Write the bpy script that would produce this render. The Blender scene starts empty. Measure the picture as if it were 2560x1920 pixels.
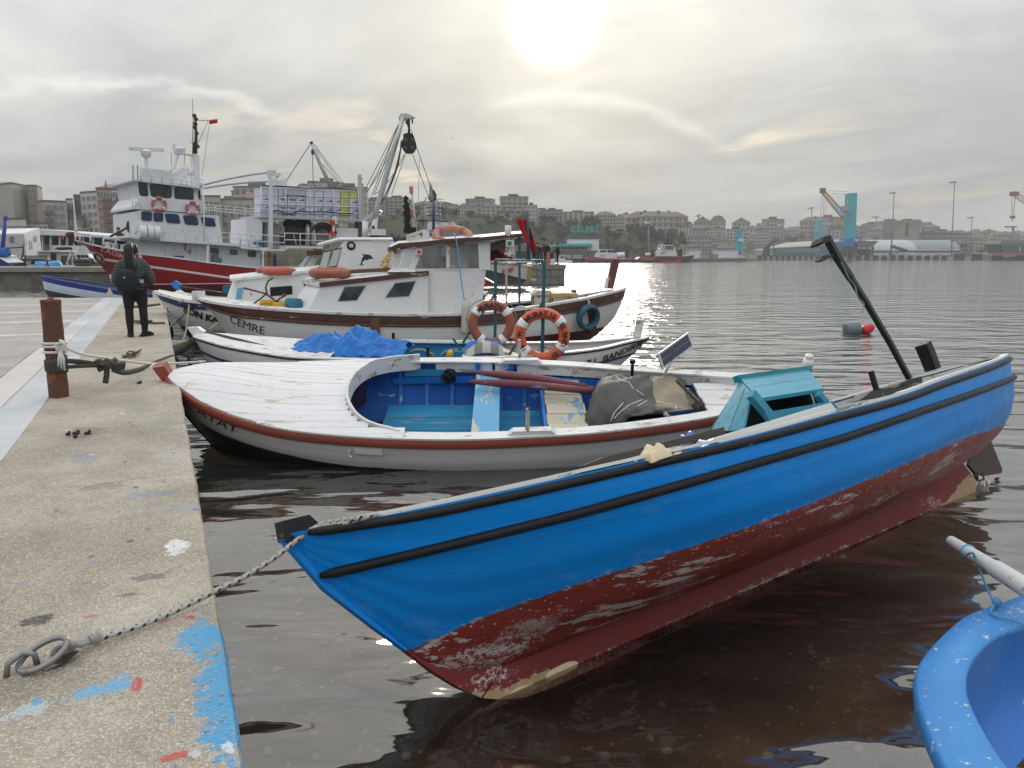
import bpy,bmesh,math,random
from math import sin,cos,pi
from mathutils import Vector as V3,Matrix,Euler
random.seed(7)
R=math.radians
scene=bpy.context.scene
COL=scene.collection
FPX,CAMH,CX,CY=1923.0,2.2,1280.0,960.0
TH=math.atan(320.0/FPX)
YAW=R(24.4656)
cyw,syw=cos(YAW),sin(YAW)
cam_d=bpy.data.cameras.new('camera')
cam=bpy.data.objects.new('camera',cam_d);COL.objects.link(cam)
cam.location=(0,0,CAMH);cam.rotation_euler=(pi/2-TH,0,-YAW)
cam_d.sensor_width=36.0;cam_d.lens=FPX/2560.0*36.0
cam_d.clip_start=.05;cam_d.clip_end=9000
scene.camera=cam
SUN_EL,SUN_RIGHT=16.1,3.0
sun_az=YAW+R(SUN_RIGHT)
SUN_DIR=V3((sin(sun_az)*cos(R(SUN_EL)),cos(sun_az)*cos(R(SUN_EL)),sin(R(SUN_EL))))
def lk(nt,a,b):nt.links.new(a,b)
def nd(nt,t,**kw):
 n=nt.nodes.new(t)
 for k,v in kw.items():setattr(n,k,v)
 return n
def val(sock,v):sock.default_value=v
def mth(nt,op,a,b=None,c=None,clamp=False):
 n=nd(nt,'ShaderNodeMath',operation=op,use_clamp=clamp)
 for i,x in enumerate((a,b,c)):
  if x is None:continue
  if isinstance(x,(int,float)):n.inputs[i].default_value=x
  else:lk(nt,x,n.inputs[i])
 return n.outputs[0]
def mixc(nt,fac,a,b,blend='MIX'):
 n=nd(nt,'ShaderNodeMix',data_type='RGBA',blend_type=blend)
 for s,x in((n.inputs[0],fac),(n.inputs[6],a),(n.inputs[7],b)):
  if isinstance(x,(int,float)):s.default_value=x
  elif isinstance(x,(tuple,list)):s.default_value=tuple(x)+((1,)if len(x)==3 else())
  else:lk(nt,x,s)
 return n.outputs[2]
def ramp(nt,src,stops):
 n=nd(nt,'ShaderNodeValToRGB')
 el=n.color_ramp.elements
 while len(el)>len(stops):el.remove(el[-1])
 while len(el)<len(stops):el.new(.5)
 for e,(p,c)in zip(el,stops):
  e.position=p;e.color=(c,c,c,1)if isinstance(c,(int,float))else tuple(c)+(1,)
 lk(nt,src,n.inputs[0]);return n.outputs[0]
def noise(nt,vec,scale,detail=3,rough=.55,dist=0):
 n=nd(nt,'ShaderNodeTexNoise');n.inputs['Scale'].default_value=scale
 n.inputs['Detail'].default_value=detail;n.inputs['Roughness'].default_value=rough
 n.inputs['Distortion'].default_value=dist
 if vec is not None:lk(nt,vec,n.inputs['Vector'])
 return n.outputs[0]
def mapping(nt,vec,sc=(1,1,1),loc=(0,0,0),rot=(0,0,0)):
 n=nd(nt,'ShaderNodeMapping');n.inputs['Scale'].default_value=sc
 n.inputs['Location'].default_value=loc;n.inputs['Rotation'].default_value=rot
 lk(nt,vec,n.inputs[0]);return n.outputs[0]
def vdot(nt,v,d):
 n=nd(nt,'ShaderNodeVectorMath',operation='DOT_PRODUCT');lk(nt,v,n.inputs[0]);n.inputs[1].default_value=d
 return n.outputs['Value']
world=bpy.data.worlds.new('World');scene.world=world;world.use_nodes=True
wt=world.node_tree;wt.nodes.clear()
geo=nd(wt,'ShaderNodeTexCoord').outputs['Generated']
sky=nd(wt,'ShaderNodeTexSky',sky_type='NISHITA');sky.sun_disc=False
sky.sun_elevation=R(SUN_EL);sky.sun_rotation=sun_az;sky.air_density=1.0;sky.dust_density=2.0
sep=nd(wt,'ShaderNodeSeparateXYZ');lk(wt,geo,sep.inputs[0])
zc=mth(wt,'MAXIMUM',sep.outputs[2],0.0)
den=mth(wt,'ADD',zc,.16)
px_=mth(wt,'DIVIDE',sep.outputs[0],den);py_=mth(wt,'DIVIDE',sep.outputs[1],den)
cmb=nd(wt,'ShaderNodeCombineXYZ');lk(wt,px_,cmb.inputs[0]);lk(wt,py_,cmb.inputs[1])
deck=mapping(wt,cmb.outputs[0],sc=(1,.75,1),rot=(0,0,YAW+R(20)))
n1=noise(wt,deck,.75,8,.52,.5)
n2=noise(wt,mapping(wt,deck,sc=(1,1.7,1),loc=(4,2,0)),1.7,8,.56,.5)
dsun=vdot(wt,geo,SUN_DIR)
ang=mth(wt,'ARCCOSINE',mth(wt,'MINIMUM',mth(wt,'MAXIMUM',dsun,-1.0),1.0))
lum=mth(wt,'MULTIPLY_ADD',zc,2.1,.80)
tex=mth(wt,'ADD',mth(wt,'MULTIPLY',n1,.75),mth(wt,'MULTIPLY',n2,.25))
shade=ramp(wt,tex,[(.36,(.62,.645,.69)),(.47,(.84,.855,.88)),(.56,(1.05,1.05,1.045)),(.68,(1.45,1.44,1.40))])
cl=mixc(wt,1.0,shade,(.64,.66,.67),'MULTIPLY')
cl=nd(wt,'ShaderNodeVectorMath',operation='SCALE');lk(wt,mixc(wt,1.0,shade,(.302,.304,.300),'MULTIPLY'),cl.inputs[0]);lk(wt,lum,cl.inputs['Scale'])
g1=mth(wt,'POWER',2.718,mth(wt,'MULTIPLY',mth(wt,'POWER',mth(wt,'DIVIDE',ang,R(19)),2.0),-1.0))
g2=mth(wt,'POWER',2.718,mth(wt,'MULTIPLY',mth(wt,'POWER',mth(wt,'DIVIDE',ang,R(6.0)),2.0),-1.0))
g3=mth(wt,'POWER',2.718,mth(wt,'MULTIPLY',mth(wt,'POWER',mth(wt,'DIVIDE',ang,R(1.5)),2.0),-1.0))
def sc_col(c,f):
 n=nd(wt,'ShaderNodeVectorMath',operation='SCALE');n.inputs[0].default_value=c;lk(wt,f,n.inputs['Scale']);return n.outputs[0]
def addv(a,b):
 n=nd(wt,'ShaderNodeVectorMath',operation='ADD');lk(wt,a,n.inputs[0]);lk(wt,b,n.inputs[1]);return n.outputs[0]
glow=addv(addv(sc_col((.125,.100,.045),g1),sc_col((.065,.058,.038),g2)),sc_col((9,8.7,8),g3))
fwd_v=(sin(YAW),cos(YAW),0);rgt_v=(cos(YAW),-sin(YAW),0)
az=mth(wt,'ARCTAN2',vdot(wt,geo,rgt_v),vdot(wt,geo,fwd_v));el=mth(wt,'ARCSINE',sep.outputs[2])
wv=nd(wt,'ShaderNodeCombineXYZ');lk(wt,mth(wt,'MULTIPLY',az,1.0),wv.inputs[0]);lk(wt,mth(wt,'MULTIPLY',el,2.2),wv.inputs[1])
nb1=noise(wt,wv.outputs[0],16,7,.62,.3);nb2=noise(wt,mapping(wt,wv.outputs[0],loc=(3,5,0)),5,6,.6)
def bank(a0,e0,curv,left,right,lit,dark,puff,depth):
 da=mth(wt,'SUBTRACT',az,a0)
 edge=mth(wt,'SUBTRACT',e0,mth(wt,'MULTIPLY',mth(wt,'MULTIPLY',da,da),curv))
 edge=mth(wt,'ADD',edge,mth(wt,'MULTIPLY',mth(wt,'SUBTRACT',nb1,.5),puff))
 t=mth(wt,'SUBTRACT',el,edge)
 win=mth(wt,'MULTIPLY',ramp(wt,mth(wt,'MULTIPLY_ADD',da,1.0,.5),[(.5-left,0.0),(.5-left*.6,1.0)]),ramp(wt,mth(wt,'MULTIPLY_ADD',da,1.0,.5),[(.5+right*.6,1.0),(.5+right,0.0)]))
 rim=mth(wt,'POWER',2.718,mth(wt,'MULTIPLY',mth(wt,'POWER',mth(wt,'ABSOLUTE',mth(wt,'DIVIDE',mth(wt,'ADD',t,.004),.0085)),2.0),-1.0))
 body=mth(wt,'MULTIPLY',ramp(wt,mth(wt,'MULTIPLY_ADD',t,10.0,.5),[(.5-depth*10,0.0),(.42,1.0),(.5,0.0)]),win)
 return mth(wt,'MULTIPLY',mth(wt,'MULTIPLY',rim,win),mth(wt,'MULTIPLY',nb2,lit*2)),mth(wt,'MULTIPLY',body,dark)
r1,b1_=bank(R(3.6),R(11.2),1.6,.12,.24,.085,.10,.024,.05)
r2,b2_=bank(R(-24.5),R(11.0),1.2,.16,.17,.12,.06,.05,.045)
cl_d=nd(wt,'ShaderNodeVectorMath',operation='SCALE');lk(wt,cl.outputs[0],cl_d.inputs[0]);lk(wt,mth(wt,'SUBTRACT',1.0,mth(wt,'ADD',b1_,b2_)),cl_d.inputs['Scale'])
glow=addv(glow,sc_col((1,.98,.92),mth(wt,'ADD',r1,r2)))
cloudcol=addv(cl_d.outputs[0],glow)
cover=ramp(wt,mth(wt,'ADD',mth(wt,'MULTIPLY',n1,.6),mth(wt,'MULTIPLY',n2,.4)),[(.33,0.65),(.46,1.0)])
cover=mth(wt,'MAXIMUM',cover,mth(wt,'MULTIPLY',g1,1.6),clamp=True)
bg_sky=nd(wt,'ShaderNodeBackground');lk(wt,sky.outputs[0],bg_sky.inputs[0]);bg_sky.inputs[1].default_value=.05
bg_cl=nd(wt,'ShaderNodeBackground');lk(wt,cloudcol,bg_cl.inputs[0]);bg_cl.inputs[1].default_value=1.0
mxw=nd(wt,'ShaderNodeMixShader');lk(wt,cover,mxw.inputs[0]);lk(wt,bg_sky.outputs[0],mxw.inputs[1]);lk(wt,bg_cl.outputs[0],mxw.inputs[2])
wo=nd(wt,'ShaderNodeOutputWorld');lk(wt,mxw.outputs[0],wo.inputs[0])
sun_d=bpy.data.lights.new('sun','SUN');sun_d.energy=.75;sun_d.angle=R(14);sun_d.color=(1,.93,.82)
sun=bpy.data.objects.new('sun',sun_d);COL.objects.link(sun)
sun.rotation_euler=(-SUN_DIR).to_track_quat('-Z','Y').to_euler();sun.location=(0,0,60)
vs=scene.view_settings
vs.view_transform='Standard';vs.look='None';vs.gamma=1;vs.use_curve_mapping=False;vs.exposure=0.95
scene.display_settings.display_device='sRGB'
scene.cycles.max_bounces=8;scene.cycles.transparent_max_bounces=16;scene.cycles.volume_bounces=0
scene.cycles.use_denoising=True
scene.cycles.caustics_reflective=False;scene.cycles.caustics_refractive=False
def ray(p):
 u,v=(p[0]-CX)/FPX,(p[1]-CY)/FPX
 fw=cos(TH)-v*sin(TH);dn=sin(TH)+v*cos(TH)
 return V3((u*cyw+fw*syw,-u*syw+fw*cyw,-dn))
CAM=V3((0,0,CAMH))
def at_z(p,z):
 r=ray(p);return CAM+r*((z-CAMH)/r.z)
def aD(p,d):
 r=ray(p);return CAM+r*(d/(r.x*syw+r.y*cyw))
def cw(x,d,z=0.0):
 return V3((x*cyw+d*syw,-x*syw+d*cyw,z))
def z_at(py,d):
 return aD((CX,py),d).z
def x_at(px,d,py=640):
 w=aD((px,py),d);return w.x*cyw-w.y*syw
def crop(x0,y0,s):return lambda u,v:(x0+s*u,y0+s*v)
A2=crop(600,240,.28933);A1=crop(0,240,.28933);A3=crop(1200,420,.31646);A4=crop(1860,420,.31646)
A5=crop(300,560,.31646);A6=crop(950,560,.31646);A7=crop(350,860,.36166);A8=crop(1100,820,.36166)
B1=crop(1800,560,.34358);B2=crop(1700,860,.38879);B3=crop(0,720,.36157);B4=crop(0,1280,.38567)
B5=crop(650,1220,.42194);B6=crop(1500,1200,.4792);C1=crop(1950,860,.27727);C4=crop(0,520,.20498)
C5=crop(0,420,.16882);C6=crop(640,440,.16275);C7=crop(900,440,.14465);C8=crop(260,560,.18077)
class Frame:
 def __init__(s,o,yaw=0.0,heel=0.0,trim=0.0):
  s.o=V3(o);s.e=Euler((heel,trim,yaw),'XYZ');s.m=s.e.to_matrix();s.mi=s.m.transposed()
 def w(s,p):return s.o+s.m@V3(p)
 def l(s,p):return s.mi@(V3(p)-s.o)
 def sub(s,p,yaw=0.0,heel=0.0,trim=0.0):
  f=Frame(s.w(p));f.m=s.m@Euler((heel,trim,yaw),'XYZ').to_matrix();f.e=f.m.to_euler();f.mi=f.m.transposed();return f
 def _p(s,p,ax,v):
  r=s.mi@ray(p);o=s.l(CAM);return o+r*((v-o[ax])/r[ax])
 def on_y(s,p,y):return s._p(p,1,y)
 def on_z(s,p,z):return s._p(p,2,z)
 def on_x(s,p,x):return s._p(p,0,x)
WF=Frame((0,0,0))
def setmat(o,m):
 for x in(m if isinstance(m,(list,tuple))else[m]):o.data.materials.append(x)
class MB:
 def __init__(s):s.v=[];s.f=[];s.mi=[];s.uv=None;s.cur=0
 def add(s,vs,fs):
  b=len(s.v);s.v+=[tuple(x)for x in vs];s.f+=[tuple(b+i for i in f)for f in fs];s.mi+=[s.cur]*len(fs);return s
 def box(s,x0,x1,y0,y1,z0,z1):
  return s.add([(x0,y0,z0),(x1,y0,z0),(x1,y1,z0),(x0,y1,z0),(x0,y0,z1),(x1,y0,z1),(x1,y1,z1),(x0,y1,z1)],[(0,3,2,1),(4,5,6,7),(0,1,5,4),(1,2,6,5),(2,3,7,6),(3,0,4,7)])
 def obox(s,c,ax,ay,az):
  c,ax,ay,az=map(V3,(c,ax,ay,az))
  P=[c+i*ax+j*ay+k*az for k in(-1,1)for j in(-1,1)for i in(-1,1)]
  return s.add(P,[(0,2,3,1),(4,5,7,6),(0,1,5,4),(1,3,7,5),(3,2,6,7),(2,0,4,6)])
 def bar(s,a,b,w,h,up=(0,0,1)):
  a,b=V3(a),V3(b);d=(b-a);n=d.normalized()
  u=V3(up);u=(u-n*u.dot(n))
  if u.length<1e-4:u=V3((1,0,0))-n*n.x
  u.normalize();t=n.cross(u)
  return s.obox((a+b)/2,d/2,t*w/2,u*h/2)
 def prism(s,poly,vec):
  P=[V3(p)for p in poly];vec=V3(vec);n=len(P)
  return s.add(P+[p+vec for p in P],[tuple(range(n-1,-1,-1)),tuple(range(n,2*n))]+[(i,(i+1)%n,n+(i+1)%n,n+i)for i in range(n)])
 def tube(s,pts,r,n=8,cap=True):
  P=[V3(p)for p in pts];m=len(P)
  rr=r if isinstance(r,(list,tuple))else[r]*m
  rows=[];pu=None
  for i in range(m):
   t=(P[min(i+1,m-1)]-P[max(i-1,0)])
   if t.length<1e-9:t=V3((0,0,1))
   t.normalize()
   u=(pu-t*pu.dot(t))if pu is not None else(V3((0,0,1))-t*t.z)
   if u.length<1e-3:u=V3((1,0,0))-t*t.x
   u.normalize();pu=u;w=t.cross(u)
   rows.append([P[i]+(u*cos(2*pi*k/n)+w*sin(2*pi*k/n))*rr[i]for k in range(n)])
  vs=[p for row in rows for p in row]
  fs=[(i*n+k,i*n+(k+1)%n,(i+1)*n+(k+1)%n,(i+1)*n+k)for i in range(m-1)for k in range(n)]
  if cap:fs+=[tuple(range(n-1,-1,-1)),tuple((m-1)*n+k for k in range(n))]
  return s.add(vs,fs)
 def lathe(s,prof,c=(0,0,0),ax=(0,0,1),n=12,cap=True):
  a=V3(ax).normalized();c=V3(c)
  return s.tube2([c+a*h for _,h in prof],[r for r,_ in prof],a,n,cap)
 def tube2(s,P,rr,a,n,cap=True):
  u=V3((1,0,0))-a*a.x
  if u.length<.1:u=V3((0,1,0))-a*a.y
  u.normalize();w=a.cross(u);m=len(P)
  vs=[P[i]+(u*cos(2*pi*k/n)+w*sin(2*pi*k/n))*rr[i]for i in range(m)for k in range(n)]
  fs=[(i*n+k,i*n+(k+1)%n,(i+1)*n+(k+1)%n,(i+1)*n+k)for i in range(m-1)for k in range(n)]
  if cap:fs+=[tuple(range(n-1,-1,-1)),tuple((m-1)*n+k for k in range(n))]
  return s.add(vs,fs)
 def torus(s,c,ax,R0,r,n=24,m=10,a0=0,a1=2*pi,sy=1.0,xax=None):
  a=V3(ax).normalized();u=(V3(xax)if xax else V3((1,0,0)))
  u=u-a*a.dot(u)
  if u.length<.1:u=V3((0,1,0))-a*a.y
  u.normalize();w=a.cross(u);c=V3(c);closed=abs(a1-a0-2*pi)<1e-6
  N=n if closed else n+1
  vs=[]
  for i in range(N):
   t=a0+(a1-a0)*i/n;d=u*cos(t)+w*sin(t)
   for k in range(m):
    p=2*pi*k/m;vs.append(c+d*(R0+r*cos(p))+a*(r*sy*sin(p)))
  fs=[(i*m+k,((i+1)%N)*m+k,((i+1)%N)*m+(k+1)%m,i*m+(k+1)%m)for i in range(n)for k in range(m)]
  if not closed:fs+=[tuple(range(m)),tuple((N-1)*m+k for k in range(m-1,-1,-1))]
  return s.add(vs,fs)
 def ball(s,c,rx,ry=None,rz=None,n=10,m=7):
  ry=rx if ry is None else ry;rz=rx if rz is None else rz;c=V3(c);vs=[c+V3((0,0,-rz))]
  for i in range(1,m):
   t=pi*i/m
   for k in range(n):vs.append(c+V3((rx*sin(t)*cos(2*pi*k/n),ry*sin(t)*sin(2*pi*k/n),-rz*cos(t))))
  vs.append(c+V3((0,0,rz)));L=len(vs)-1
  fs=[(0,1+(k+1)%n,1+k)for k in range(n)]
  fs+=[(1+i*n+k,1+i*n+(k+1)%n,1+(i+1)*n+(k+1)%n,1+(i+1)*n+k)for i in range(m-2)for k in range(n)]
  fs+=[(1+(m-2)*n+k,1+(m-2)*n+(k+1)%n,L)for k in range(n)]
  return s.add(vs,fs)
 def grid(s,rows,closed=False,flip=False):
  n=len(rows[0]);m=len(rows);vs=[p for r in rows for p in r]
  nn=n if closed else n-1
  fs=[(i*n+k,i*n+(k+1)%n,(i+1)*n+(k+1)%n,(i+1)*n+k)for i in range(m-1)for k in range(nn)]
  if flip:fs=[f[::-1]for f in fs]
  return s.add(vs,fs)
 def slab(s,rows,off):
  n=len(rows[0]);m=len(rows)
  o=(lambda p:V3(off))if not callable(off)else off
  b=len(s.v)
  s.grid(rows);s.grid([[V3(p)+o(p)for p in r]for r in rows],flip=True)
  N=n*m;e=[]
  e+=[(k,N+k,N+k+1,k+1)for k in range(n-1)]+[((m-1)*n+k+1,N+(m-1)*n+k+1,N+(m-1)*n+k,(m-1)*n+k)for k in range(n-1)]
  e+=[((i+1)*n,N+(i+1)*n,N+i*n,i*n)for i in range(m-1)]+[(i*n+n-1,N+i*n+n-1,N+(i+1)*n+n-1,(i+1)*n+n-1)for i in range(m-1)]
  s.f+=[tuple(b+i for i in f)for f in e];s.mi+=[s.cur]*len(e);return s
 def mesh(s,name,smooth=False):
  me=bpy.data.meshes.new(name);me.from_pydata(s.v,[],s.f);me.update()
  if any(s.mi):me.polygons.foreach_set('material_index',s.mi)
  if smooth:
   me.polygons.foreach_set('use_smooth',[True]*len(me.polygons))
   if smooth is not True:me.set_sharp_from_angle(angle=R(smooth))
  if s.uv:
   uvl=me.uv_layers.new(name='uv')
   for lp in me.loops:
    if lp.vertex_index<len(s.uv)and s.uv[lp.vertex_index]is not None:uvl.data[lp.index].uv=s.uv[lp.vertex_index]
  return me
 def build(s,name,mat,parent=None,smooth=False,frame=None,fix=True):
  me=s.mesh(name,smooth)
  if fix:
   bm=bmesh.new();bm.from_mesh(me);bmesh.ops.recalc_face_normals(bm,faces=bm.faces);bm.to_mesh(me);bm.free()
  o=bpy.data.objects.new(name,me);COL.objects.link(o);setmat(o,mat)
  if parent is not None:o.parent=parent
  if frame is not None:o.location=frame.o;o.rotation_euler=frame.e
  return o
def tag(o,label=None,cat=None,group=None,kind=None):
 if label:o['label']=label
 if cat:o['category']=cat
 if group:o['group']=group
 if kind:o['kind']=kind
 return o
def TG(name,label,cat,frame=WF,group=None):
 o=bpy.data.objects.new(name,None);COL.objects.link(o);o.empty_display_size=.2
 o.location=frame.o;o.rotation_euler=frame.e
 return tag(o,label,cat,group)
def kids(o):return[c for c in bpy.data.objects if c.parent is o]
def copy_tree(o,parent=None,src=None):
 c=o.copy();COL.objects.link(c);c.parent=parent
 for ch in(src or{}).get(o.name,kids(o)):copy_tree(ch,c,src)
 return c
def evaluated(o,keep=False):
 dg=bpy.context.evaluated_depsgraph_get();dg.update()
 return bpy.data.meshes.new_from_object(o.evaluated_get(dg))
def fuse(mb,name,mat,parent,voxel=.02,frame=None,smooth_it=3):
 o=mb.build(name,mat,parent,True,frame)
 r=o.modifiers.new('r','REMESH');r.mode='VOXEL';r.voxel_size=voxel;r.use_smooth_shade=True
 s=o.modifiers.new('s','SMOOTH');s.iterations=smooth_it;s.factor=.5
 me=evaluated(o);o.modifiers.clear();o.data=me
 if not me.materials:me.materials.append(mat)
 return o
def text_mesh(txt,size=1.0,extrude=0.0,align='CENTER',bold=0.0,shear=0.0):
 c=bpy.data.curves.new('lettering','FONT');c.body=txt;c.size=size;c.align_x=align;c.align_y='CENTER'
 c.extrude=extrude;c.offset=bold;c.shear=shear;c.resolution_u=4
 o=bpy.data.objects.new('lettering',c);COL.objects.link(o);me=evaluated(o)
 bpy.data.objects.remove(o);return me
def letters(name,txt,size,mat,parent,fn,extrude=0.0,bold=0.0,cut=0,label=None,shear=0.0):
 me=text_mesh(txt,size,extrude,'CENTER',bold,shear)
 if cut:
  bm=bmesh.new();bm.from_mesh(me);bmesh.ops.triangulate(bm,faces=bm.faces);bmesh.ops.subdivide_edges(bm,edges=bm.edges,cuts=cut);bm.to_mesh(me);bm.free()
 for v in me.vertices:v.co=fn(v.co.x,v.co.y,v.co.z)
 me.materials.clear();me.materials.append(mat)
 o=bpy.data.objects.new(name,me);COL.objects.link(o);o.parent=parent
 if label:o['label']=label
 return o
def lerp(a,b,t):return a+(b-a)*t
def curve(tab,x):
 if x<=tab[0][0]:return tab[0][1]
 if x>=tab[-1][0]:return tab[-1][1]
 for i in range(len(tab)-1):
  x0,y0=tab[i];x1,y1=tab[i+1]
  if x<=x1:
   def sl(k):
    if k<=0:return(tab[1][1]-tab[0][1])/(tab[1][0]-tab[0][0])
    if k>=len(tab)-1:return(tab[-1][1]-tab[-2][1])/(tab[-1][0]-tab[-2][0])
    return(tab[k+1][1]-tab[k-1][1])/(tab[k+1][0]-tab[k-1][0])
   h=x1-x0;t=(x-x0)/h;m0,m1=sl(i)*h,sl(i+1)*h
   return(2*t**3-3*t*t+1)*y0+(t**3-2*t*t+t)*m0+(3*t*t-2*t**3)*y1+(t**3-t*t)*m1
def arc(a,b,sag,n=14):
 a,b=V3(a),V3(b)
 return[a.lerp(b,i/n)-V3((0,0,sag*4*(i/n)*(1-i/n)))for i in range(n+1)]
MATS={}
def newmat(name):
 m=bpy.data.materials.new(name);m.use_nodes=True;nt=m.node_tree;nt.nodes.clear()
 out=nd(nt,'ShaderNodeOutputMaterial');b=nd(nt,'ShaderNodeBsdfPrincipled');lk(nt,b.outputs[0],out.inputs[0])
 return m,nt,b
def bump(nt,b,h,strength=.3,dist=.02):
 n=nd(nt,'ShaderNodeBump');n.inputs['Strength'].default_value=strength;n.inputs['Distance'].default_value=dist
 lk(nt,h,n.inputs['Height']);lk(nt,n.outputs[0],b.inputs['Normal']);return n
def PT(name,col,rough=.5,var=.14,wear=None,amt=0.0,wsc=7.0,stretch=(1,1,1),metal=0.0,rnd=0.0,bmp=.12,bsc=25.0,dirt=None,damt=.35,dsc=1.3,grain=None,spec=.4):
 if name in MATS:return MATS[name]
 m,nt,b=newmat(name);tc=nd(nt,'ShaderNodeTexCoord').outputs['Object']
 oi=nd(nt,'ShaderNodeObjectInfo')
 vec=nd(nt,'ShaderNodeVectorMath',operation='ADD');lk(nt,tc,vec.inputs[0]);lk(nt,mth(nt,'MULTIPLY',oi.outputs['Random'],13.0),vec.inputs[1]);tc=vec.outputs[0]
 big=noise(nt,tc,1.7,4)
 k=mth(nt,'MULTIPLY_ADD',big,2*var,1-var)
 if rnd:k=mth(nt,'MULTIPLY',k,mth(nt,'MULTIPLY_ADD',oi.outputs['Random'],2*rnd,1-rnd))
 c=mixc(nt,1.0,col,k,'MULTIPLY')
 if grain:
  g=noise(nt,mapping(nt,tc,sc=grain),6.0,6,.65)
  c=mixc(nt,mth(nt,'MULTIPLY',ramp(nt,g,[(.35,0.0),(.65,1.0)]),.45),c,tuple(x*.55 for x in col))
 if dirt:
  dn=noise(nt,mapping(nt,tc,loc=(3,1,5)),dsc,6,.65)
  c=mixc(nt,mth(nt,'MULTIPLY',ramp(nt,dn,[(.42,0.0),(.72,1.0)]),damt),c,dirt)
 h=noise(nt,mapping(nt,tc,sc=stretch),bsc,4,.6)
 if wear:
  wn=noise(nt,mapping(nt,tc,sc=stretch,loc=(7,3,2)),wsc,8,.68)
  wbig=noise(nt,mapping(nt,tc,loc=(1,9,4)),.9,2)
  e=.665-.29*amt
  msk=ramp(nt,mth(nt,'ADD',wn,mth(nt,'MULTIPLY_ADD',wbig,.24,-.12)),[(e,0.0),(e+.025,1.0)])
  c=mixc(nt,msk,c,wear);h=mth(nt,'SUBTRACT',h,mth(nt,'MULTIPLY',msk,.8))
 lk(nt,c,b.inputs['Base Color']);b.inputs['Metallic'].default_value=metal
 b.inputs['Specular IOR Level'].default_value=spec
 lk(nt,mth(nt,'MULTIPLY_ADD',noise(nt,tc,3.0,3),.3,rough-.15),b.inputs['Roughness'])
 if bmp:bump(nt,b,h,bmp,.01)
 MATS[name]=m;return m
def glass(name,col=(.02,.025,.03),rough=.06,dirt=0.0,spec=.35):
 if name in MATS:return MATS[name]
 m,nt,b=newmat(name);tc=nd(nt,'ShaderNodeTexCoord').outputs['Object']
 n=noise(nt,tc,3.0,5)
 c=mixc(nt,mth(nt,'MULTIPLY',ramp(nt,n,[(.4,0.0),(.7,1.0)]),dirt),col,(.45,.46,.44))
 lk(nt,c,b.inputs['Base Color']);lk(nt,mth(nt,'MULTIPLY_ADD',n,.15*dirt,rough),b.inputs['Roughness'])
 b.inputs['Specular IOR Level'].default_value=spec
 MATS[name]=m;return m
def clear_glass(name,tint=(.75,.78,.78),milk=.25):
 if name in MATS:return MATS[name]
 m=bpy.data.materials.new(name);m.use_nodes=True;nt=m.node_tree;nt.nodes.clear()
 out=nd(nt,'ShaderNodeOutputMaterial');tr=nd(nt,'ShaderNodeBsdfTransparent');tr.inputs[0].default_value=tint+(1,)
 df=nd(nt,'ShaderNodeBsdfDiffuse');df.inputs[0].default_value=(.5,.5,.47,1)
 gl=nd(nt,'ShaderNodeBsdfGlossy');gl.inputs['Roughness'].default_value=.05
 n=noise(nt,nd(nt,'ShaderNodeTexCoord').outputs['Object'],4.0,5)
 m1=nd(nt,'ShaderNodeMixShader');lk(nt,mth(nt,'MULTIPLY',n,2*milk,clamp=True),m1.inputs[0]);lk(nt,tr.outputs[0],m1.inputs[1]);lk(nt,df.outputs[0],m1.inputs[2])
 fr=nd(nt,'ShaderNodeFresnel');fr.inputs[0].default_value=1.5
 m2=nd(nt,'ShaderNodeMixShader');lk(nt,fr.outputs[0],m2.inputs[0]);lk(nt,m1.outputs[0],m2.inputs[1]);lk(nt,gl.outputs[0],m2.inputs[2])
 lk(nt,m2.outputs[0],out.inputs[0]);MATS[name]=m;return m
WHITE=PT('white_boat_paint',(.68,.69,.705),.45,.08,(.30,.27,.23),.10,9,dirt=(.45,.42,.36),damt=.22)
WOL=PT('weathered_white_paint',(.66,.66,.67),.55,.09,(.33,.28,.23),.32,10,stretch=(.35,1,1),dirt=(.48,.45,.40),damt=.3)
WHITE_DECK=PT('white_deck_paint',(.70,.70,.72),.5,.08,(.52,.46,.38),.2,9,stretch=(.3,1,1),rnd=.03,dirt=(.55,.53,.5),damt=.22,bmp=.2)
WFR=PT('white_ship_paint',(.66,.68,.72),.5,.08,(.34,.20,.12),.06,1.8,stretch=(1.5,1.5,.35),dirt=(.5,.47,.42),damt=.22,dsc=.6,bmp=0)
GREY_FAR=PT('grey_ship_paint',(.42,.44,.45),.5,.08,bmp=0)
BLACK=PT('black_paint',(.010,.0105,.012),.45,.2,(.16,.16,.16),.04,12,spec=.25)
BLACK_RUB=PT('black_rubber',(.011,.012,.015),.5,.3,(.16,.16,.165),.06,7,stretch=(.4,1,1),bmp=.3,spec=.25)
BLACK_FOUL=PT('black_antifouling',(.012,.012,.013),.6,.2)
NAVY=PT('navy_paint',(.018,.03,.12),.45,.15,(.55,.55,.55),.1,10)
BROWN=PT('brown_varnished_wood',(.085,.035,.026),.45,.25,(.36,.33,.29),.12,10,stretch=(.2,1,1),grain=(.5,6,6))
BRB=PT('bare_brown_wood',(.14,.075,.045),.7,.25,grain=(1,6,6),bmp=.3)
RED_RAIL=PT('red_brown_rail_paint',(.30,.075,.052),.5,.2,(.13,.05,.04),.18,9,stretch=(.25,1,1),bmp=.35)
TEAL_BOX=PT('teal_painted_planks',(.035,.27,.40),.6,.15,(.10,.09,.08),.08,11,stretch=(.3,1,1),rnd=.1,grain=(.6,5,5),bmp=.3)
BLUE_IN=PT('blue_inner_paint',(.008,.095,.40),.55,.3,(.16,.42,.58),.16,7,stretch=(.35,1,1),bmp=.25,dirt=(.01,.05,.22),damt=.6,dsc=2.5,spec=.2)
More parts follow.
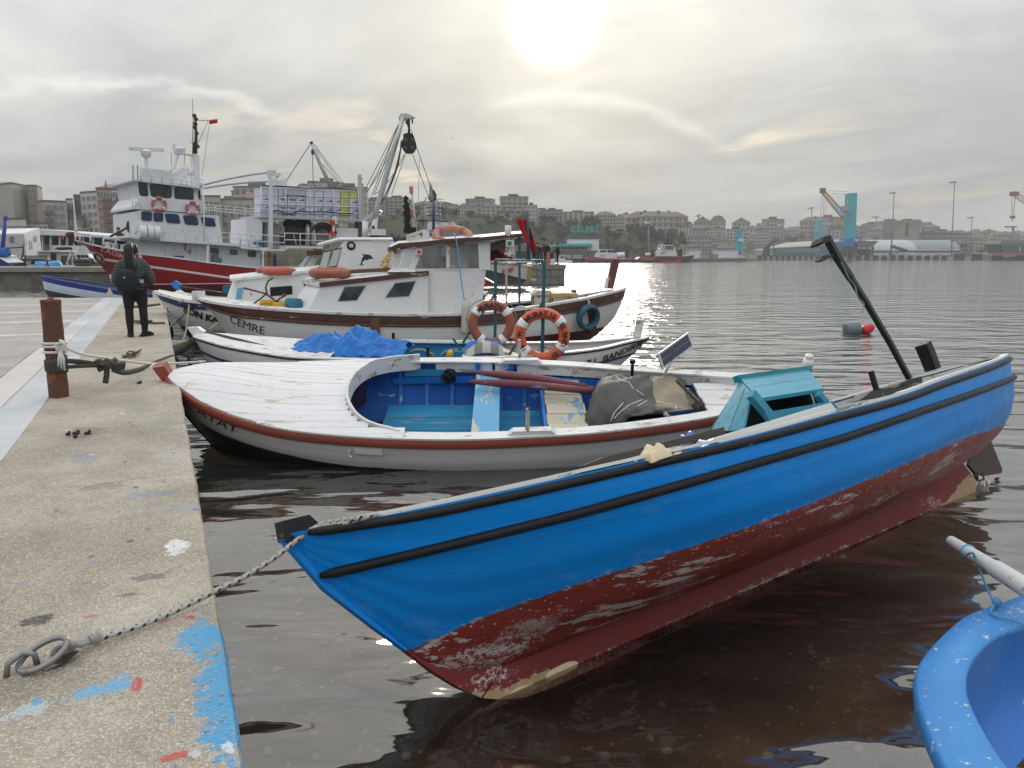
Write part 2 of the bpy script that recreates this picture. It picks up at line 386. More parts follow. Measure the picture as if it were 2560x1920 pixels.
BLUE_RIB=PT('blue_rib_paint',(.010,.14,.46),.5,.25,(.25,.45,.55),.2,9,bmp=.2)
TEAL_FLOOR=PT('teal_floor_boards',(.018,.20,.38),.6,.2,(.16,.24,.28),.22,8,stretch=(.2,1,1),rnd=.12,bmp=.2)
THWART_BLUE=PT('worn_blue_thwart',(.13,.37,.60),.65,.15,(.48,.48,.42),.46,6,stretch=(1,.25,1),rnd=.05,bmp=.2)
THWART_WORN=PT('worn_cream_thwart',(.50,.46,.37),.7,.15,(.13,.33,.52),.38,6,stretch=(1,.3,1),rnd=.08,bmp=.25)
OAR_RED=PT('worn_red_oar_paint',(.17,.045,.06),.6,.2,(.20,.26,.40),.28,9,stretch=(.25,1,1))
TARP_GREY=PT('grey_tarpaulin',(.075,.076,.072),.7,.15,dirt=(.14,.13,.11),damt=.5,bsc=60)
TARP_TAN=PT('sun_bleached_tarpaulin',(.30,.26,.19),.7,.2,dirt=(.16,.14,.11),damt=.6)
TARP_BLUE=PT('blue_tarpaulin',(.004,.13,.48),.45,.25,dirt=(.06,.28,.55),damt=.4,dsc=6,bsc=22,bmp=.6,spec=.25)
PIPING=PT('white_piping',(.7,.7,.68),.6,.05)
ROPE_GREY=PT('grey_rope',(.33,.32,.30),.8,.2,bmp=.5,bsc=90)
ROPE_WHITE=PT('white_rope',(.62,.61,.58),.8,.1,bmp=.5,bsc=90)
ROPE_TAN=PT('tan_rope',(.30,.25,.16),.85,.2,bmp=.5,bsc=90)
ROPE_DARK=PT('dark_rope',(.055,.05,.045),.85,.2,bmp=.4,bsc=90)
ROPE_BLUE=PT('blue_cord',(.08,.30,.55),.7,.15)
ROPE_GREEN=PT('green_cord',(.04,.22,.18),.7,.15)
STRAP=PT('dark_webbing_strap',(.06,.058,.052),.8,.25,bmp=.4,bsc=70)
WIRE=PT('dark_wire',(.06,.06,.065),.5,.1,bmp=0)
GALV=PT('galvanised_steel',(.45,.46,.47),.4,.15,(.25,.2,.16),.12,8,metal=.6)
RUST=PT('rusty_steel',(.11,.048,.030),.8,.3,(.20,.066,.036),.40,9,dirt=(.05,.03,.028),damt=.8,dsc=3,bmp=.4)
RUST_WHITE=PT('rust_streaked_white_paint',(.62,.60,.54),.6,.12,(.30,.13,.05),.38,4,dirt=(.35,.2,.08),damt=.5,dsc=4)
ORANGE=PT('orange_lifebuoy_vinyl',(.62,.115,.045),.45,.12,dirt=(.30,.09,.05),damt=.4,dsc=5)
ORANGE_OLD=PT('faded_brown_lifebuoy_vinyl',(.33,.095,.055),.55,.18,dirt=(.20,.08,.05),damt=.6,dsc=5)
RED_BUOY=PT('red_lifebuoy_vinyl',(.42,.085,.06),.5,.15)
WHITE_TAPE=PT('white_tape',(.8,.8,.8),.5,.05)
LETTER=PT('black_lettering',(.02,.02,.022),.5,.1,bmp=0)
LETTER_W=PT('white_lettering',(.72,.72,.72),.5,.05,bmp=0)
TEAL_STEEL=PT('teal_steel_tube',(.02,.10,.14),.45,.2,(.15,.09,.06),.15,12)
TYRE_BLUE=PT('blue_painted_tyre',(.015,.09,.14),.5,.2,(.02,.02,.02),.3,6)
YELLOW=PT('yellow_crate_plastic',(.72,.42,.015),.45,.1,dirt=(.3,.18,.03),damt=.4,dsc=5)
FLOAT_Y=PT('yellow_net_float',(.62,.40,.06),.5,.15,rnd=.25)
NET_DARK=PT('dark_net',(.008,.010,.022),.9,.4,bmp=.8,bsc=40)
NET_GREEN=PT('green_net',(.03,.06,.05),.9,.4,bmp=.8,bsc=40)
DGL=glass('dark_window_glass',(.012,.016,.02))
BLUE_GLASS=glass('blue_curtained_glass',(.012,.025,.10))
PGL=glass('pale_reflecting_glass',(.45,.48,.48),.12,.5)
CLEAR=clear_glass('dusty_clear_glass')
RED_HULL=PT('red_ship_paint',(.30,.012,.012),.42,.12,(.2,.02,.02),.1,3,bmp=0)
RED_LIGHT=PT('red_lamp_plastic',(.55,.03,.02),.3,.1,bmp=0)
PINK_LIGHT=PT('salmon_lamp_plastic',(.62,.24,.17),.35,.1,bmp=0)
GREEN_LIGHT=PT('green_lamp_plastic',(.02,.16,.08),.3,.1,bmp=0)
PLASTIC_W=PT('white_plastic',(.72,.72,.70),.4,.06,dirt=(.45,.42,.35),damt=.3)
STYRO=PT('white_fish_box_foam',(.62,.66,.76),.8,.05,rnd=.07,bmp=0)
STYRO_Y=PT('yellow_fish_box_foam',(.58,.58,.22),.8,.06,rnd=.08,bmp=0)
PRINT_BLUE=PT('blue_box_print',(.02,.05,.30),.7,.1,bmp=0)
PRINT_RED=PT('red_box_print',(.5,.06,.07),.7,.1,bmp=0)
PRINT_GREY=PT('grey_box_print',(.25,.28,.40),.7,.1,bmp=0)
FLAG_RED=PT('red_flag_cloth',(.40,.010,.016),.8,.1,bmp=.1)
SKIN=PT('skin',(.50,.28,.20),.55,.06,bmp=0)
HAIR=PT('black_hair',(.012,.010,.010),.45,.3,stretch=(8,8,.6),bmp=.5,bsc=12)
JACKET=PT('dark_olive_quilted_jacket',(.05,.06,.056),.75,.25,bmp=.2,bsc=40)
BCL=PT('black_cloth',(.010,.010,.012),.85,.2,bmp=.15,bsc=60)
BAG=PT('navy_backpack_cloth',(.010,.014,.024),.8,.2,bmp=.3,bsc=70)
CREAM_CLOTH=PT('cream_cloth',(.62,.54,.36),.85,.12,bmp=.3,bsc=20)
STRIPE_A=PT('grey_mattress_cloth',(.16,.165,.165),.85,.1)
STRIPE_B=PT('pale_mattress_cloth',(.36,.37,.36),.85,.1)
TEAL_PORT=PT('teal_port_paint',(.03,.36,.42),.5,.1,bmp=0)
BLUE_PORT=PT('blue_port_paint',(.02,.14,.42),.5,.1,bmp=0)
YELLOW_PORT=PT('yellow_crane_paint',(.50,.34,.12),.5,.1,bmp=0)
CONCRETE_FAR=PT('far_concrete',(.34,.33,.31),.85,.15,dirt=(.16,.15,.14),damt=.6,dsc=.25,bmp=0)
DKF=PT('far_dark_steel',(.06,.065,.07),.7,.2,bmp=0)
QZ,QX=.80,.13
def cut_y(x):return 28.97-.455*x
def mat_concrete():
 m,nt,b=newmat('exposed_aggregate_concrete');tc=nd(nt,'ShaderNodeTexCoord').outputs['Object']
 n1=noise(nt,tc,2.2,5,.6);n2=noise(nt,tc,14,6,.7);n3=noise(nt,mapping(nt,tc,loc=(5,2,1)),.55,3)
 c=ramp(nt,n1,[(.3,(.33,.298,.25)),(.5,(.47,.43,.37)),(.7,(.56,.525,.465))])
 c=mixc(nt,mth(nt,'MULTIPLY',ramp(nt,n2,[(.45,0.0),(.7,1.0)]),.45),c,(.30,.265,.21))
 c=mixc(nt,mth(nt,'MULTIPLY',ramp(nt,n3,[(.48,0.0),(.66,1.0)]),.45),c,(.20,.18,.145))
 v=nd(nt,'ShaderNodeTexVoronoi');v.inputs['Scale'].default_value=95;lk(nt,tc,v.inputs['Vector'])
 sp=nd(nt,'ShaderNodeSeparateColor');lk(nt,v.outputs['Color'],sp.inputs[0])
 peb=ramp(nt,sp.outputs[0],[(0,(.10,.085,.07)),(.2,(.30,.24,.18)),(.5,(.44,.38,.29)),(.72,(.55,.52,.47)),(.84,(.34,.14,.085)),(.93,(.50,.34,.12)),(1,(.66,.64,.6))])
 pebm=mth(nt,'MULTIPLY',ramp(nt,v.outputs['Distance'],[(.32,1.0),(.52,0.0)]),ramp(nt,noise(nt,tc,3.2,4),[(.32,.35),(.6,.95)]))
 c=mixc(nt,mth(nt,'MULTIPLY',pebm,.78),c,peb)
 gap=ramp(nt,v.outputs['Distance'],[(.42,0.0),(.62,.4)]);c=mixc(nt,gap,c,(.11,.09,.07))
 sx0=nd(nt,'ShaderNodeSeparateXYZ');lk(nt,tc,sx0.inputs[0]);SY=lambda n_:n_.outputs[1]
 wob=noise(nt,tc,13,7,.75);wob2=noise(nt,mapping(nt,tc,loc=(8,8,0)),34,4,.7)
 jl=mth(nt,'ABSOLUTE',mth(nt,'ADD',mth(nt,'SUBTRACT',SY(sx0),11.45),mth(nt,'MULTIPLY_ADD',noise(nt,tc,6,4),.06,-.03)))
 jl2=mth(nt,'ABSOLUTE',mth(nt,'ADD',mth(nt,'SUBTRACT',SY(sx0),5.25),mth(nt,'MULTIPLY_ADD',noise(nt,mapping(nt,tc,loc=(9,1,0)),2.2,7,.7),.9,-.45)))
 crk=mth(nt,'MAXIMUM',ramp(nt,jl,[(.008,.8),(.014,0.0)]),mth(nt,'MULTIPLY',ramp(nt,jl2,[(.003,.75),(.008,0.0)]),ramp(nt,n1,[(.45,0.0),(.55,1.0)])))
 c=mixc(nt,crk,c,(.09,.075,.06))
 worn=ramp(nt,mth(nt,'ADD',wob2,mth(nt,'MULTIPLY',v.outputs['Distance'],-.35)),[(.12,.2),(.24,1.0)])
 sx=nd(nt,'ShaderNodeSeparateXYZ');lk(nt,tc,sx.inputs[0])
 for(x,y,rx,ry,col,op)in[(.135,2.45,.115,.62,(.06,.30,.56),.95),(.06,2.92,.10,.17,(.07,.31,.56),.9),(-.275,2.665,.105,.04,(.14,.36,.60),.85),(-.215,2.70,.05,.05,(.14,.36,.60),.8),(-.47,2.63,.07,.05,(.40,.55,.60),.6),(-.155,2.66,.018,.055,(.50,.06,.07),.9),(-.01,3.93,.058,.11,(.66,.67,.68),.9),(.02,3.10,.02,.03,(.45,.05,.05),.9),(-.08,3.12,.03,.02,(.45,.07,.06),.8),(-.33,3.27,.035,.02,(.42,.09,.07),.7),(-.52,3.32,.075,.045,(.035,.035,.04),.85),(-.20,3.42,.06,.03,(.09,.11,.15),.7),(-.13,3.6,.09,.05,(.07,.07,.09),.6),(-.30,3.05,.04,.02,(.7,.7,.68),.5),(-.05,2.2,.05,.02,(.45,.07,.06),.8),(-.14,4.9,.16,.10,(.16,.20,.34),.5),(.02,4.55,.10,.10,(.22,.27,.38),.4),(-.40,5.2,.13,.10,(.17,.12,.10),.5),(-.55,6.0,.10,.22,(.16,.20,.32),.5),(-.02,5.9,.12,.3,(.42,.42,.45),.35),(-.25,8.0,.14,.5,(.20,.22,.17),.4),(-.05,7.0,.12,.3,(.22,.25,.21),.4),(-.62,6.9,.16,.25,(.12,.10,.085),.5),(-.78,8.6,.1,.35,(.40,.25,.13),.35)]:
  dx=mth(nt,'DIVIDE',mth(nt,'SUBTRACT',sx.outputs[0],x),rx);dy=mth(nt,'DIVIDE',mth(nt,'SUBTRACT',sx.outputs[1],y),ry)
  q=mth(nt,'ADD',mth(nt,'MULTIPLY',dx,dx),mth(nt,'MULTIPLY',dy,dy))
  q=mth(nt,'ADD',q,mth(nt,'MULTIPLY_ADD',wob,5.6,-2.7));q=mth(nt,'ADD',q,mth(nt,'MULTIPLY_ADD',wob2,2.4,-1.2))
  c=mixc(nt,mth(nt,'MULTIPLY',mth(nt,'MULTIPLY',ramp(nt,q,[(.6,1.0),(1.0,0.0)]),worn),op),c,col)
 v2=nd(nt,'ShaderNodeTexVoronoi');v2.inputs['Scale'].default_value=13;lk(nt,mapping(nt,tc,sc=(1,.55,1)),v2.inputs['Vector'])
 s2=nd(nt,'ShaderNodeSeparateColor');lk(nt,v2.outputs['Color'],s2.inputs[0])
 dc=ramp(nt,s2.outputs[1],[(0,(.5,.06,.06)),(.15,(.08,.28,.55)),(.4,(.05,.06,.1)),(.6,(.7,.7,.7)),(.75,(.25,.3,.42)),(.9,(.3,.2,.14))])
 near_edge=ramp(nt,mth(nt,'MULTIPLY_ADD',sx.outputs[0],.8,.9),[(.2,.10),(.95,.34)])
 on=mth(nt,'LESS_THAN',s2.outputs[0],near_edge)
 dm=mth(nt,'ADD',v2.outputs['Distance'],mth(nt,'MULTIPLY_ADD',wob2,.7,-.35))
 c=mixc(nt,mth(nt,'MULTIPLY',mth(nt,'MULTIPLY',on,ramp(nt,dm,[(.16,1.0),(.24,0.0)])),.7),c,dc)
 lk(nt,c,b.inputs['Base Color']);b.inputs['Roughness'].default_value=.8;b.inputs['Specular IOR Level'].default_value=.3
 hh=mth(nt,'ADD',mth(nt,'MULTIPLY',v.outputs['Distance'],-.55),mth(nt,'MULTIPLY',n2,.9))
 bump(nt,b,hh,.75,.012);return m
CONCRETE=mat_concrete()
PAVE_GREY=PT('grey_marble_paving',(.43,.45,.48),.45,.12,rnd=.14,dirt=(.33,.33,.32),damt=.4,dsc=3,bmp=.05)
PAVE_CREAM=PT('cream_marble_paving',(.55,.52,.49),.45,.08,rnd=.07,dirt=(.38,.36,.34),damt=.35,dsc=3,bmp=.05)
PAVE_DARK=PT('taupe_paving_tile',(.34,.315,.295),.55,.12,rnd=.16,dirt=(.25,.23,.22),damt=.4,dsc=2,bmp=.05)
PAVE_BASE=PT('mortar_bed',(.12,.115,.11),.9,.15)
q=MB()
EB=.018
def edge_rows(ys):
 rows=[]
 for y in ys:
  w=.003*sin(y*5.1)+.003*sin(y*13.7+1)
  e=QX+w*.8
  rows.append([(-1.08,y,-1.6),(-1.08,y,QZ),(-.5,y,QZ),(-.1,y,QZ),(e-.035,y,QZ-.002),(e-.012,y,QZ-.010),(e,y,QZ-.035),(e+.006,y,QZ-.2),(e+.01,y,-1.6)])
 return rows
ys=[-8,-3,0]+[.5+.12*i for i in range(110)]+[14+.5*i for i in range(29)]
rows=edge_rows(ys);rows.append([(p[0],cut_y(p[0]),p[2])for p in edge_rows([28.9])[0]])
q.grid(rows);N=len(rows[0]);q.f.append(tuple(range(N))[::-1]);q.f.append(tuple((len(rows)-1)*N+k for k in range(N)));q.mi+=[0,0]
quay=q.build('quay',CONCRETE,smooth=35);tag(quay,'weathered concrete quay edge splashed with blue and red boat paint',kind='structure')
p=MB();p.prism([(-1.083,-8,-1.6),(-1.083,cut_y(-1.083),-1.6),(-70,cut_y(-70),-1.6),(-70,-8,-1.6)],(0,0,1.6+QZ-.045))
pavement=p.build('pavement',PAVE_BASE);tag(pavement,'promenade of grey, cream and taupe stone paving beside the concrete quay edge',kind='structure')
_slabs={}
def slab(x0,x1,y0,y1,mat,nm):
 y1=min(y1,cut_y(x1)-.01)
 if y1-y0<.08:return
 w,l=round(x1-x0-.007,3),round(y1-y0-.007,3);k=(w,l,mat.name)
 if k not in _slabs:
  b=MB();b.box(-w/2,w/2,-l/2,l/2,-.04,-.003);b.add([(-w/2+.003,-l/2+.003,0),(w/2-.003,-l/2+.003,0),(w/2-.003,l/2-.003,0),(-w/2+.003,l/2-.003,0)],[(0,1,2,3)])
  b.f=[f for i,f in enumerate(b.f)if i!=1];b.mi=[0]*len(b.f)
  b.add([],[]);n0=4;b.f+=[(4,5,9,8),(5,6,10,9),(6,7,11,10),(7,4,8,11)];b.mi+=[0]*4
  me=b.mesh(nm);me.materials.append(mat);_slabs[k]=me
 o=bpy.data.objects.new(nm,_slabs[k]);COL.objects.link(o);o.parent=pavement
 o.location=((x0+x1)/2,(y0+y1)/2,QZ+random.uniform(-.0015,.0015))
y=2.0
while y<31:
 L=1.05
 slab(-1.43,-1.083,y,y+L,PAVE_GREY,'paving_slab')
 slab(-1.763,-1.434,y+.3,y+.3+L*1.15,PAVE_CREAM if y<15.2 or random.random()<.25 else PAVE_GREY,'paving_slab');y+=L
 if y>15 and y<24:
  pass
for yb in(16.1,19.3,22.6,26.0):
 for i in range(7):slab(-1.77-.62*(i+1),-1.77-.62*i,yb,yb+.30,PAVE_CREAM,'paving_slab')
y=10.2;row=0
def band(y):return any(yb-.02<=y<yb+.29 for yb in(16.1,19.3,22.6,26.0))
yy=[10.2]
for yb in(16.1,19.3,22.6,26.0,33):
 n=max(1,round((yb-yy[-1])/.46));s0=yy[-1];yy+=[s0+(yb-s0)*(i+1)/n for i in range(n)]
 yy.append(yb+.30)
for a,c in zip(yy,yy[1:]):
 if abs(c-a-.30)<1e-6:continue
 row+=1
 xl=-(1.9+max(0,(a-10.5))*.19)
 x=-1.77-(.31 if row%2 else 0.0)
 if row%2:slab(-2.08,-1.77,a,c,PAVE_DARK,'paving_tile')
 while x>xl-.6:slab(x-.62,x,a,c,PAVE_CREAM if(row in(9,10)and random.random()<.35)else PAVE_DARK,'paving_tile');x-=.62
def mat_seabed():
 m,nt,b=newmat('muddy_sea_bed');tc=nd(nt,'ShaderNodeTexCoord').outputs['Object']
 c=ramp(nt,noise(nt,tc,1.1,7,.65),[(.3,(.095,.069,.044)),(.5,(.19,.137,.087)),(.7,(.30,.22,.14))])
 v=nd(nt,'ShaderNodeTexVoronoi');v.inputs['Scale'].default_value=17;lk(nt,tc,v.inputs['Vector'])
 s=nd(nt,'ShaderNodeSeparateColor');lk(nt,v.outputs['Color'],s.inputs[0])
 pc=ramp(nt,s.outputs[1],[(0,(.55,.50,.38)),(.4,(.42,.32,.19)),(.7,(.22,.32,.34)),(.9,(.32,.12,.07)),(1,(.6,.58,.52))])
 dm=mth(nt,'ADD',v.outputs['Distance'],mth(nt,'MULTIPLY_ADD',noise(nt,tc,40,3),.5,-.25))
 on=mth(nt,'MULTIPLY',mth(nt,'LESS_THAN',s.outputs[0],.2),ramp(nt,dm,[(.14,1.0),(.24,0.0)]))
 c=mixc(nt,mth(nt,'MULTIPLY',on,.8),c,pc)
 lk(nt,c,b.inputs['Base Color']);b.inputs['Roughness'].default_value=.95;b.inputs['Specular IOR Level'].default_value=0
 bump(nt,b,noise(nt,tc,8,5),.6,.03);return m
g=MB()
xs_=[QX-.3,.8,1.6,2.6,4,6,9,14,25,60,200,4000];zs_=[-.26,-.30,-.36,-.45,-.6,-.9,-1.5,-2.4,-3,-3.4,-4,-4]
g.grid([[(x,y,z)for x,z in zip(xs_,zs_)]for y in(-200,-4,0,3,6,10,20,40,4000)]);g.grid([[(-4000,y,-4.0),(-70,y,-4),(QX-.3,y,-4)]for y in(-200,4000)])
tag(g.build('seabed',mat_seabed(),fix=False),kind='structure')
g=MB();rs=random.Random(3)
for i in range(700):
 x=QX+.1+rs.random()**1.3*4.2;y=rs.uniform(1.2,9);z=[zz for xx,zz in zip(xs_,zs_)if xx<=x][-1]
 k=[j for j,xx in enumerate(xs_)if xx<=x][-1];z=lerp(zs_[k],zs_[k+1],(x-xs_[k])/(xs_[k+1]-xs_[k]))
 r=rs.choice((.008,.012,.012,.018,.03));g.ball((x,y,z+r*.3),r*rs.uniform(.8,1.5),r,r*.5,6,4)
tag(g.build('shell_litter',PT('shells_and_pebbles',(.50,.43,.30),.8,.5,rnd=.2)),'pale shells and pebbles scattered on the muddy bottom',kind='stuff')
def mat_water():
 m=bpy.data.materials.new('harbour_water');m.use_nodes=True;nt=m.node_tree;nt.nodes.clear()
 out=nd(nt,'ShaderNodeOutputMaterial');tc=nd(nt,'ShaderNodeTexCoord').outputs['Object']
 ta=mapping(nt,tc,rot=(0,0,YAW))
 w1=noise(nt,mapping(nt,ta,sc=(.55,1.25,1)),1.05,2,.45,.4)
 w2=noise(nt,mapping(nt,ta,sc=(.6,1.5,1),loc=(3,7,0),rot=(0,0,.35)),3.1,2,.5,.3)
 w3=noise(nt,mapping(nt,ta,sc=(.35,1,1),loc=(1,2,0),rot=(0,0,-.2)),.26,3,.5,.2)
 sx=nd(nt,'ShaderNodeSeparateXYZ');lk(nt,mapping(nt,tc,rot=(0,0,YAW)),sx.inputs[0])
 far=ramp(nt,mth(nt,'MULTIPLY',sx.outputs[1],.012),[(.05,.25),(.25,1.0)])
 h=mth(nt,'ADD',mth(nt,'MULTIPLY',w1,WAVE[0]),mth(nt,'MULTIPLY',mth(nt,'MULTIPLY',w2,WAVE[1]),far))
 h=mth(nt,'ADD',h,mth(nt,'MULTIPLY',w3,WAVE[2]))
 bp=nd(nt,'ShaderNodeBump');bp.inputs['Strength'].default_value=1;bp.inputs['Distance'].default_value=1;lk(nt,h,bp.inputs['Height'])
 tr=nd(nt,'ShaderNodeBsdfTransparent');tr.inputs[0].default_value=(.93,.91,.85,1)
 df=nd(nt,'ShaderNodeBsdfDiffuse');df.inputs[0].default_value=(.15,.16,.158,1)
 body=nd(nt,'ShaderNodeMixShader');lk(nt,ramp(nt,mth(nt,'MULTIPLY',sx.outputs[1],.012),[(.04,.05),(.3,.85)]),body.inputs[0]);lk(nt,tr.outputs[0],body.inputs[1]);lk(nt,df.outputs[0],body.inputs[2])
 gl=nd(nt,'ShaderNodeBsdfGlossy');gl.inputs['Roughness'].default_value=.05;lk(nt,bp.outputs[0],gl.inputs['Normal'])
 fr=nd(nt,'ShaderNodeFresnel');fr.inputs[0].default_value=1.6;lk(nt,bp.outputs[0],fr.inputs['Normal'])
 mx=nd(nt,'ShaderNodeMixShader');lk(nt,mth(nt,'POWER',fr.outputs[0],ramp(nt,mth(nt,'MULTIPLY',sx.outputs[1],.012),[(.06,.60),(.25,.36)])),mx.inputs[0]);lk(nt,body.outputs[0],mx.inputs[1]);lk(nt,gl.outputs[0],mx.inputs[2])
 lk(nt,mx.outputs[0],out.inputs[0]);return m
WAVE=(.165,.040,.16)
g=MB();g.add([(-4000,-200,0),(4000,-200,0),(4000,4000,0),(-4000,4000,0)],[(0,1,2,3)])
tag(g.build('water',mat_water(),fix=False),'rippled grey harbour water, clear and brown beside the quay',kind='structure')
SHORE=[(-900,78),(430,78),(620,130),(880,240),(1300,268),(1700,300),(1900,404),(3300,404)]
RISE0=[(-900,300),(430,300),(620,260),(880,262),(1300,290),(1700,330),(1950,470),(3300,480)]
RISE1=[(-900,500),(430,480),(620,380),(880,345),(1300,352),(1500,380),(1700,430),(1950,640),(3300,700)]
ZTOP=[(-900,6),(430,8),(620,14),(880,19.5),(1150,19),(1300,17.5),(1500,15.5),(1650,11),(1800,11),(2050,15),(2300,12),(3300,10)]
ZFAR=[(-900,8),(430,10),(620,16),(900,22),(1300,22),(1600,19),(1900,26),(2300,27),(2700,30),(3300,32)]
def ltab(t,x):
 if x<=t[0][0]:return t[0][1]
 for(a,b),(c,d)in zip(t,t[1:]):
  if x<=c:return lerp(b,d,(x-a)/(c-a))
 return t[-1][1]
def sst(a,b,x):
 t=min(max((x-a)/(b-a),0),1);return t*t*(3-2*t)
def land_z(px,d):
 s0=ltab(SHORE,px)
 if d<s0-.01:return-2.0
 zb=1.7
 r0,r1=ltab(RISE0,px),ltab(RISE1,px);zt=ltab(ZTOP,px)
 z=zb+(zt-zb)*sst(r0,r1,d)
 if d>r1:z+=(ltab(ZFAR,px)-zt)*sst(r1,r1+650,d)
 if d>r0:z+=1.1*sin(px*.021+d*.03)*sin(px*.009-d*.021)*sst(r0,r0+40,d)
 return z
def mat_land():
 m,nt,b=newmat('scrub_and_earth');tc=nd(nt,'ShaderNodeTexCoord').outputs['Object']
 c=ramp(nt,noise(nt,tc,.03,8,.65),[(.32,(.045,.05,.028)),(.5,(.085,.082,.052)),(.6,(.125,.112,.08)),(.75,(.17,.155,.125))])
 c=mixc(nt,mth(nt,'MULTIPLY',ramp(nt,noise(nt,tc,.22,5,.7),[(.45,0.0),(.6,1.0)]),.6),c,(.042,.050,.027))
 lk(nt,c,b.inputs['Base Color']);b.inputs['Roughness'].default_value=1;b.inputs['Specular IOR Level'].default_value=0;return m
g=MB();rows=[]
for i in range(0,141):
 px=-900+30*i;s0=ltab(SHORE,px);r0,r1=ltab(RISE0,px),ltab(RISE1,px)
 ds=[s0,s0+2,(s0+r0)/2]+[r0+(r1-r0)*k/10 for k in range(11)]+[r1+650*k/8 for k in range(1,9)]+[2600]
 row=[]
 for k,d in enumerate(ds):
  X=(px-CX)/FPX*d*1.0137
  row.append(tuple(cw(X,d,-2 if k==0 else land_z(px,d))))
 rows.append(row)
g.grid(rows);tag(g.build('hills',mat_land(),smooth=True),'scrubby low hills and harbour land behind the water',kind='structure')
def px_of(X,d):return CX+X/d*FPX/1.0137
def on_land(px,d):
 return cw((px-CX)/FPX*d*1.0137,d,land_z(px,d))
class Hull:
 """zs, bs: sheer height and half-breadth by sheer x; ks: (sheer x, keel x, keel z); full: section fullness by x. near side is -y."""
 def __init__(s,zs,bs,ks,full,amax=2.4):
  s.zs,s.bs,s.ks,s.full=zs,bs,ks,full;s.x0,s.x1=zs[0][0],zs[-1][0];s.am=amax
 def Y(s,x,v):
  f=ltab(s.full,x);return(1-(1-v)**(1+s.am*f))**(1-.42*f)
 def b(s,x):return max(curve(s.bs,x),.012)
 def z(s,x):return curve(s.zs,x)
 def pt(s,x,v,sd=-1,off=0.0):
  kx=curve([(a,b)for a,b,c in s.ks],x);kz=curve([(a,c)for a,b,c in s.ks],x)
  v=min(max(v,0.0),1.0)
  p=V3((lerp(kx,x,v),sd*max(s.b(x)*s.Y(x,v)+off,.004 if off<0 else-9),lerp(kz,s.z(x),v)))
  return p
 def xs(s,a=None,b=None,n=40):
  a=s.x0 if a is None else a;b=s.x1 if b is None else b
  return[a+(b-a)*(.5-.5*cos(pi*i/n))*.6+(b-a)*(i/n)*.4 for i in range(n+1)]
 def v_at(s,x,z,sd=-1):
  lo,hi=0.0,1.0
  for _ in range(22):
   m=(lo+hi)/2
   if s.pt(x,m,sd).z<z:lo=m
   else:hi=m
  return(lo+hi)/2
 def nrm(s,x,v,sd=-1):
  e=.01;a=s.pt(x-e,v,sd);b=s.pt(x+e,v,sd);c=s.pt(x,max(v-e,0),sd);d=s.pt(x,min(v+e,1),sd)
  n=(b-a).cross(d-c)
  if n.length<1e-9:return V3((0,sd,0))
  n.normalize();return n if n.y*sd>0 else-n
 def shell(s,name,mat,parent,nx=48,nv=16,strakes=0,amp=.004):
  mb=MB();mb.uv=[]
  for sd in(-1,1):
   rows=[]
   for x in s.xs(n=nx):
    r=[]
    for k in range(nv+1):
     v=k/nv;p=s.pt(x,v,sd)
     if strakes:p=p+s.nrm(x,v,sd)*(amp*abs(sin(pi*v*strakes))*min(1,s.b(x)*3))
     r.append(p);mb.uv.append((x,v))
    rows.append(r)
   mb.grid(rows,flip=sd>0)
  return mb.build(name,mat,parent,50)
 def lining(s,name,mat,parent,v0=.25,off=-.05,nx=36,nv=8,xa=None,xb=None,vt=.985):
  mb=MB()
  for sd in(-1,1):mb.grid([[s.pt(x,lerp(v0,vt,k/nv),sd,off)for k in range(nv+1)]for x in s.xs(xa,xb,nx)],flip=sd<0)
  return mb.build(name,mat,parent,True,fix=False)
 def floor(s,name,mat,parent,v0=.25,off=-.05,nx=36,xa=None,xb=None):
  mb=MB();mb.grid([[s.pt(x,v0,sd,off)for sd in(-1,1)]for x in s.xs(xa,xb,nx)],flip=True)
  return mb.build(name,mat,parent,True,fix=False)
 def cap(s,name,mat,parent,win=.10,wout=.02,th=.03,lift=0.0,nx=60,xa=None,xb=None,sides=(-1,1),camber=0.0):
  mb=MB()
  for sd in sides:
   rows=[]
   for x in s.xs(xa,xb,nx):
    p=s.pt(x,1,sd);b=s.b(x);i=max(b-win,.0)if b>.03 else 0.0
    z=p.z+lift
    rows.append([(p.x,sd*(b+wout),z),(p.x,sd*(b+wout),z+th),(p.x,sd*(i+b+wout)/2,z+th+camber),(p.x,sd*i,z+th),(p.x,sd*i,z)])
   mb.grid(rows,closed=True);n=5
   b0=len(mb.v)-len(rows)*n;mb.f+=[tuple(b0+k for k in range(n)),tuple(b0+(len(rows)-1)*n+k for k in range(n-1,-1,-1))];mb.mi+=[0,0]
  return mb.build(name,mat,parent,40)
 def band(s,name,mat,parent,v1,v2,out=.02,xa=None,xb=None,nx=60,sides=(-1,1),zlo=None,round_=False,dz=0.0):
  mb=MB();f1=v1 if callable(v1)else(lambda x:v1);f2=v2 if callable(v2)else(lambda x:v2)
  for sd in sides:
   rows=[]
   for x in s.xs(xa,xb,nx):
    a,b=f1(x),f2(x);r=[]
    for t,o in((0,-.012),(0,out*.7),(.25,out),(.75,out),(1,out*.7),(1,-.012)):
     v=lerp(a,b,t);p=s.pt(x,v,sd)+s.nrm(x,v,sd)*o;p.z+=dz;r.append(p)
    rows.append(r)
   b0=len(mb.v);mb.grid(rows,closed=True);n=6
   mb.f+=[tuple(b0+k for k in range(n)),tuple(b0+(len(rows)-1)*n+k for k in range(n-1,-1,-1))];mb.mi+=[0,0]
  return mb.build(name,mat,parent,50)
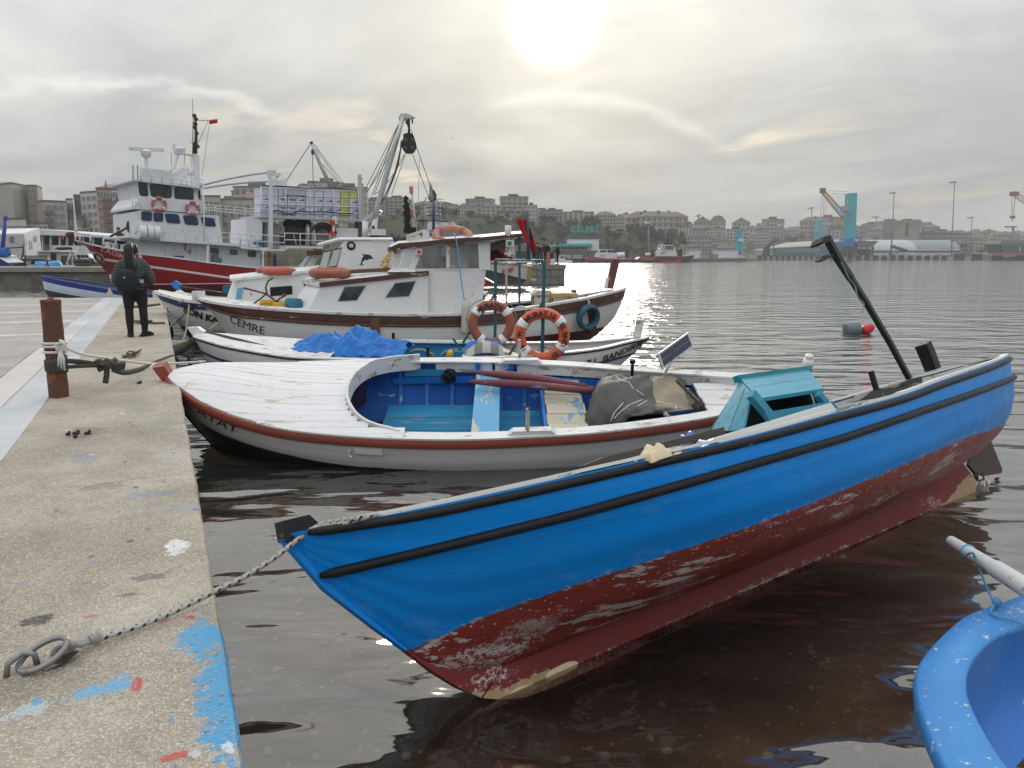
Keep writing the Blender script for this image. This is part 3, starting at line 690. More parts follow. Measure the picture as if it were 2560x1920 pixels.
 def rail(s,name,mat,parent,v,r,xa=None,xb=None,nx=70,sides=(-1,1),sq=1.0,m=8,wob=0.0):
  mb=MB();fv=v if callable(v)else(lambda x:v)
  for sd in sides:
   P=[];
   for i,x in enumerate(s.xs(xa,xb,nx)):
    p=s.pt(x,fv(x),sd)+s.nrm(x,fv(x),sd)*r*.55
    if wob:p.z+=wob*sin(i*1.7)
    P.append(p)
   mb.tube(P,[r*.6]+[r]*(len(P)-2)+[r*.6],m)
  return mb.build(name,mat,parent,True)
 def hit(s,fr,p,v=.6,sd=-1):
  r=fr.mi@ray(p);o=fr.l(CAM);t=(-s.b((s.x0+s.x1)/2)-o.y)/r.y
  for _ in range(60):
   q_=o+r*t;x=min(max(q_.x,s.x0),s.x1);vv=s.v_at(x,q_.z,sd);y=s.pt(x,vv,sd).y
   t+=.5*((y-o.y)/r.y-t)
  q_=o+r*t;return q_.x,s.v_at(min(max(q_.x,s.x0),s.x1),q_.z,sd)
def hull_letters(h,name,txt,size,mat,parent,x,v,sd=-1,shear=0.0,dirx=1,bold=0.0,rise=0.0,out=.010,stretch=1.0):
 hh=h.z(x)-h.pt(x,0).z
 def fn(a,b,c):
  X=x+dirx*a*stretch;vz=v+b/max((h.z(X)-h.pt(X,0).z),.2)+rise*a
  return h.pt(X,vz,sd)+h.nrm(X,min(max(vz,.05),.97),sd)*out
 return letters(name,txt,size,mat,parent,fn,bold=bold,cut=1,shear=shear)
def hPt(name,bands,rough=.45,seams=0,chips=.10,chipcol=(.62,.60,.57),line=None,bedge=.012,scr=.0,patches=()):
 """bands: list of (table x->z upper limit, colour); the last has table None. Paint follows the hull's own heights."""
 m,nt,b=newmat(name);tc=nd(nt,'ShaderNodeTexCoord').outputs['Object']
 sx=nd(nt,'ShaderNodeSeparateXYZ');lk(nt,tc,sx.inputs[0])
 wob=mth(nt,'MULTIPLY_ADD',noise(nt,tc,9,5,.7),.05,-.025)
 c=None;red=None
 for tab,col in reversed(bands):
  if tab is None:c=col;continue
  lo,hi=tab[0][0],tab[-1][0]
  t=mth(nt,'DIVIDE',mth(nt,'SUBTRACT',sx.outputs[0],lo),hi-lo,clamp=True)
  zmin=min(z for _,z in tab)-.01;zr=max(z for _,z in tab)+.01-zmin
  cr=ramp(nt,t,[((x-lo)/(hi-lo),(z-zmin)/zr)for x,z in tab]);
  zz=mth(nt,'MULTIPLY_ADD',cr,zr,zmin)
  d=mth(nt,'SUBTRACT',mth(nt,'ADD',sx.outputs[2],mth(nt,'MULTIPLY',wob,bedge/.025)),zz)
  under=ramp(nt,mth(nt,'MULTIPLY_ADD',d,20,.5),[(.48,1.0),(.52,0.0)])
  c=mixc(nt,under,c,col)
  red=under
  if line:
   near=ramp(nt,mth(nt,'ABSOLUTE',d),[(0,1.0),(line[1],0.0)])
   e=mth(nt,'MULTIPLY',near,ramp(nt,noise(nt,mapping(nt,tc,sc=(.5,1,1)),30,6,.75),[(.55,0.0),(.64,1.0)]))
   c=mixc(nt,mth(nt,'MULTIPLY',e,.8),c,line[0])
 sm=None
 if seams:
  uvn=nd(nt,'ShaderNodeUVMap');us=nd(nt,'ShaderNodeSeparateXYZ');lk(nt,uvn.outputs[0],us.inputs[0])
  fr_=mth(nt,'FRACT',mth(nt,'ADD',mth(nt,'MULTIPLY',us.outputs[1],float(seams)),mth(nt,'MULTIPLY_ADD',noise(nt,mapping(nt,tc,sc=(.3,1,1)),7,4),.10,-.05)))
  sm=ramp(nt,mth(nt,'ABSOLUTE',mth(nt,'SUBTRACT',fr_,.5)),[(.012,1.0),(.03,0.0)])
  sm=mth(nt,'MULTIPLY',sm,ramp(nt,noise(nt,mapping(nt,tc,sc=(.4,1,1),loc=(2,8,1)),3,5),[(.38,.15),(.62,1.0)]))
  c=mixc(nt,mth(nt,'MULTIPLY',sm,.30),c,(.03,.03,.03))
 k=mth(nt,'MULTIPLY_ADD',noise(nt,mapping(nt,tc,sc=(.5,1,1)),2.3,5),.30,.85)
 c=mixc(nt,1.0,c,k,'MULTIPLY')
 st=noise(nt,mapping(nt,tc,sc=(.16,1,1),loc=(2,0,5)),11,7,.7)
 big=noise(nt,mapping(nt,tc,sc=(.6,1,1),loc=(6,0,1)),1.3,3)
 e1=.74-chips*.4
 chip=ramp(nt,mth(nt,'ADD',st,mth(nt,'MULTIPLY_ADD',big,.30,-.15)),[(e1,0.0),(e1+.02,1.0)])
 dots=nd(nt,'ShaderNodeTexVoronoi');dots.inputs['Scale'].default_value=55;lk(nt,tc,dots.inputs['Vector'])
 ds=nd(nt,'ShaderNodeSeparateColor');lk(nt,dots.outputs['Color'],ds.inputs[0])
 dt=mth(nt,'MULTIPLY',mth(nt,'LESS_THAN',ds.outputs[0],.16*scr),mth(nt,'LESS_THAN',dots.outputs['Distance'],.30))
 if scr and red is not None:chip=mth(nt,'MULTIPLY',mth(nt,'MAXIMUM',chip,dt),mth(nt,'MULTIPLY_ADD',red,.95,.05))
 c=mixc(nt,mth(nt,'MULTIPLY',chip,.85),c,chipcol)
 if patches:
  wf=noise(nt,mapping(nt,tc,sc=(.75,1,1)),48,12,.86);wm_=noise(nt,mapping(nt,tc,rot=(0,.6,0),sc=(.6,1,1.3),loc=(4,1,2)),9,6,.7)
 for(x,z,rx,rz,col,op,tight)in patches:
  q=mth(nt,'ADD',mth(nt,'POWER',mth(nt,'ABSOLUTE',mth(nt,'DIVIDE',mth(nt,'SUBTRACT',sx.outputs[0],x),rx)),2),mth(nt,'POWER',mth(nt,'ABSOLUTE',mth(nt,'DIVIDE',mth(nt,'SUBTRACT',sx.outputs[2],z),rz)),2))
  if tight<1:f_=mth(nt,'ADD',q,mth(nt,'MULTIPLY_ADD',wm_,2*tight,-tight));msk=ramp(nt,f_,[(.8,1.0),(.95,0.0)])
  else:f_=mth(nt,'ADD',mth(nt,'SUBTRACT',wf,mth(nt,'MULTIPLY',mth(nt,'MINIMUM',q,4.0),.085)),mth(nt,'MULTIPLY_ADD',wm_,.46,-.27));msk=ramp(nt,f_,[(.475-.05*(tight-1.6),0.0),(.495-.05*(tight-1.6),1.0)])
  c=mixc(nt,mth(nt,'MULTIPLY',msk,op),c,col)
 b.inputs['Specular IOR Level'].default_value=.22
 lk(nt,c,b.inputs['Base Color']);lk(nt,mth(nt,'MULTIPLY_ADD',noise(nt,tc,6,3),.3,rough-.15),b.inputs['Roughness'])
 h=mth(nt,'ADD',mth(nt,'MULTIPLY',noise(nt,mapping(nt,tc,sc=(.35,1,1)),5,4),.6),mth(nt,'MULTIPLY',chip,-.3))
 if sm is not None:h=mth(nt,'SUBTRACT',h,mth(nt,'MULTIPLY',sm,.35))
 bump(nt,b,h,.28,.03);return m
def board(mb,corners,th):
 P=[V3(p)for p in corners];n=(P[1]-P[0]).cross(P[3]-P[0]).normalized();mb.prism(P,n*th)
BF=Frame((1.436,3.309,-.03),R(13.406),R(-21.5))
BH=Hull([(-.95,1.055),(-.5,1.03),(0,1.02),(.5,1.015),(1.2,1.01),(2,1.025),(2.8,1.04),(3.5,1.08),(4.5,1.12),(5.5,1.16),(6.2,1.19),(6.62,1.20)],[(-.95,.03),(-.82,.155),(-.68,.27),(-.44,.43),(-.12,.60),(.2,.745),(.5,.835),(.8,.91),(1.3,.98),(1.9,1.025),(2.6,1.035),(3.4,1.0),(4.4,.90),(5.2,.76),(5.8,.63),(6.2,.49),(6.45,.33),(6.58,.17),(6.62,.02)],[(-.95,-.95,1.055),(-.82,-.77,.74),(-.68,-.59,.53),(-.44,-.34,.25),(-.12,0,.15),(.3,.35,.14),(1.0,1.0,.15),(2,2,.17),(3,3,.19),(4.4,4.4,.24),(5.2,5.15,.29),(5.8,5.68,.34),(6.2,6.08,.46),(6.45,6.36,.66),(6.58,6.54,.9),(6.62,6.61,1.15)],[(-.95,0),(-.4,.1),(.4,.4),(1.5,.75),(3,.85),(4.6,.8),(5.8,.7),(6.4,.5),(6.62,.3)])
_rx=lambda x:x if x<5 else 5+(x-5)*.87
BH=Hull([(_rx(a),b_)for a,b_ in BH.zs],[(_rx(a),b_)for a,b_ in BH.bs],[(_rx(a),_rx(b_)if b_>5.7 else b_,c_)for a,b_,c_ in BH.ks],[(_rx(a),b_)for a,b_ in BH.full])
BLUE_C=(.004,.24,.72)
BLUE_HULL=hPt('blue_and_red_hull_paint',[([(-.70,.34),(-.46,.385),(-.2,.45),(.18,.495),(.62,.52),(1.15,.54),(2.2,.585),(3.1,.62),(4,.635),(6.3,.56),(6.6,.60)],(.235,.036,.028)),(None,BLUE_C)],.42,seams=9,chips=.36,line=((.62,.56,.55),.03),scr=.7,patches=[(-.16,.24,.30,.085,(.68,.66,.66),.8,2.6),(.12,.33,.16,.07,(.62,.58,.6),.5,2.6),(2.2,.42,.14,.05,(.66,.62,.62),.7,2.2),(3.6,.5,.3,.05,(.66,.6,.6),.45,2.4),(1.0,.3,.16,.05,(.66,.62,.62),.4,2.6)])
blB=TG('wooden_boat','bright blue wooden fishing boat with dark red bottom and black rub rails, nearest the camera','boat',BF)
BH.shell('hull',BLUE_HULL,blB,64,24,strakes=6,amp=.007)
BLN=PT('grey_white_inner_paint',(.50,.53,.53),.55,.1,(.25,.25,.24),.2,8,dirt=(.3,.3,.29),damt=.4)
BH.lining('inner_planking',BLN,blB,.3,-.03)
BH.floor('floor',PT('worn_grey_floor',(.16,.16,.15),.8,.2),blB,.3,-.05)
BH.cap('gunwale',PT('chalky_white_gunwale',(.66,.68,.66),.6,.1,(.25,.25,.25),.25,9,stretch=(.3,1,1)),blB,.055,.01,.016,.006,xa=-.72)
BH.rail('rub_rail',BLACK_RUB,blB,.965,.022,-.86,BH.x1-.005,m=10)
BH.rail('rub_rail',BLACK_RUB,blB,lambda x:BH.v_at(x,ltab([(-.9,.84),(.2,.845),(1.2,.865),(2,.875),(3,.91),(4.5,.95),(6.62,1.0)],x)),.024,-.84,BH.x1-.005,m=10)
prof_out=[(-.955,1.035),(-.80,.765),(-.61,.545),(-.47,.39),(-.345,.245),(-.225,.13),(-.12,.05),(0,0),(.127,-.03),(.31,-.04),(1.2,-.035),(3,-.02),(4.6,0),(5.6,.01)]
prof_in=[(-.90,1.03),(-.70,.80),(-.52,.57),(-.37,.41),(-.22,.27),(-.05,.20),(.1,.18),(.35,.17),(.6,.16),(1.0,.16),(1.3,.17),(3,.2),(4.6,.26),(5.55,.33)]
KEEL=hPt('keel_paint',[([(-1,-.03),(-.25,.13),(-.12,.075),(.0,.045),(.1,.06),(.33,.05),(.55,-.02),(2.5,-.03),(4.6,-.01),(5.0,.03),(5.25,.08),(5.45,.15),(5.6,.17)],(.36,.26,.14)),([(-.95,.36),(-.48,.385),(-.40,.40),(5.6,.5)],(.175,.028,.028)),(None,BLUE_C)],.6,chips=.22,bedge=.045,line=((.68,.65,.62),.022),scr=.5,patches=[(2.6,-.03,2.9,.060,(.62,.58,.57),.8,2.6),(-.05,.12,.2,.05,(.7,.68,.68),.75,2.2),(.40,.02,.12,.03,(.72,.62,.40),.9,.8),(.12,.0,.10,.03,(.70,.58,.34),.9,.8),(4.75,.06,.25,.09,(.62,.57,.56),.6,1.6)])
mb=MB()
for(a,b_),(c_,d_)in zip(zip(prof_out,prof_in),zip(prof_out[1:],prof_in[1:])):
 ta=.03 if a[0]<-.2 else .045
 P=[(a[0],-ta,a[1]),(c_[0],-ta,c_[1]),(d_[0],-.02,d_[1]),(b_[0],-.02,b_[1])]
 Q=[(x,-y,z)for x,y,z in P]
 mb.add(P+Q,[(0,1,2,3),(7,6,5,4),(0,4,5,1),(3,2,6,7)])
mb.prism([(5.55,-.045,.01),(5.62,-.045,.01),(5.70,-.045,.10),(5.66,-.03,.20),(5.60,-.02,.30),(5.55,-.02,.33)],(0,.08,0))
mb.build('keel',KEEL,blB,40)
mb=MB();mb.prism([(5.66,-.03,.005),(6.02,-.03,.02),(6.02,-.03,.085),(5.69,-.03,.10)],(0,.06,0))
mb.build('skeg_shoe',PT('chipped_white_shoe',(.6,.58,.55),.6,.1,(.12,.1,.09),.6,12),blB)
mb=MB()
mb.prism([BF.on_y(B5(132,195),-.055),BF.on_y(B5(155,315),-.055),BF.on_y(B5(235,318),-.055),BF.on_y(B5(345,205),-.055),BF.on_y(B5(293,157),-.055)],(0,.11,0))
mb.build('stem_head',BLACK_RUB,blB)
ru=MB();ru.prism([BF.on_y(C1(*q),-.014)for q in[(1800,855),(1870,832),(1895,850),(2008,1135),(1995,1165),(1850,1190),(1760,1160),(1702,1090),(1715,1040),(1700,1000)]],(0,.028,0))
rudder=ru.build('rudder',PT('brown_rudder_plate',(.045,.026,.022),.6,.25,(.12,.06,.04),.2,6),blB)
mb=MB()
mb.tube([BF.on_y(C1(1745,1150),0),BF.on_y(C1(1775,1235),0)],.013)
for u,v_ in((1715,1195),(1780,1180),(1830,1180)):mb.tube([BF.on_y(C1(u,v_-20),-.03),BF.on_y(C1(u+5,v_+45),-.03)],.007,6)
mb.tube([BF.on_y(C1(1705,1195),-.03),BF.on_y(C1(1840,1170),-.03)],.008,6);mb.tube([BF.on_y(C1(1730,1240),-.03),BF.on_y(C1(1840,1222),-.03)],.008,6)
mb.build('pintle',PT('rusty_black_iron',(.03,.024,.022),.7,.3,(.12,.05,.03),.3),blB)
yn=-.86
mb=MB();mb.prism([BF.on_y(B1(1015,1281),-1.03),BF.on_y(B1(1105,1215),-1.03),BF.on_y(B1(1240,1190),-1.03),BF.on_y(B1(1320,1200),-1.03),BF.on_y(B1(1250,1240),-1.03)],(0,.10,0))
mb.build('rowlock_pad',PT('dark_tarred_wood',(.035,.034,.034),.7,.3,(.16,.15,.14),.35,8),blB)
mb=MB();mb.tube([BF.on_y(B1(1142,1218),-.97),BF.on_y(B1(1098,1072),-.97)],.019,10);mb.build('thole_pin',BLACK,blB,40)
mb=MB();mb.prism([BF.on_y(B1(1300,1185),-.9),BF.on_y(B1(1310,1160),-.9),BF.on_y(B1(1410,1120),-.9),BF.on_y(B1(1465,1108),-.9),BF.on_y(B1(1468,1135),-.9),BF.on_y(B1(1390,1165),-.9)],(0,.13,0))
mb.build('spar_mount',BLACK,blB)
mb=MB();mb.prism([BF.on_y(B1(1305,1215),-.89),BF.on_y(B1(1310,1178),-.89),BF.on_y(B1(1470,1125),-.89),BF.on_y(B1(1480,1165),-.89)],(0,.1,0));mb.build('mount_block',PT('streaked_grey_block',(.42,.42,.4),.7,.2,(.08,.08,.08),.5,9),blB)
spar=[B1(1378,1125),B1(1240,870),B1(1075,590),B1(955,400),B1(850,240),B1(775,95)]
mb=MB();P=[BF.on_y(q,-.82)for q in spar]
for a,b_,w in zip(P,P[1:],(.034,.034,.036,.042,.044)):mb.bar(a,b_+(b_-a)*.01,w,w,(0,1,0))
sp=mb.build('spar',PT('dark_green_black_spar',(.017,.020,.015),.5,.3,(.12,.06,.03),.18,7),blB)
mb=MB()
mb.prism([BF.on_y(B1(*q),-.87)for q in[(742,130),(755,92),(800,78),(806,100),(790,130),(750,140)]],(0,.09,0))
mb.prism([BF.on_y(B1(*q),-.86)for q in[(735,258),(745,232),(790,222),(798,240),(770,262)]],(0,.05,0))
mb.tube([BF.on_y(B1(790,240),-.84),BF.on_y(B1(835,225),-.82)],.008,6)
mb.build('spar_clamp',BLACK,sp)
mb=MB();mb.tube([BF.on_y(B1(*q),-.875)for q in[(880,280),(905,320),(935,390),(985,455),(995,510),(1010,545),(1045,570),(1045,610),(1035,640)]],.005,6);mb.build('cord',PT('grey_blue_cord',(.16,.22,.26),.7),sp)
mb=MB();P=[BF.on_y(q,.45)for q in(B1(1550,1060),B1(1515,965),B1(1475,872))];mb.bar(P[0],P[1],.125,.13);mb.bar(P[1]-(P[2]-P[1])*.02,P[2],.13,.13);mb.build('mooring_post',BLACK_RUB,blB)
mb=MB();mb.prism([BF.on_y(C1(*q),-.86)for q in[(1598,375),(1635,365),(1640,405),(1600,420)]],(0,.02,0));mb.build('drain',BLACK,blB)
mb=MB();board(mb,[BH.pt(2.2,1,-1,-.10)+V3((0,0,.0)),BH.pt(1.05,1,-1,-.10)+V3((0,0,-.01)),BH.pt(1.05,1,-1,-.10)+V3((0,.03,.03)),BH.pt(2.2,1,-1,-.10)+V3((0,.03,.065))],.03)
mb.build('inner_rail',BLN,blB)
def rough_board(mb,pts,w,h):
 for a,b_ in zip(pts,pts[1:]):mb.bar(a,b_,w,h)
f=BF.sub(BF.on_y(A8(1400,850),-.62))
mb=MB();rough_board(mb,[f.l(BF.w(BF.on_y(q,y)))for q,y in((A8(985,975),-.56),(A8(1130,920),-.58),(A8(1500,825),-.64),(A8(1940,712),-.70))],.065,.035)
tag(mb.build('old_plank',PT('grey_split_plank',(.085,.068,.055),.85,.3,grain=(.5,6,6),bmp=.5),frame=f),'old split dark plank lying inside the blue boat along its gunwale','plank')
def crumple(mb,c,ax,ay,up,n=9,seed=1,amp=.3):
 r=random.Random(seed);c,ax,ay,up=map(V3,(c,ax,ay,up));rows=[]
 ph=[r.uniform(0,6.3)for _ in range(8)]
 for i in range(n):
  row=[]
  for j in range(n):
   u,v=i/(n-1)*2-1,j/(n-1)*2-1;d=max(0,1-max(abs(u),abs(v))**3)
   w=amp*(sin(u*4+ph[0]+v*2)*.5+sin(v*6+ph[1]-u*3)*.35+sin((u+v)*9+ph[2])*.25)
   row.append(c+ax*(u*(1+.15*sin(v*5+ph[3])))+ay*(v*(1+.15*sin(u*5+ph[4])))+up*(d*(.75+w)))
  rows.append(row)
 mb.slab(rows,-up.normalized()*.006)
for q0,q1,seed,lab,mt,hgt in((A8(1385,900),A8(1530,850),2,'cream cloth bundle tucked behind the blue boat gunwale, left one',CREAM_CLOTH,.085),(A8(1545,860),A8(1720,825),5,'long flat cream cloth beside the bundle on the blue boat gunwale',CREAM_CLOTH,.05),(A8(1760,815),A8(1890,780),8,'white and blue plastic bag on the blue boat gunwale',PT('blue_white_plastic_bag',(.45,.55,.72),.35,.2,(.03,.06,.35),.5,5),.05),(A8(1672,765),A8(1770,740),11,'blue crumpled bag behind the old plank in the blue boat',PT('blue_plastic_bag',(.03,.06,.36),.35,.2,(.5,.55,.6),.4,5),.06)):
 a=BF.on_y(q0,-.84 if seed<11 else-.45);b_=BF.on_y(q1,-.84 if seed<11 else-.45);f=BF.sub((a+b_)/2)
 mb=MB();d=(b_-a)/2;crumple(mb,(0,0,-.03),d,V3((0,.07,0)),V3((0,0,hgt)),12,seed,.35)
 tag(mb.build('cloth' if seed<8 else 'plastic_bag',mt,smooth=True,frame=f),lab,'cloth' if seed<8 else 'bag')
yr,ye=.02,-.50
RL,RR_,EL,ER=BF.on_y(B2(385,240),yr),BF.on_y(B2(820,180),yr),BF.on_y(B2(500,375),ye),BF.on_y(B2(922,308),ye)
LB,LM,LF=BF.on_y(B2(205,550),yr),BF.on_y(B2(315,560),(yr+ye)/2-.05),BF.on_y(B2(405,550),ye)
fo=(RL+RR_+LB)/3;TB=BF.sub(fo);tb=lambda p:V3(p)-fo
box=TG('wooden_box','teal plank box with a sloping two-board lid standing in the blue boat','box',TB)
n_l=(RR_-RL).cross(EL-RL).normalized();n_l=n_l if n_l.z>0 else-n_l
for t0,t1 in((0,.495),(.505,1)):
 a,b_,c_,d_=RL.lerp(EL,t0),RR_.lerp(ER,t0),RR_.lerp(ER,t1),RL.lerp(EL,t1)
 mb=MB();mb.prism([tb(a),tb(b_),tb(c_),tb(d_)],n_l*.025);mb.build('lid_board',TEAL_BOX,box)
mb=MB();mb.bar(tb(RL+V3((-.03,0,.02))),tb(RR_+V3((.03,0,.02))),.06,.05);mb.build('ridge_strip',PT('dark_teal_trim',(.012,.20,.24),.5,.15),box)
EL2,ER2=BF.on_y(B2(455,330),ye+.06),BF.on_y(B2(880,320),ye+.06)
for a,b_,c_,d_ in((RL,RL.lerp(EL2,.48),LM.lerp(LB,.05),LB),(RL.lerp(EL2,.52),EL2,LF,LM)):
 mb=MB();mb.prism([tb(a),tb(b_),tb(c_),tb(d_)],(.022,0,0));mb.build('side_board',TEAL_BOX,box)
mb=MB();mb.bar(tb(BF.on_y(B2(455,320),ye-.02)),tb(BF.on_y(B2(605,500),ye-.02)),.05,.06,(1,0,0));mb.build('corner_post',TEAL_BOX,box);mb=MB();mb.bar(tb(BF.on_y(B2(880,320),ye-.02)),tb(BF.on_y(B2(935,385),ye-.02)),.045,.05,(1,0,0));mb.build('corner_post',TEAL_BOX,box)
mb=MB();mb.prism([tb(BF.on_y(B2(*q),ye-.05))for q in[(545,440),(975,368),(1025,415),(1015,470),(600,530)]],(0,.025,0));mb.build('front_board',TEAL_BOX,box)
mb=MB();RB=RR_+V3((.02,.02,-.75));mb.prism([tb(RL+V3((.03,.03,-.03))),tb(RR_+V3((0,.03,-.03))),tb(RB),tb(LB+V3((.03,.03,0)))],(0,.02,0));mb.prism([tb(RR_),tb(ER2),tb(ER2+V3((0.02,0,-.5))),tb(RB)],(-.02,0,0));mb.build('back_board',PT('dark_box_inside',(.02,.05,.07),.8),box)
rim_o=[at_z(B6(*q),.52)for q in[(2330,520),(2212,590),(2050,650),(1900,710),(1750,840),(1660,960),(1643,1080),(1690,1260),(1750,1400),(1830,1560),(1980,1830),(2150,2120)]]
rim_i=[at_z(B6(*q),.53)for q in[(2330,700),(2230,755),(2100,795),(2000,865),(1930,965),(1912,1060),(1925,1140),(1985,1270),(2080,1430),(2200,1590),(2330,1800),(2480,2080)]]
DF=Frame(((rim_o[5]+rim_i[5])/2).xy.to_3d())
dinghy=TG('dinghy','pale blue fibreglass dinghy with a wide rounded rim at the lower right corner','boat',DF)
def smL(P,n=5):
 out=[]
 for i in range(len(P)-1):
  p0,p1,p2,p3=P[max(i-1,0)],P[i],P[i+1],P[min(i+2,len(P)-1)]
  for k in range(n):
   t=k/n;out.append(.5*((2*p1)+(p2-p0)*t+(2*p0-5*p1+4*p2-p3)*t*t+(3*p1-p0-3*p2+p3)*t**3))
 return out+[P[-1]]
ro,ri=smL(rim_o),smL(rim_i)
PALE=PT('pale_blue_gelcoat',(.05,.26,.64),.42,.14,(.50,.56,.58),.22,26,dirt=(.06,.19,.40),damt=.45,dsc=4,bmp=.25)
mb=MB();rows=[]
cin=sum(ri,V3())/len(ri)
for a,b_ in zip(ro,ri):
 a,b_=a-DF.o,b_-DF.o;w=(b_-a);o=V3((w.x,w.y,0)).normalized()
 rows.append([a+V3((0,0,-.07)),a-o*.004+V3((0,0,-.035)),a+o*.002+V3((0,0,-.008)),a+o*.014+V3((0,0,.0)),a.lerp(b_,.5)+V3((0,0,.006)),b_-o*.010+V3((0,0,.001)),b_+V3((0,0,-.008)),b_+V3((0,0,-.03))])
mb.grid(rows);mb.build('rim',PALE,dinghy,True)
mb=MB();rows=[]
for a,b_ in zip(ro,ri):
 a,b_=a-DF.o,b_-DF.o;w=(b_-a);o=V3((w.x,w.y,0)).normalized()
 rows.append([a+V3((0,0,-.05)),a+o*.03+V3((0,0,-.12)),a+o*.16+V3((0,0,-.35)),a+o*.38+V3((0,0,-.60))])
mb.grid(rows);mb.build('hull',PALE,dinghy,True)
mb=MB();rows=[];cen=V3((.75,-.55,0))
for a,b_ in zip(ro,ri):
 a,b_=a-DF.o,b_-DF.o;w=(b_-a);o=V3((w.x,w.y,0)).normalized()
 rows.append([b_+V3((0,0,-.02)),b_+o*.015+V3((0,0,-.14)),b_+o*.05+V3((0,0,-.30)),b_+o*.18+V3((0,0,-.38)),(b_+o*.4).lerp(cen,.5)*V3((1,1,0)).x if False else V3(((b_+o*.45).x,(b_+o*.45).y,b_.z-.42))])
mb.grid(rows);mb.build('inner_shell',PT('bright_blue_gelcoat_inside',(.015,.15,.52),.35,.12,(.2,.4,.6),.15,9),dinghy,True)
pa,pb=at_z(B6(1832,318),.60),at_z(B6(2300,610),.72);f=Frame((pa+pb)/2)
mb=MB();mb.tube([pa-f.o,pa.lerp(pb,.12)-f.o,pa.lerp(pb,.52)-f.o,pa.lerp(pb,.56)-f.o,pb-f.o],[.029,.031,.036,.044,.046],14)
pole=mb.build('white_pole',PT('scuffed_white_pipe',(.66,.66,.64),.4,.06,(.25,.24,.22),.28,8,stretch=(1,1,3)),frame=f,smooth=40);tag(pole,'scuffed white pipe pole reaching over the pale blue dinghy, tied with blue cord','pole')
pt_=[at_z(B6(1915,390),.66),at_z(B6(1945,380),.70),at_z(B6(1965,430),.62),at_z(B6(2010,540),.56),at_z(B6(2055,650),.545),at_z(B6(2035,680),.545),at_z(B6(2070,710),.545),at_z(B6(2180,740),.545),at_z(B6(2260,790),.54)]
f=Frame(pt_[4]);mb=MB();mb.tube([p_-f.o for p_ in smL(pt_,4)],.0055,6);mb.ball(pt_[4]-f.o+V3((.02,0,.01)),.022,n=8);mb.torus(pa.lerp(pb,.23)-f.o,(pb-pa),.034,.006,16,6)
tag(mb.build('cord',ROPE_BLUE,frame=f,smooth=True),'light blue cord tying the white pole to the pale blue dinghy rim','cord')
AF=Frame((.145,9.657,0),R(-23.95),R(13.0))
AH=Hull([(-.06,.90),(.26,.865),(.55,.795),(1,.715),(1.5,.665),(2,.65),(3,.635),(4,.632),(4.7,.63),(5.4,.635),(6,.655),(6.6,.70),(7.3,.84)],[(-.06,.03),(.1,.24),(.26,.39),(.55,.60),(1,.805),(1.5,.965),(2.1,1.085),(2.7,1.14),(3.4,1.15),(4.0,1.10),(4.7,1.0),(5.4,.83),(6.05,.65),(6.65,.42),(7.1,.19),(7.3,.02)],[(-.06,-.06,.90),(.1,-.02,.565),(.26,.14,.29),(.55,.38,-.06),(1,.80,-.25),(1.5,1.4,-.3),(3,3,-.33),(5.4,5.3,-.28),(6.2,6.1,-.2),(6.65,6.6,-.05),(7.1,7.0,.25),(7.3,7.28,.8)],[(-.06,0),(.3,.1),(1,.35),(2.2,.8),(4,.9),(5.4,.8),(6.5,.45),(7.3,.1)])
ATAY_P=hPt('white_and_black_hull_paint',[([(-.1,.60),(.15,.50),(.95,.405),(1.45,.345),(1.95,.295),(3.3,.245),(4.7,.22),(7.3,.2)],(.010,.010,.011)),(None,(.66,.66,.67))],.5,seams=8,chips=.06,chipcol=(.3,.29,.27))
atay=TG('wooden_boat','white wooden boat with broad planked foredeck, red-brown rail and open bright blue well','boat',AF)
AH.shell('hull',ATAY_P,atay,60,20,strakes=5,amp=.004)
AH.band('rub_rail',RED_RAIL,atay,lambda x:AH.v_at(x,AH.z(x)-.095),1.0,.035,-.05,7.28)
WX0,WX1=2.05,6.7
AH.cap('gunwale',WOL,atay,.13,.03,.02,.002,xa=1.2,xb=7.28)
AH.lining('inner_planking',BLUE_IN,atay,.28,-.06,xa=1.0,xb=7.1)
mb=MB();sd=1
for xa,xb in((2.9,3.62),(3.66,3.86),(3.94,7.0)):
 rows=[]
 for x in AH.xs(xa,xb,14):
  p1=AH.pt(x,1,sd,-.105);rows.append([p1+V3((0,0,.015)),p1+V3((0,.0,-.13)),p1+V3((0,.03,-.13)),p1+V3((0,.03,.015))])
 b0=len(mb.v);mb.grid(rows,closed=True);mb.f+=[(b0,b0+1,b0+2,b0+3),(b0+4*(len(rows)-1)+3,b0+4*(len(rows)-1)+2,b0+4*(len(rows)-1)+1,b0+4*(len(rows)-1))];mb.mi+=[0,0]
mb.build('inwale',WOL,atay,40)
for x in(2.45,2.78,3.1,3.42,3.74,4.05,4.38,4.7,5.02,5.35,5.7):
 for sd in(-1,1):
  mb=MB();n=8
  P=[AH.pt(x,lerp(.29,.9,k/n),sd,-.075)for k in range(n+1)]
  for a,b_ in zip(P,P[1:]):mb.bar(a,b_,.045,.045,(1,0,0))
  mb.build('rib',BLUE_RIB,atay)
for z_,x0_,x1_,nm in((.40,2.35,3.05,'stringer'),(.40,3.08,3.62,'stringer'),(.50,2.5,3.0,'stringer'),(.43,4.0,5.0,'stringer'),(.46,5.1,5.9,'stringer')):
 mb=MB();P=[AH.pt(x,AH.v_at(x,z_,1),1,-.10)for x in AH.xs(x0_,x1_,6)]
 for a,b_ in zip(P,P[1:]):mb.bar(a,b_,.03,.085)
 mb.build(nm,BLUE_RIB if z_<.46 else PT('light_teal_stringer',(.03,.22,.42),.5,.15),atay)
fw=.19
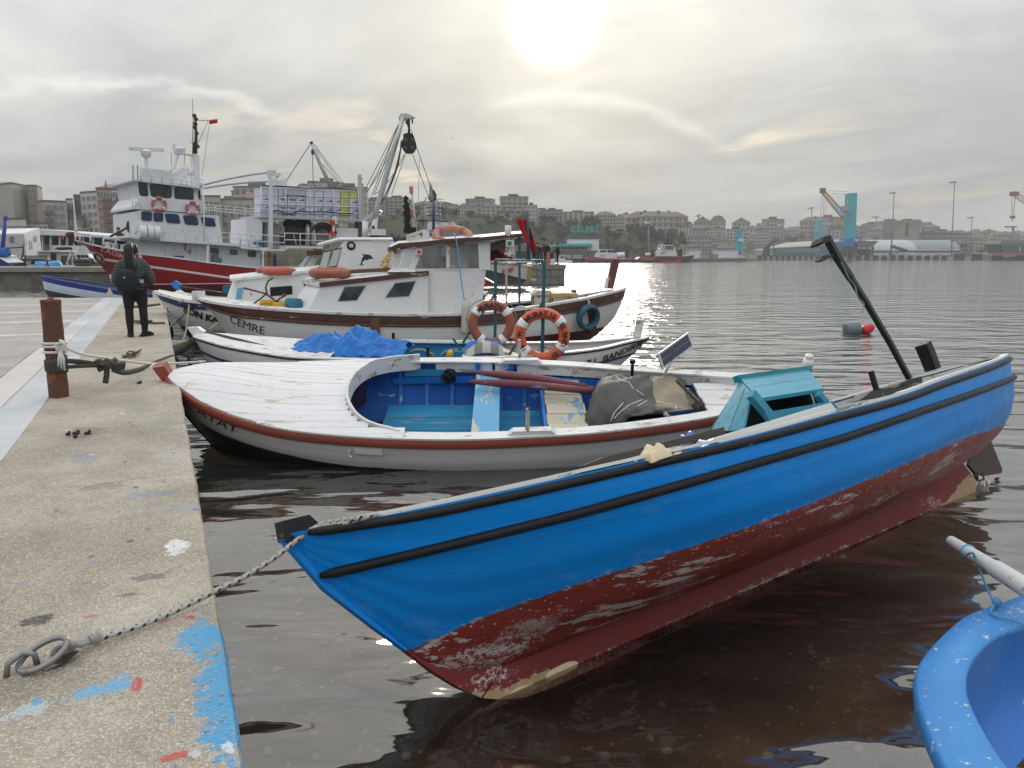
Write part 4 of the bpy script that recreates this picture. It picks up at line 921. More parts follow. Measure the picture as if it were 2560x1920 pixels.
for j in range(-4,5):
 mb=MB();y0,y1=j*fw-.092,j*fw+.092
 for xa,xb in((2.3,3.62),(3.63,4.7),(4.71,6.5)):
  if max(abs(y0),abs(y1))>AH.pt((xa+xb)/2,.33,1,-.05).y:continue
  mb.box(xa,xb,y0,y1,.105+.004*(j%2),.13+.004*(j%2))
 if mb.v:mb.build('floor_board',TEAL_FLOOR,atay)
def open_x(y):
 t=abs(y)/.98;return 2.0+.62*(1-math.sqrt(max(0,1-min(t,1)**2.3)))
def deck_z(x,y):
 b_=AH.b(x);return AH.z(x)+.022+.085*(1-min(abs(y)/max(b_,.05),1)**2)*min(1,b_*1.6)
PW=.113;np_=21
for j in range(-10,11):
 y0,y1=j*PW-PW/2+.002,j*PW+PW/2-.002;ym=(y0+y1)/2
 x=0.0
 while x<3 and AH.b(x)<(0 if j==0 else min(abs(y0),abs(y1)))+.004:x+=.005
 xs0=x;xe=open_x(ym)if abs(ym)<.975 else 2.75
 if xe-xs0<.1:continue
 mb=MB();rows=[]
 for i in range(25):
  x=lerp(xs0,xe,(i/24)**1.8);bb=AH.b(x)
  ya,yb=max(min(y0,bb),-bb),max(min(y1,bb),-bb)
  w_=.0015*sin(j*2.3+x*3)
  rows.append([(x,ya,deck_z(x,ya)+w_-.004),(x,ya+.004,deck_z(x,ya)+w_),(x,yb-.004,deck_z(x,yb)+w_),(x,yb,deck_z(x,yb)+w_-.004)])
 mb.slab(rows,(0,0,-.018));mb.build('deck_plank',WHITE_DECK,atay)
mb=MB();mb.grid([[(x,sd_*AH.b(x)*k*.97,deck_z(x,sd_*AH.b(x)*k*.97)-.03)for sd_,k in((-1,1),(-1,.5),(1,0),(1,.5),(1,1))]for x in AH.xs(0.02,2.0,12)]);mb.build('deck_beam',BRB,atay,fix=False)
mb=MB();rows=[];YC=[-1.04+2.08*i/48 for i in range(49)]
for y in YC:
 yy=max(min(y,.975),-.975);x=open_x(yy)+(abs(y)-.975 if abs(y)>.975 else 0)*2.2
 yv=y
 z=max(deck_z(x,yv),AH.z(x)+.02);n=V3((1,0,0))if abs(y)<.7 else V3((.4,-math.copysign(.9,y),0))
 top=.068 if abs(y)<.6 else(.068*max(.15,1-(abs(y)-.6)*1.9)if y<0 else .085)
 p0=V3((x,yv,z));rows.append([p0+V3((0,0,-.12)),p0+V3((0,0,top)),p0+n*.028+V3((0,0,top)),p0+n*.028+V3((0,0,-.12))])
mb.grid(rows,closed=True);mb.f+=[(0,1,2,3),tuple(len(mb.v)-4+k for k in(3,2,1,0))];mb.mi+=[0,0]
mb.build('coaming',WOL,atay,40)
mb=MB();mb.grid([[(open_x(y)-.35,y,z)for z in(.13,.64)]for y in(-.9,-.45,0,.45,.9)]);mb.build('cuddy_bulkhead',PT('dark_purple_bulkhead',(.045,.02,.07),.7,.2),atay,fix=False)
mb=MB();th_=.055
mb.prism([AF.on_y(A7(*q),-th_)for q in[(78,158),(180,296),(222,296),(205,215),(160,143)]],(0,2*th_,0));sh=mb.build('stem_head',RED_RAIL,atay)
mb=MB();a=AF.on_y(A7(78,152),0);b_=AF.on_y(A7(163,138),0);mb.bar(a,b_+(b_-a)*.15,.115,.012);mb.build('stem_cap',WHITE,sh)
mb=MB();P=[(-.075,.90),(-.062,.72),(-.015,.56),(.15,.285),(.385,-.07),(.64,-.2),(.91,-.26)]
for a,b_ in zip(P,P[1:]):mb.bar((a[0]+.02,0,a[1]),(b_[0]+.02,0,b_[1]),.06,.05,(0,1,0))
mb.build('stem',ATAY_P,atay)
def thwart(x0,x1,z,nm,mat,n=1,along=False,yn=None):
 b_=AH.pt((x0+x1)/2,AH.v_at((x0+x1)/2,z),1,-.06).y
 if not along:
  mb=MB();mb.box(x0,x1,-b_,b_,z-.035,z);mb.build(nm,mat,atay)
 else:
  for i in range(n):
   y0=-b_+2*b_*i/n;mb=MB();mb.box(x0+.01*(i%2),x1-.012*(i%3),y0+.005,y0+2*b_/n-.005,z-.03,z+.003*(i%2));mb.build(nm,mat,atay)
tx0=AF.on_z(A8(60,640),.50).x;tx1=AF.on_z(A8(158,640),.50).x
thwart(3.42,3.72,.50,'thwart',THWART_BLUE)
for x in(3.44,3.86):
 mb=MB();p=AH.pt(x,1,1,-.13);mb.box(x-.03,x+.03,p.y-.035,p.y+.02,.44,p.z+.02);mb.build('knee',BLUE_RIB,atay)
thwart(4.26,4.72,.46,'platform_board',THWART_WORN,7,True)
mb=MB();mb.box(4.22,4.255,-.86,.86,.13,.455);mb.build('platform_side',BLUE_RIB,atay)
thwart(6.05,6.9,.60,'stern_board',WOL,4,True)
for q0,q1,pin,sd in((A8(465,745),A8(805,735),A8(605,720),-1),(A8(410,228),A8(705,225),A8(548,215),1)):
 y_=sd*.98
 a=AF.on_z(q0,.655);b_=AF.on_z(q1,.655);c_=AF.on_z(pin,.68)
 mb=MB();L=(b_-a);mb.prism([a,a.lerp(b_,.12)+V3((0,0,.045)),a.lerp(b_,.88)+V3((0,0,.045)),b_],V3((0,-sd*.10,0)));pad=mb.build('rowlock_pad',WOL,atay)
 mb=MB();mb.tube([c_,c_+V3((0,0,.27))],.02,10);mb.build('thole_pin',PT('worn_white_pin',(.55,.54,.5),.6,.1,(.05,.05,.05),.4,14),pad,40)
hx,hv=AH.hit(AF,A7(1490,735));hx2,hv2=AH.hit(AF,A7(1680,748))
mb=MB();a=AH.pt(hx,hv,-1,.014);b_=AH.pt(hx2,hv2,-1,.014);mb.bar(a,b_,.02,.055);mb.tube([a+V3((-.04,-.01,.02)),a+V3((-.06,-.01,-.01)),a+V3((-.065,-.01,-.05)),a+V3((-.03,-.02,-.06))],.012,6)
mb.build('hook_bracket',ATAY_P,atay)
nx,nv=AH.hit(AF,A7(545,528));hull_letters(AH,'name_lettering','ATAY',.165,LETTER,atay,nx,nv-.0,stretch=1.25,shear=.2,rise=.02)
def oar(q0,q1,q2,y0,y1,lab):
 a,b_,c_=AF.on_y(q0,y0),AF.on_y(q1,(y0+y1)/2),AF.on_y(q2,y1);f=AF.sub(b_)
 mb=MB();P=[a,a.lerp(b_,.08),a.lerp(b_,.45),b_,b_.lerp(c_,.5),c_];mb.tube([p-b_ for p in P],[.018,.03,.05,.052,.045,.038],10)
 o=mb.build('oar',OAR_RED,frame=f,smooth=True);tag(o,lab,'oar','oars stowed in the white boat')
 mb=MB();mb.tube([c_-b_,c_.lerp(b_,-.22)-b_],.024,10);mb.build('handle',BRB,o,True)
oar(A8(240,305),A8(640,345),A8(1010,408),.62,.35,'upper dark red oar with a pale bare handle, resting in the blue well')
oar(A8(212,370),A8(640,395),A8(1080,440),.45,.15,'lower plain dark red oar lying just below the other in the blue well')
ox=AF.on_y(A8(1350,520),-.05);tf=AF.sub((ox.x,0,.50));
tx=lambda q,y:AF.on_y(q,y).x-ox.x
xl,xr=AF.on_y(A8(1075,640),-.5).x-ox.x,AF.on_y(A8(1740,520),-.1).x-ox.x
tarp=TG('covered_engine','engine hidden under a dark grey tarpaulin with white piping in the white boat','engine cover',tf)
from mathutils.bvhtree import BVHTree
def resample(P,n):
 L=[0]
 for a,b_ in zip(P,P[1:]):L.append(L[-1]+(b_-a).length)
 out=[]
 for i in range(n):
  d=L[-1]*i/(n-1);k=0
  while k<len(P)-2 and L[k+1]<d:k+=1
  out.append(P[k].lerp(P[k+1],(d-L[k])/max(L[k+1]-L[k],1e-6)))
 return out
TL_=lambda pts,y:resample([tf.l(AF.w(AF.on_y(A8(*q),y)))for q in pts],49)
far_t=TL_([(1130,342),(1210,330),(1400,336),(1600,341),(1640,352)],.36)
near_t=TL_([(1082,445),(1130,405),(1270,432),(1420,492),(1560,520),(1660,532),(1742,550)],-.14)
mid_t=TL_([(1052,590),(1120,560),(1260,540),(1420,545),(1560,550),(1650,556),(1744,556)],-.40)
hem_t=TL_([(1040,702),(1110,704),(1175,698),(1260,640),(1330,604),(1440,592),(1560,578),(1650,576),(1745,560)],-.50)
rows=[]
def wr_(i,k):
 u,v=i/48,k
 return .020*(1-abs(sin(u*9+v*1.7)))+.012*sin(u*23+v*3.1)+.008*sin(u*41-v*5)
for i in range(49):
 key=[far_t[i]+V3((0,.10,-.30)),far_t[i]+V3((0,.03,-.06)),far_t[i],far_t[i].lerp(near_t[i],.5)+V3((0,0,.02)),near_t[i],mid_t[i],hem_t[i],hem_t[i]+V3((0,.03,-.02))]
 col=smL(key,4)
 rows.append([p+V3((.012*sin(k*1.1+i*.7),-wr_(i,k*.35)*(1.0 if k>14 else .35),wr_(i,k*.35)*(.35 if k>14 else .8)))for k,p in enumerate(col)])
end=[p+V3((-.05 if 6<k<27 else 0,.12 if k>16 else 0,-.06))for k,p in enumerate(rows[0])];low=[V3((p.x-.02,p.y*.8+.05,min(q_.z for q_ in rows[0])-.05))for p in rows[0]]
rows=[low,end]+rows
SPL=33
mb=MB();mb.slab(rows[:SPL],(0,0,-.006));mb.build('tarpaulin',TARP_GREY,tarp,True)
mb=MB();mb.slab([r_[:]for r_ in rows[SPL-1:]],(0,0,-.006));o=mb.build('bleached_tarpaulin',TARP_TAN,tarp,True);o['label']='sun-bleached tan end of the tarpaulin'
mb=MB();mb.slab([[p+V3((0,-.006,.004))for p in r_[19:]]for r_ in rows[SPL-1:]],(0,0,-.004));mb.build('tarpaulin_skirt',TARP_GREY,tarp,True)
bt=MB();bt.grid(rows);bvh=BVHTree.FromPolygons([V3(v)for v in bt.v],bt.f)
def seam(qs):
 P=[];o=tf.l(CAM)
 for a,b_ in zip(qs,qs[1:]):
  for k in range(5):
   q_=(a[0]+(b_[0]-a[0])*k/5,a[1]+(b_[1]-a[1])*k/5);d=(tf.mi@ray(A8(*q_))).normalized();h=bvh.ray_cast(o,d)
   if h[0]:P.append(h[0]-d*.008)
 if len(P)>2:mb=MB();mb.tube(P,.0055,5);mb.build('piping',PIPING,tarp,True)
for qs in([(1218,336),(1250,362),(1305,375),(1345,432)],[(1358,428),(1425,480)],[(1265,518),(1205,585),(1170,668)],[(1312,528),(1235,590),(1195,640)],[(1318,528),(1420,486)],[(1365,540),(1448,492)],[(1490,505),(1560,522),(1632,528)],[(1632,530),(1628,570)]):seam(qs)
mb=MB();mb.box(xl+.35,xr-.35,-.30,.34,-.40,-.02);mb.build('engine_block',PT('oily_black_engine',(.012,.012,.012),.5,.3),tarp)
f=AF.sub(AF.on_y(A8(1780,560),-.1));L_=lambda q,y:f.l(AF.w(AF.on_y(q,y)))
mb=MB();mb.prism([L_(A8(1690,430),-.1),L_(A8(1720,420),-.1),L_(A8(1875,600),-.1),L_(A8(1760,612),-.1)],(0,.03,0));tag(mb.build('leaning_board',PT('flaking_white_board',(.62,.6,.56),.7,.1,(.2,.15,.11),.5,7),frame=f),'flaking white board leaning behind the tarpaulin-covered engine','board')
f=AF.sub(AF.on_y(A8(1755,480),-.15));mb=MB();mb.bar(L_(A8(1632,362),-.15),L_(A8(1880,606),-.15),.05,.03);tag(mb.build('batten',PT('brown_batten',(.13,.10,.07),.8,.2,grain=(1,5,5)),frame=f),'brown wooden batten sloping down beside the grey tarpaulin','batten')
f=AF.sub(AF.on_y(A8(1875,555),.1));mb=MB();mb.bar(L_(A8(1845,585),.1),L_(A8(1905,530),.1),.09,.06);tag(mb.build('wood_offcut',BRB,frame=f),'short pale wood offcut propped at the white boat stern','wood block')
f=AF.sub(AF.on_y(A8(1630,650),-.62));mb=MB();P=[L_(q,-.62)for q in(A8(1555,590),A8(1620,650),A8(1660,690))];mb.tube(P,[.022,.024,.024],10);st=mb.build('wrapped_stick',PT('dirty_white_rag',(.5,.48,.45),.8,.2,(.05,.05,.05),.4,20),frame=f,smooth=True);tag(st,'stick bound with cord and a white rag at the white boat gunwale','stick')
mb=MB();mb.ball(L_(A8(1645,690),-.66),.06,.05,.055,12,9);mb.ball(L_(A8(1650,720),-.67),.03,.03,.045,10,7);mb.build('rag',PT('white_rag',(.58,.57,.54),.8,.15,bmp=.6),st,True)
for i in range(4):mb=MB();mb.torus(P[0].lerp(P[1],.3+.15*i),P[1]-P[0],.027,.006,12,5);mb.build('binding',ROPE_DARK,st,True)
f=AF.sub(AF.on_y(A8(905,610),.1));j=MB();c=L_(A8(905,600),.1);j.lathe([(.07,-.17),(.085,-.15),(.085,.08),(.06,.14),(.03,.16),(.03,.19)],c,n=14);jug=j.build('plastic_jug',PT('milky_plastic',(.38,.45,.46),.3,.1),frame=f,smooth=40);tag(jug,'milky translucent plastic jug standing beside the grey tarpaulin','jug')
f=AF.sub(AF.on_y(A8(960,680),-.35));mb=MB();crumple(mb,L_(A8(960,690),-.35)+V3((0,0,-.08)),(.16,0,0),(0,.14,0),(0,0,.13),12,4,.4);tag(mb.build('dark_bag',PT('black_plastic_bag',(.015,.015,.017),.35,.2),frame=f,smooth=True),'crumpled black bag on the floor next to the milky jug','bag')
pts=[AF.on_y(A8(*q),y)for q,y in(((1507,178),.30),((1718,28),.62),((1755,122),.55),((1540,285),.22))]
f=AF.sub(pts[3]);P=[p-pts[3]for p in pts];n_=(P[1]-P[0]).cross(P[3]-P[0]).normalized();n_=n_ if f.m@n_@(CAM-f.o)>0 else-n_
sol=TG('solar_panel','small tilted solar panel with dark cells in a silver frame on a post','solar panel',f)
mb=MB();mb.prism(P,-n_*.025);mb.build('panel_frame',GALV,sol)
def qp(u,v):return P[0].lerp(P[1],u).lerp(P[3].lerp(P[2],u),v)
for r_ in range(2):
 for c_ in range(9):
  u0,u1=.05+.9*c_/9+.006,.05+.9*(c_+1)/9-.006;v0,v1=.09+.82*r_/2+.01,.09+.82*(r_+1)/2-.01
  mb=MB();mb.prism([qp(u0,v0)+n_*.001,qp(u1,v0)+n_*.001,qp(u1,v1)+n_*.001,qp(u0,v1)+n_*.001],n_*.003);mb.build('solar_cell',glass('solar_cell_glass',(.035,.05,.085),.12),sol)
mb=MB();mb.tube([f.l(AF.w(AF.on_y(A8(1605,240),.38)))-n_*.04,f.l(AF.w(AF.on_y(A8(1570,285),.38))),f.l(AF.w(AF.on_y(A8(1545,340),.38))),f.l(AF.w(AF.on_y(A8(1545,400),.38)))],.016,8);mb.build('post',GALV,sol,True)
p0,p1=AF.on_y(A8(1332,345),.55),AF.on_y(A8(1330,245),.55)
mb=MB();mb.tube([p0-V3((0,0,.2)),p1],.02,10);mb.lathe([(.035,0),(.04,.02),(.03,.05)],p1,n=10);mb.build('steering_post',BLACK,atay,40)
p0,p1=AF.on_y(B2(820,220),.0),AF.on_y(B2(820,150),.0)
mb=MB();mb.tube([p0-V3((0,0,.3)),p1],.03,10);so=mb.build('stern_post',BRB,atay,40)
mb=MB();mb.ball(p1+V3((0,0,.05)),.065,.065,.075,12,9);mb.ball(p1+V3((0,0,.13)),.05,.05,.035,12,7);mb.build('wrapped_cap',PLASTIC_W,so,True)
mb=MB()
for q in(A7(315,290),A7(512,205),A7(432,140)):
 c=AF.on_z(q,.83);mb.box(c.x-.035,c.x+.035,c.y-.02,c.y+.02,c.z-.02,c.z+.025);mb.tube([c+V3((-.05,0,.035)),c+V3((.05,0,.035))],.014,8)
mb.build('deck_cleat',GALV,atay,40)
def rpT(name,label,pts,r,mat,cat='rope',sub=4,group=None,n=7):
 f=Frame(pts[0]);mb=MB();L=smL([V3(p)-f.o for p in pts],sub)if sub else[V3(p)-f.o for p in pts]
 mb.tube(L,r,n);return tag(mb.build(name,mat,frame=f,smooth=True),label,cat,group)
rpT('mooring_rope','thin rope tied between two cleats on the white planked foredeck',[AF.w(AF.on_z(A7(320,282),.86)),AF.w(AF.on_z(A7(420,240),.87)),AF.w(AF.on_z(A7(500,205),.88)),AF.w(AF.on_z(A7(540,215),.88)),AF.w(AF.on_z(A7(515,240),.88)),AF.w(AF.on_z(A7(490,200),.89)),AF.w(AF.on_z(A7(495,155),.88))],.013,ROPE_WHITE)
c=AF.on_y(A8(60,335),.86);f=AF.sub(c);mb=MB();rr_=random.Random(4)
for k in range(9):mb.torus((rr_.uniform(-.03,.03),rr_.uniform(-.03,.03),rr_.uniform(-.04,.04)),(rr_.uniform(-1,1),1,rr_.uniform(-1,1)),.06+.01*rr_.random(),.014,12,5)
tag(mb.build('net_hank',NET_DARK,frame=f,smooth=True),'black hank of netting hung on the far side of the blue well between two knees','net')
DFm=Frame((.50,14.20,0),R(-23.38),R(1.5))
DH=Hull([(-.02,.84),(.27,.83),(.62,.77),(1.1,.71),(1.8,.63),(2.3,.61),(3.5,.59),(4.7,.585),(5.7,.61),(6.3,.635),(6.9,.68),(7.4,.76),(7.8,.81)],[(-.02,.03),(.1,.2),(.27,.38),(.62,.58),(1.08,.77),(1.77,.955),(2.5,1.06),(3.6,1.10),(4.7,1.0),(5.7,.81),(6.33,.65),(6.9,.48),(7.35,.29),(7.66,.13),(7.8,.02)],[(-.02,-.02,.84),(.1,.08,.62),(.27,.22,.34),(.62,.48,-.03),(1.1,.95,-.25),(2,2,-.32),(5,5,-.32),(6.3,6.2,-.2),(6.9,6.8,0),(7.4,7.3,.3),(7.8,7.72,.72)],[(0,0),(.5,.15),(1.2,.4),(3,.85),(5,.85),(6.5,.6),(7.8,.2)])
dboat=TG('wooden_boat','white boat with a teal tube arch holding two lifebuoys, B.L. BANDIRMA on its stern','boat',DFm)
DH.shell('hull',hPt('white_hull_black_bottom',[([(-.1,.12),(7.9,.10)],(.012,.012,.014)),(None,(.70,.70,.71))],.5,seams=7,chips=.06,chipcol=(.35,.33,.3)),dboat,56,18,strakes=5,amp=.003)
DH.band('rub_stripe',BLACK,dboat,lambda x:DH.v_at(x,DH.z(x)-.03),1.0,.022,.0,7.79)
DH.band('lower_stripe',NAVY,dboat,lambda x:DH.v_at(x,DH.z(x)-.27),lambda x:DH.v_at(x,DH.z(x)-.225),.014,.03,7.76)
DH.cap('gunwale',WOL,dboat,.13,.026,.022,0,xa=0.0)
BL2=PT('bright_teal_blue_inner_paint',(.02,.20,.42),.5,.2,(.3,.45,.5),.15,8)
DH.lining('stern_lining',WOL,dboat,.32,-.06,xa=5.0,xb=7.7);DH.lining('inner_planking',BL2,dboat,.3,-.06,xa=1.0,xb=5.0)
DH.floor('floor',PT('grey_brown_floor',(.20,.17,.13),.8,.2),dboat,.62,-.06,xa=4.9,xb=7.6);DH.floor('well_floor',BL2,dboat,.42,-.06,xa=.8,xb=5.0)
mb=MB();mb.grid([[V3((x,sd*DH.b(x)*k,DH.z(x)+.02+.05*(1-k*k)))for sd,k in((-1,.98),(-1,.5),(1,0),(1,.5),(1,.98))]for x in DH.xs(.0,2.5,14)]);mb.build('foredeck',WOL,dboat,True)
mb=MB();mb.box(5.0,5.06,-.8,.8,.05,.56);mb.build('bulkhead',WHITE,dboat);mb=MB();mb.box(4.6,5.6,-.84,-.35,.54,.575);mb.build('side_deck',WHITE,dboat)
mb=MB();mb.prism([DFm.on_y(A5(*q),-.055)for q in[(528,818),(580,890),(605,920),(648,905),(662,850),(610,815)]],(0,.11,0));mb.build('stem_head',WHITE,dboat)
mb=MB();mb.prism([DFm.on_y(A6(*q),-.05)for q in[(2005,895),(2035,757),(2092,757),(2062,895)]],(0,.10,0));mb.build('stern_post',WOL,dboat)
nx,nv=DH.hit(DFm,A6(1895,1018));hull_letters(DH,'home_port_lettering','B.L. BANDIRMA.',.155,LETTER,dboat,nx,nv,out=.024,bold=.004,rise=.025,stretch=1.05)
F1,T1,F2,T2=DFm.on_y(A6(908,925),.72),DFm.on_y(A6(913,285),.72),DFm.on_y(A6(1280,1060),-.62),DFm.on_y(A6(1297,295),-.62)
arch=mb=MB();mb.bar(F1-V3((0,0,.1)),T1,.055,.055,(1,0,0));mb.build('arch_post',TEAL_STEEL,dboat)
mb=MB();mb.bar(F2-V3((0,0,.1)),T2,.055,.055,(1,0,0));mb.build('arch_post',TEAL_STEEL,dboat)
mb=MB();mb.bar(T1,T2,.05,.05);mb.build('arch_bar',TEAL_STEEL,dboat)
mb=MB();mb.box(min(T1.x,T2.x)+.02,max(T1.x,T2.x)-.02,-.55,.65,T1.z-.06,T1.z-.02)if False else mb.bar(T1+V3((.05,0,-.02)),T2+V3((-.15,.2,-.02)),.10,.02);mb.build('arch_plank',WOL,dboat)
mb=MB();mb.bar(DFm.on_y(A6(655,940),.78),DFm.on_y(A6(905,560),.72),.04,.04);mb.build('brace',TEAL_STEEL,dboat)
mb=MB();mb.bar(DFm.on_y(A6(1005,1058),-.64),DFm.on_y(A6(1285,620),-.62),.04,.04);mb.build('brace',TEAL_STEEL,dboat)
def lifebuoy(q,rx,y,fr,mat,label,ax=(0,-1,0),text=(),tape=(45,135,225,315),group='lifebuoys on the moored boats',r=None,tilt=None,name='lifebuoy',rope=True):
 c=fr.on_y(q,y);e=fr.on_y((q[0]+rx,q[1]),y);Ro=(e-c).length;r=r or Ro*.20;f=fr.sub(c)
 t=TG(name,label,'lifebuoy',f,group)
 mb=MB();mb.torus((0,0,0),ax,Ro-r,r,48,14,sy=.8,xax=(1,0,0));mb.build('ring',mat,t,True)
 a=V3(ax).normalized()
 for d in tape:
  w=R(9);mb=MB();mb.torus((0,0,0),ax,Ro-r,r*1.035,4,14,R(d)-w,R(d)+w,sy=.82,xax=(1,0,0));mb.build('reflective_tape',WHITE_TAPE,t,True)
 for(txt,deg,size,inv)in text:
  def fn(x,y_,z,deg=deg,inv=inv):
   ang=R(deg)-(x/(Ro-r))*(1 if not inv else-1);rr=Ro-r+(y_ if not inv else-y_)
   k=max(0,1-((rr-(Ro-r))/(r*1.02))**2)
   return V3((rr*cos(ang),-r*.8*math.sqrt(k)-.006,rr*sin(ang)))
  letters('lettering',txt,size,LETTER,t,fn,bold=.004,cut=2)
 if rope:
  mb=MB();P=[]
  for i in range(33):
   an=2*pi*i/32;bul=.012+.05*abs(sin(an*2));P.append(V3(((Ro+bul)*cos(an),0,(Ro+bul)*sin(an))))
  mb.tube(P,.008,6);mb.build('grab_line',ROPE_TAN,t,True)
 return t
lifebuoy(A6(1280,882),70,-.74,DFm,ORANGE,'bright orange lifebuoy lettered MURAT 10 in front of a teal post',text=(('MURAT',108,.118,False),('10',64,.118,False),('BL BND.',2,.115,False),('1377191',193,.10,False),('10',303,.11,True)),tape=(38,148,330,222),rope=False)
lifebuoy(A6(882,788),58.5,.66,DFm,ORANGE_OLD,'faded brown lifebuoy tied behind the far teal post',text=(('MURAT',104,.115,False),('10',64,.115,False)),tape=(38,140,305,236))
lp=lambda q,y:DFm.on_y(q,y)
f=DFm.sub((2.9,.1,.62));mb=MB();rs=[]
tarp_out=[(A5(1350,985),A5(1360,990)),]
xs0,xs1=lp(A5(1350,985),-.3).x,lp(A5(2260,1045),-.3).x
n1_,n2_=80,44;rows=[]
for i in range(n1_+1):
 u=i/n1_;x=lerp(xs0,xs1,u)-2.9;top=ltab([(0,.04),(.1,.15),(.3,.22),(.42,.20),(.5,.29),(.62,.28),(.74,.20),(.8,.12),(.9,.10),(1,.04)],u)
 row=[]
 for k in range(n2_+1):
  v=-1+2*k/n2_;e=1-abs(v)**2.2
  z=top*e*(1+.25*sin(v*7+u*11))+.055*(1-abs(sin(u*15+v*3.2)))*e+.045*(1-abs(sin(v*6-u*10+1)))*e+.020*sin(u*47+v*11)+.012*sin(u*71-v*23)
  row.append(V3((x+.05*sin(v*5+u*4),v*.72-.12,z-.02)))
 rows.append(row)
mb.slab(rows,(0,0,-.008));tag(mb.build('blue_tarpaulin',TARP_BLUE,frame=f,smooth=True),'crumpled bright blue tarpaulin heaped on the white boat foredeck','tarpaulin')
c=lp(A6(830,975),.35);f=DFm.sub(c);mb=MB();crumple(mb,(0,0,-.05),(.34,.03,-.02),(0,.2,0),(0,0,.22),14,6,.35);tag(mb.build('blue_cloth',TARP_BLUE,frame=f,smooth=True),'small blue sheet bunched below the faded lifebuoy','cloth')
f=DFm.sub(lp(A6(890,1040),-.2));mb=MB();rows=[]
for i in range(17):
 u=i/16;row=[]
 for k in range(13):
  v=-1+k/6;row.append(V3((lerp(-.58,.52,u),v*.35,-.1+.34*sin(pi*min(u*1.1+.02,1))**.8*(1-.35*abs(v)**3))))
 rows.append(row)
for i in range(16):
 mb.cur=(i//2)%2;mb.slab(rows[i:i+2],(0,0,-.02))
tag(mb.build('striped_mattress',[STRIPE_A,STRIPE_B],frame=f,smooth=50),'grey striped mattress folded in the blue well of the white boat','mattress')
f=DFm.sub(lp(A6(930,980),-.3));mb=MB();a,b_=lp(A6(790,930),-.05),lp(A6(1090,1050),-.55);mb.bar(f.l(DFm.w(a)),f.l(DFm.w(b_)),.16,.05);tag(mb.build('white_board',PT('peeling_white_board',(.6,.58,.52),.6,.1,(.35,.22,.08),.35,6),frame=f),'peeling white board slanting across the grey striped mattress','board')
for q,lab in(((A6(235,1020),A6(275,1000),A6(340,1000),A6(410,1030),A6(425,1050)),'grey-green hose looping in the blue well, the left loop'),((A6(480,1045),A6(530,1005),A6(620,995),A6(700,1000),A6(745,1055)),'grey-green hose looping in the blue well, the loop nearest the blue winch')):
 rpT('hose',lab,[DFm.w(lp(p,.2))for p in q],.03,PT('grey_green_hose',(.12,.20,.19),.5,.1),'hose',5)
f=DFm.sub(lp(A6(655,1045),.1));w_=TG('winch','small blue hand winch with a sloping teal lever in the open well','winch',f)
mb=MB();mb.box(-.15,.15,-.1,.1,-.12,.10);mb.build('body',BL2,w_);mb=MB();mb.bar(f.l(DFm.w(lp(A6(578,905),.1))),(0,0,.05),.035,.035);mb.build('lever',TEAL_STEEL,w_)
mb=MB();mb.lathe([(.04,-.13),(.06,-.12),(.06,.02),(.04,.03)],(-.22,0,.05),(0,1,0),12);mb.build('drum',YELLOW,w_,40)
for q in((105,860,942),(378,965,1055)):
 mb=MB();a=lp(A6(q[0],q[2]),.75 if q[0]<200 else-.9);b_=lp(A6(q[0],q[1]),.75 if q[0]<200 else-.9);mb.tube([a-V3((0,0,.1)),b_],.028,8);mb.build('thole_pin',BLACK,dboat,40)
mb=MB();P=[V3((x,DH.b(x)*.98,DH.z(x)+.03))for x in DH.xs(3.4,4.9,10)]
for a,b_ in zip(P,P[1:]):mb.bar(a,b_,.10,.03)
mb.build('side_rail',WHITE,dboat)
for q0,q1 in((A6(70,955),A6(238,965)),):
 f=DFm.sub(lp(q0,.8));mb=MB();mb.bar((0,0,0),f.l(DFm.w(lp(q1,.8))),.1,.05);tag(mb.build('dark_plank',PT('dark_deck_plank',(.05,.045,.04),.8,.2),frame=f),'short dark plank on the far gunwale behind the blue tarpaulin','plank')
rpT('deck_strap','flat dark strap running along the white foredeck to the bow',[DFm.w(lp(A5(650,880),0)),DFm.w(lp(A5(720,870),-.02)),DFm.w(lp(A5(900,910),-.2)),DFm.w(lp(A5(1100,960),-.35)),DFm.w(lp(A5(1300,1010),-.5)),DFm.w(lp(A5(1560,1050),-.7))],.035,STRAP,'strap',3)
CF=Frame((.754,18.76,0),R(-13.09),0)
CH=Hull([(-.05,1.27),(.3,1.20),(1,1.105),(2.46,.995),(4,.92),(5.8,.89),(7,.955),(8.8,1.16),(9.6,1.29),(10.12,1.385)],[(-.05,.03),(.1,.28),(.35,.53),(1,.82),(2.46,1.21),(4,1.36),(5.8,1.29),(7,1.10),(8.2,.80),(9,.56),(9.6,.36),(10,.16),(10.12,.02)],[(-.05,-.05,1.27),(.1,.12,1.1),(.35,.33,.88),(.7,.6,.42),(1.1,.85,0),(1.7,1.5,-.4),(3,3,-.5),(7,7,-.45),(8.5,8.4,-.2),(9.3,9.15,.08),(9.75,9.6,.42),(10,9.93,.8),(10.12,10.11,1.3)],[(0,0),(.6,.15),(1.6,.45),(3.5,.85),(6,.9),(8,.7),(9.5,.5),(10.12,.2)])
cboat=TG('cabin_boat','white wooden cabin boat with brown bands, a glazed wheelhouse and CEMRE on its bow','boat',CF)
CH.shell('hull',hPt('white_hull_brown_boot',[([(-.1,.10),(4,.29),(6,.28),(8.5,.38),(9.6,.46),(10.2,.6)],(.06,.018,.015)),(None,(.70,.70,.70))],.5,seams=9,chips=.05,chipcol=(.38,.33,.28)),cboat,60,20,strakes=4,amp=.003)
zb_lo=lambda x:CH.z(x)-ltab([(-.05,.03),(.3,.12),(1,.2),(2.5,.22),(5,.225),(8,.245),(10.1,.22)],x)
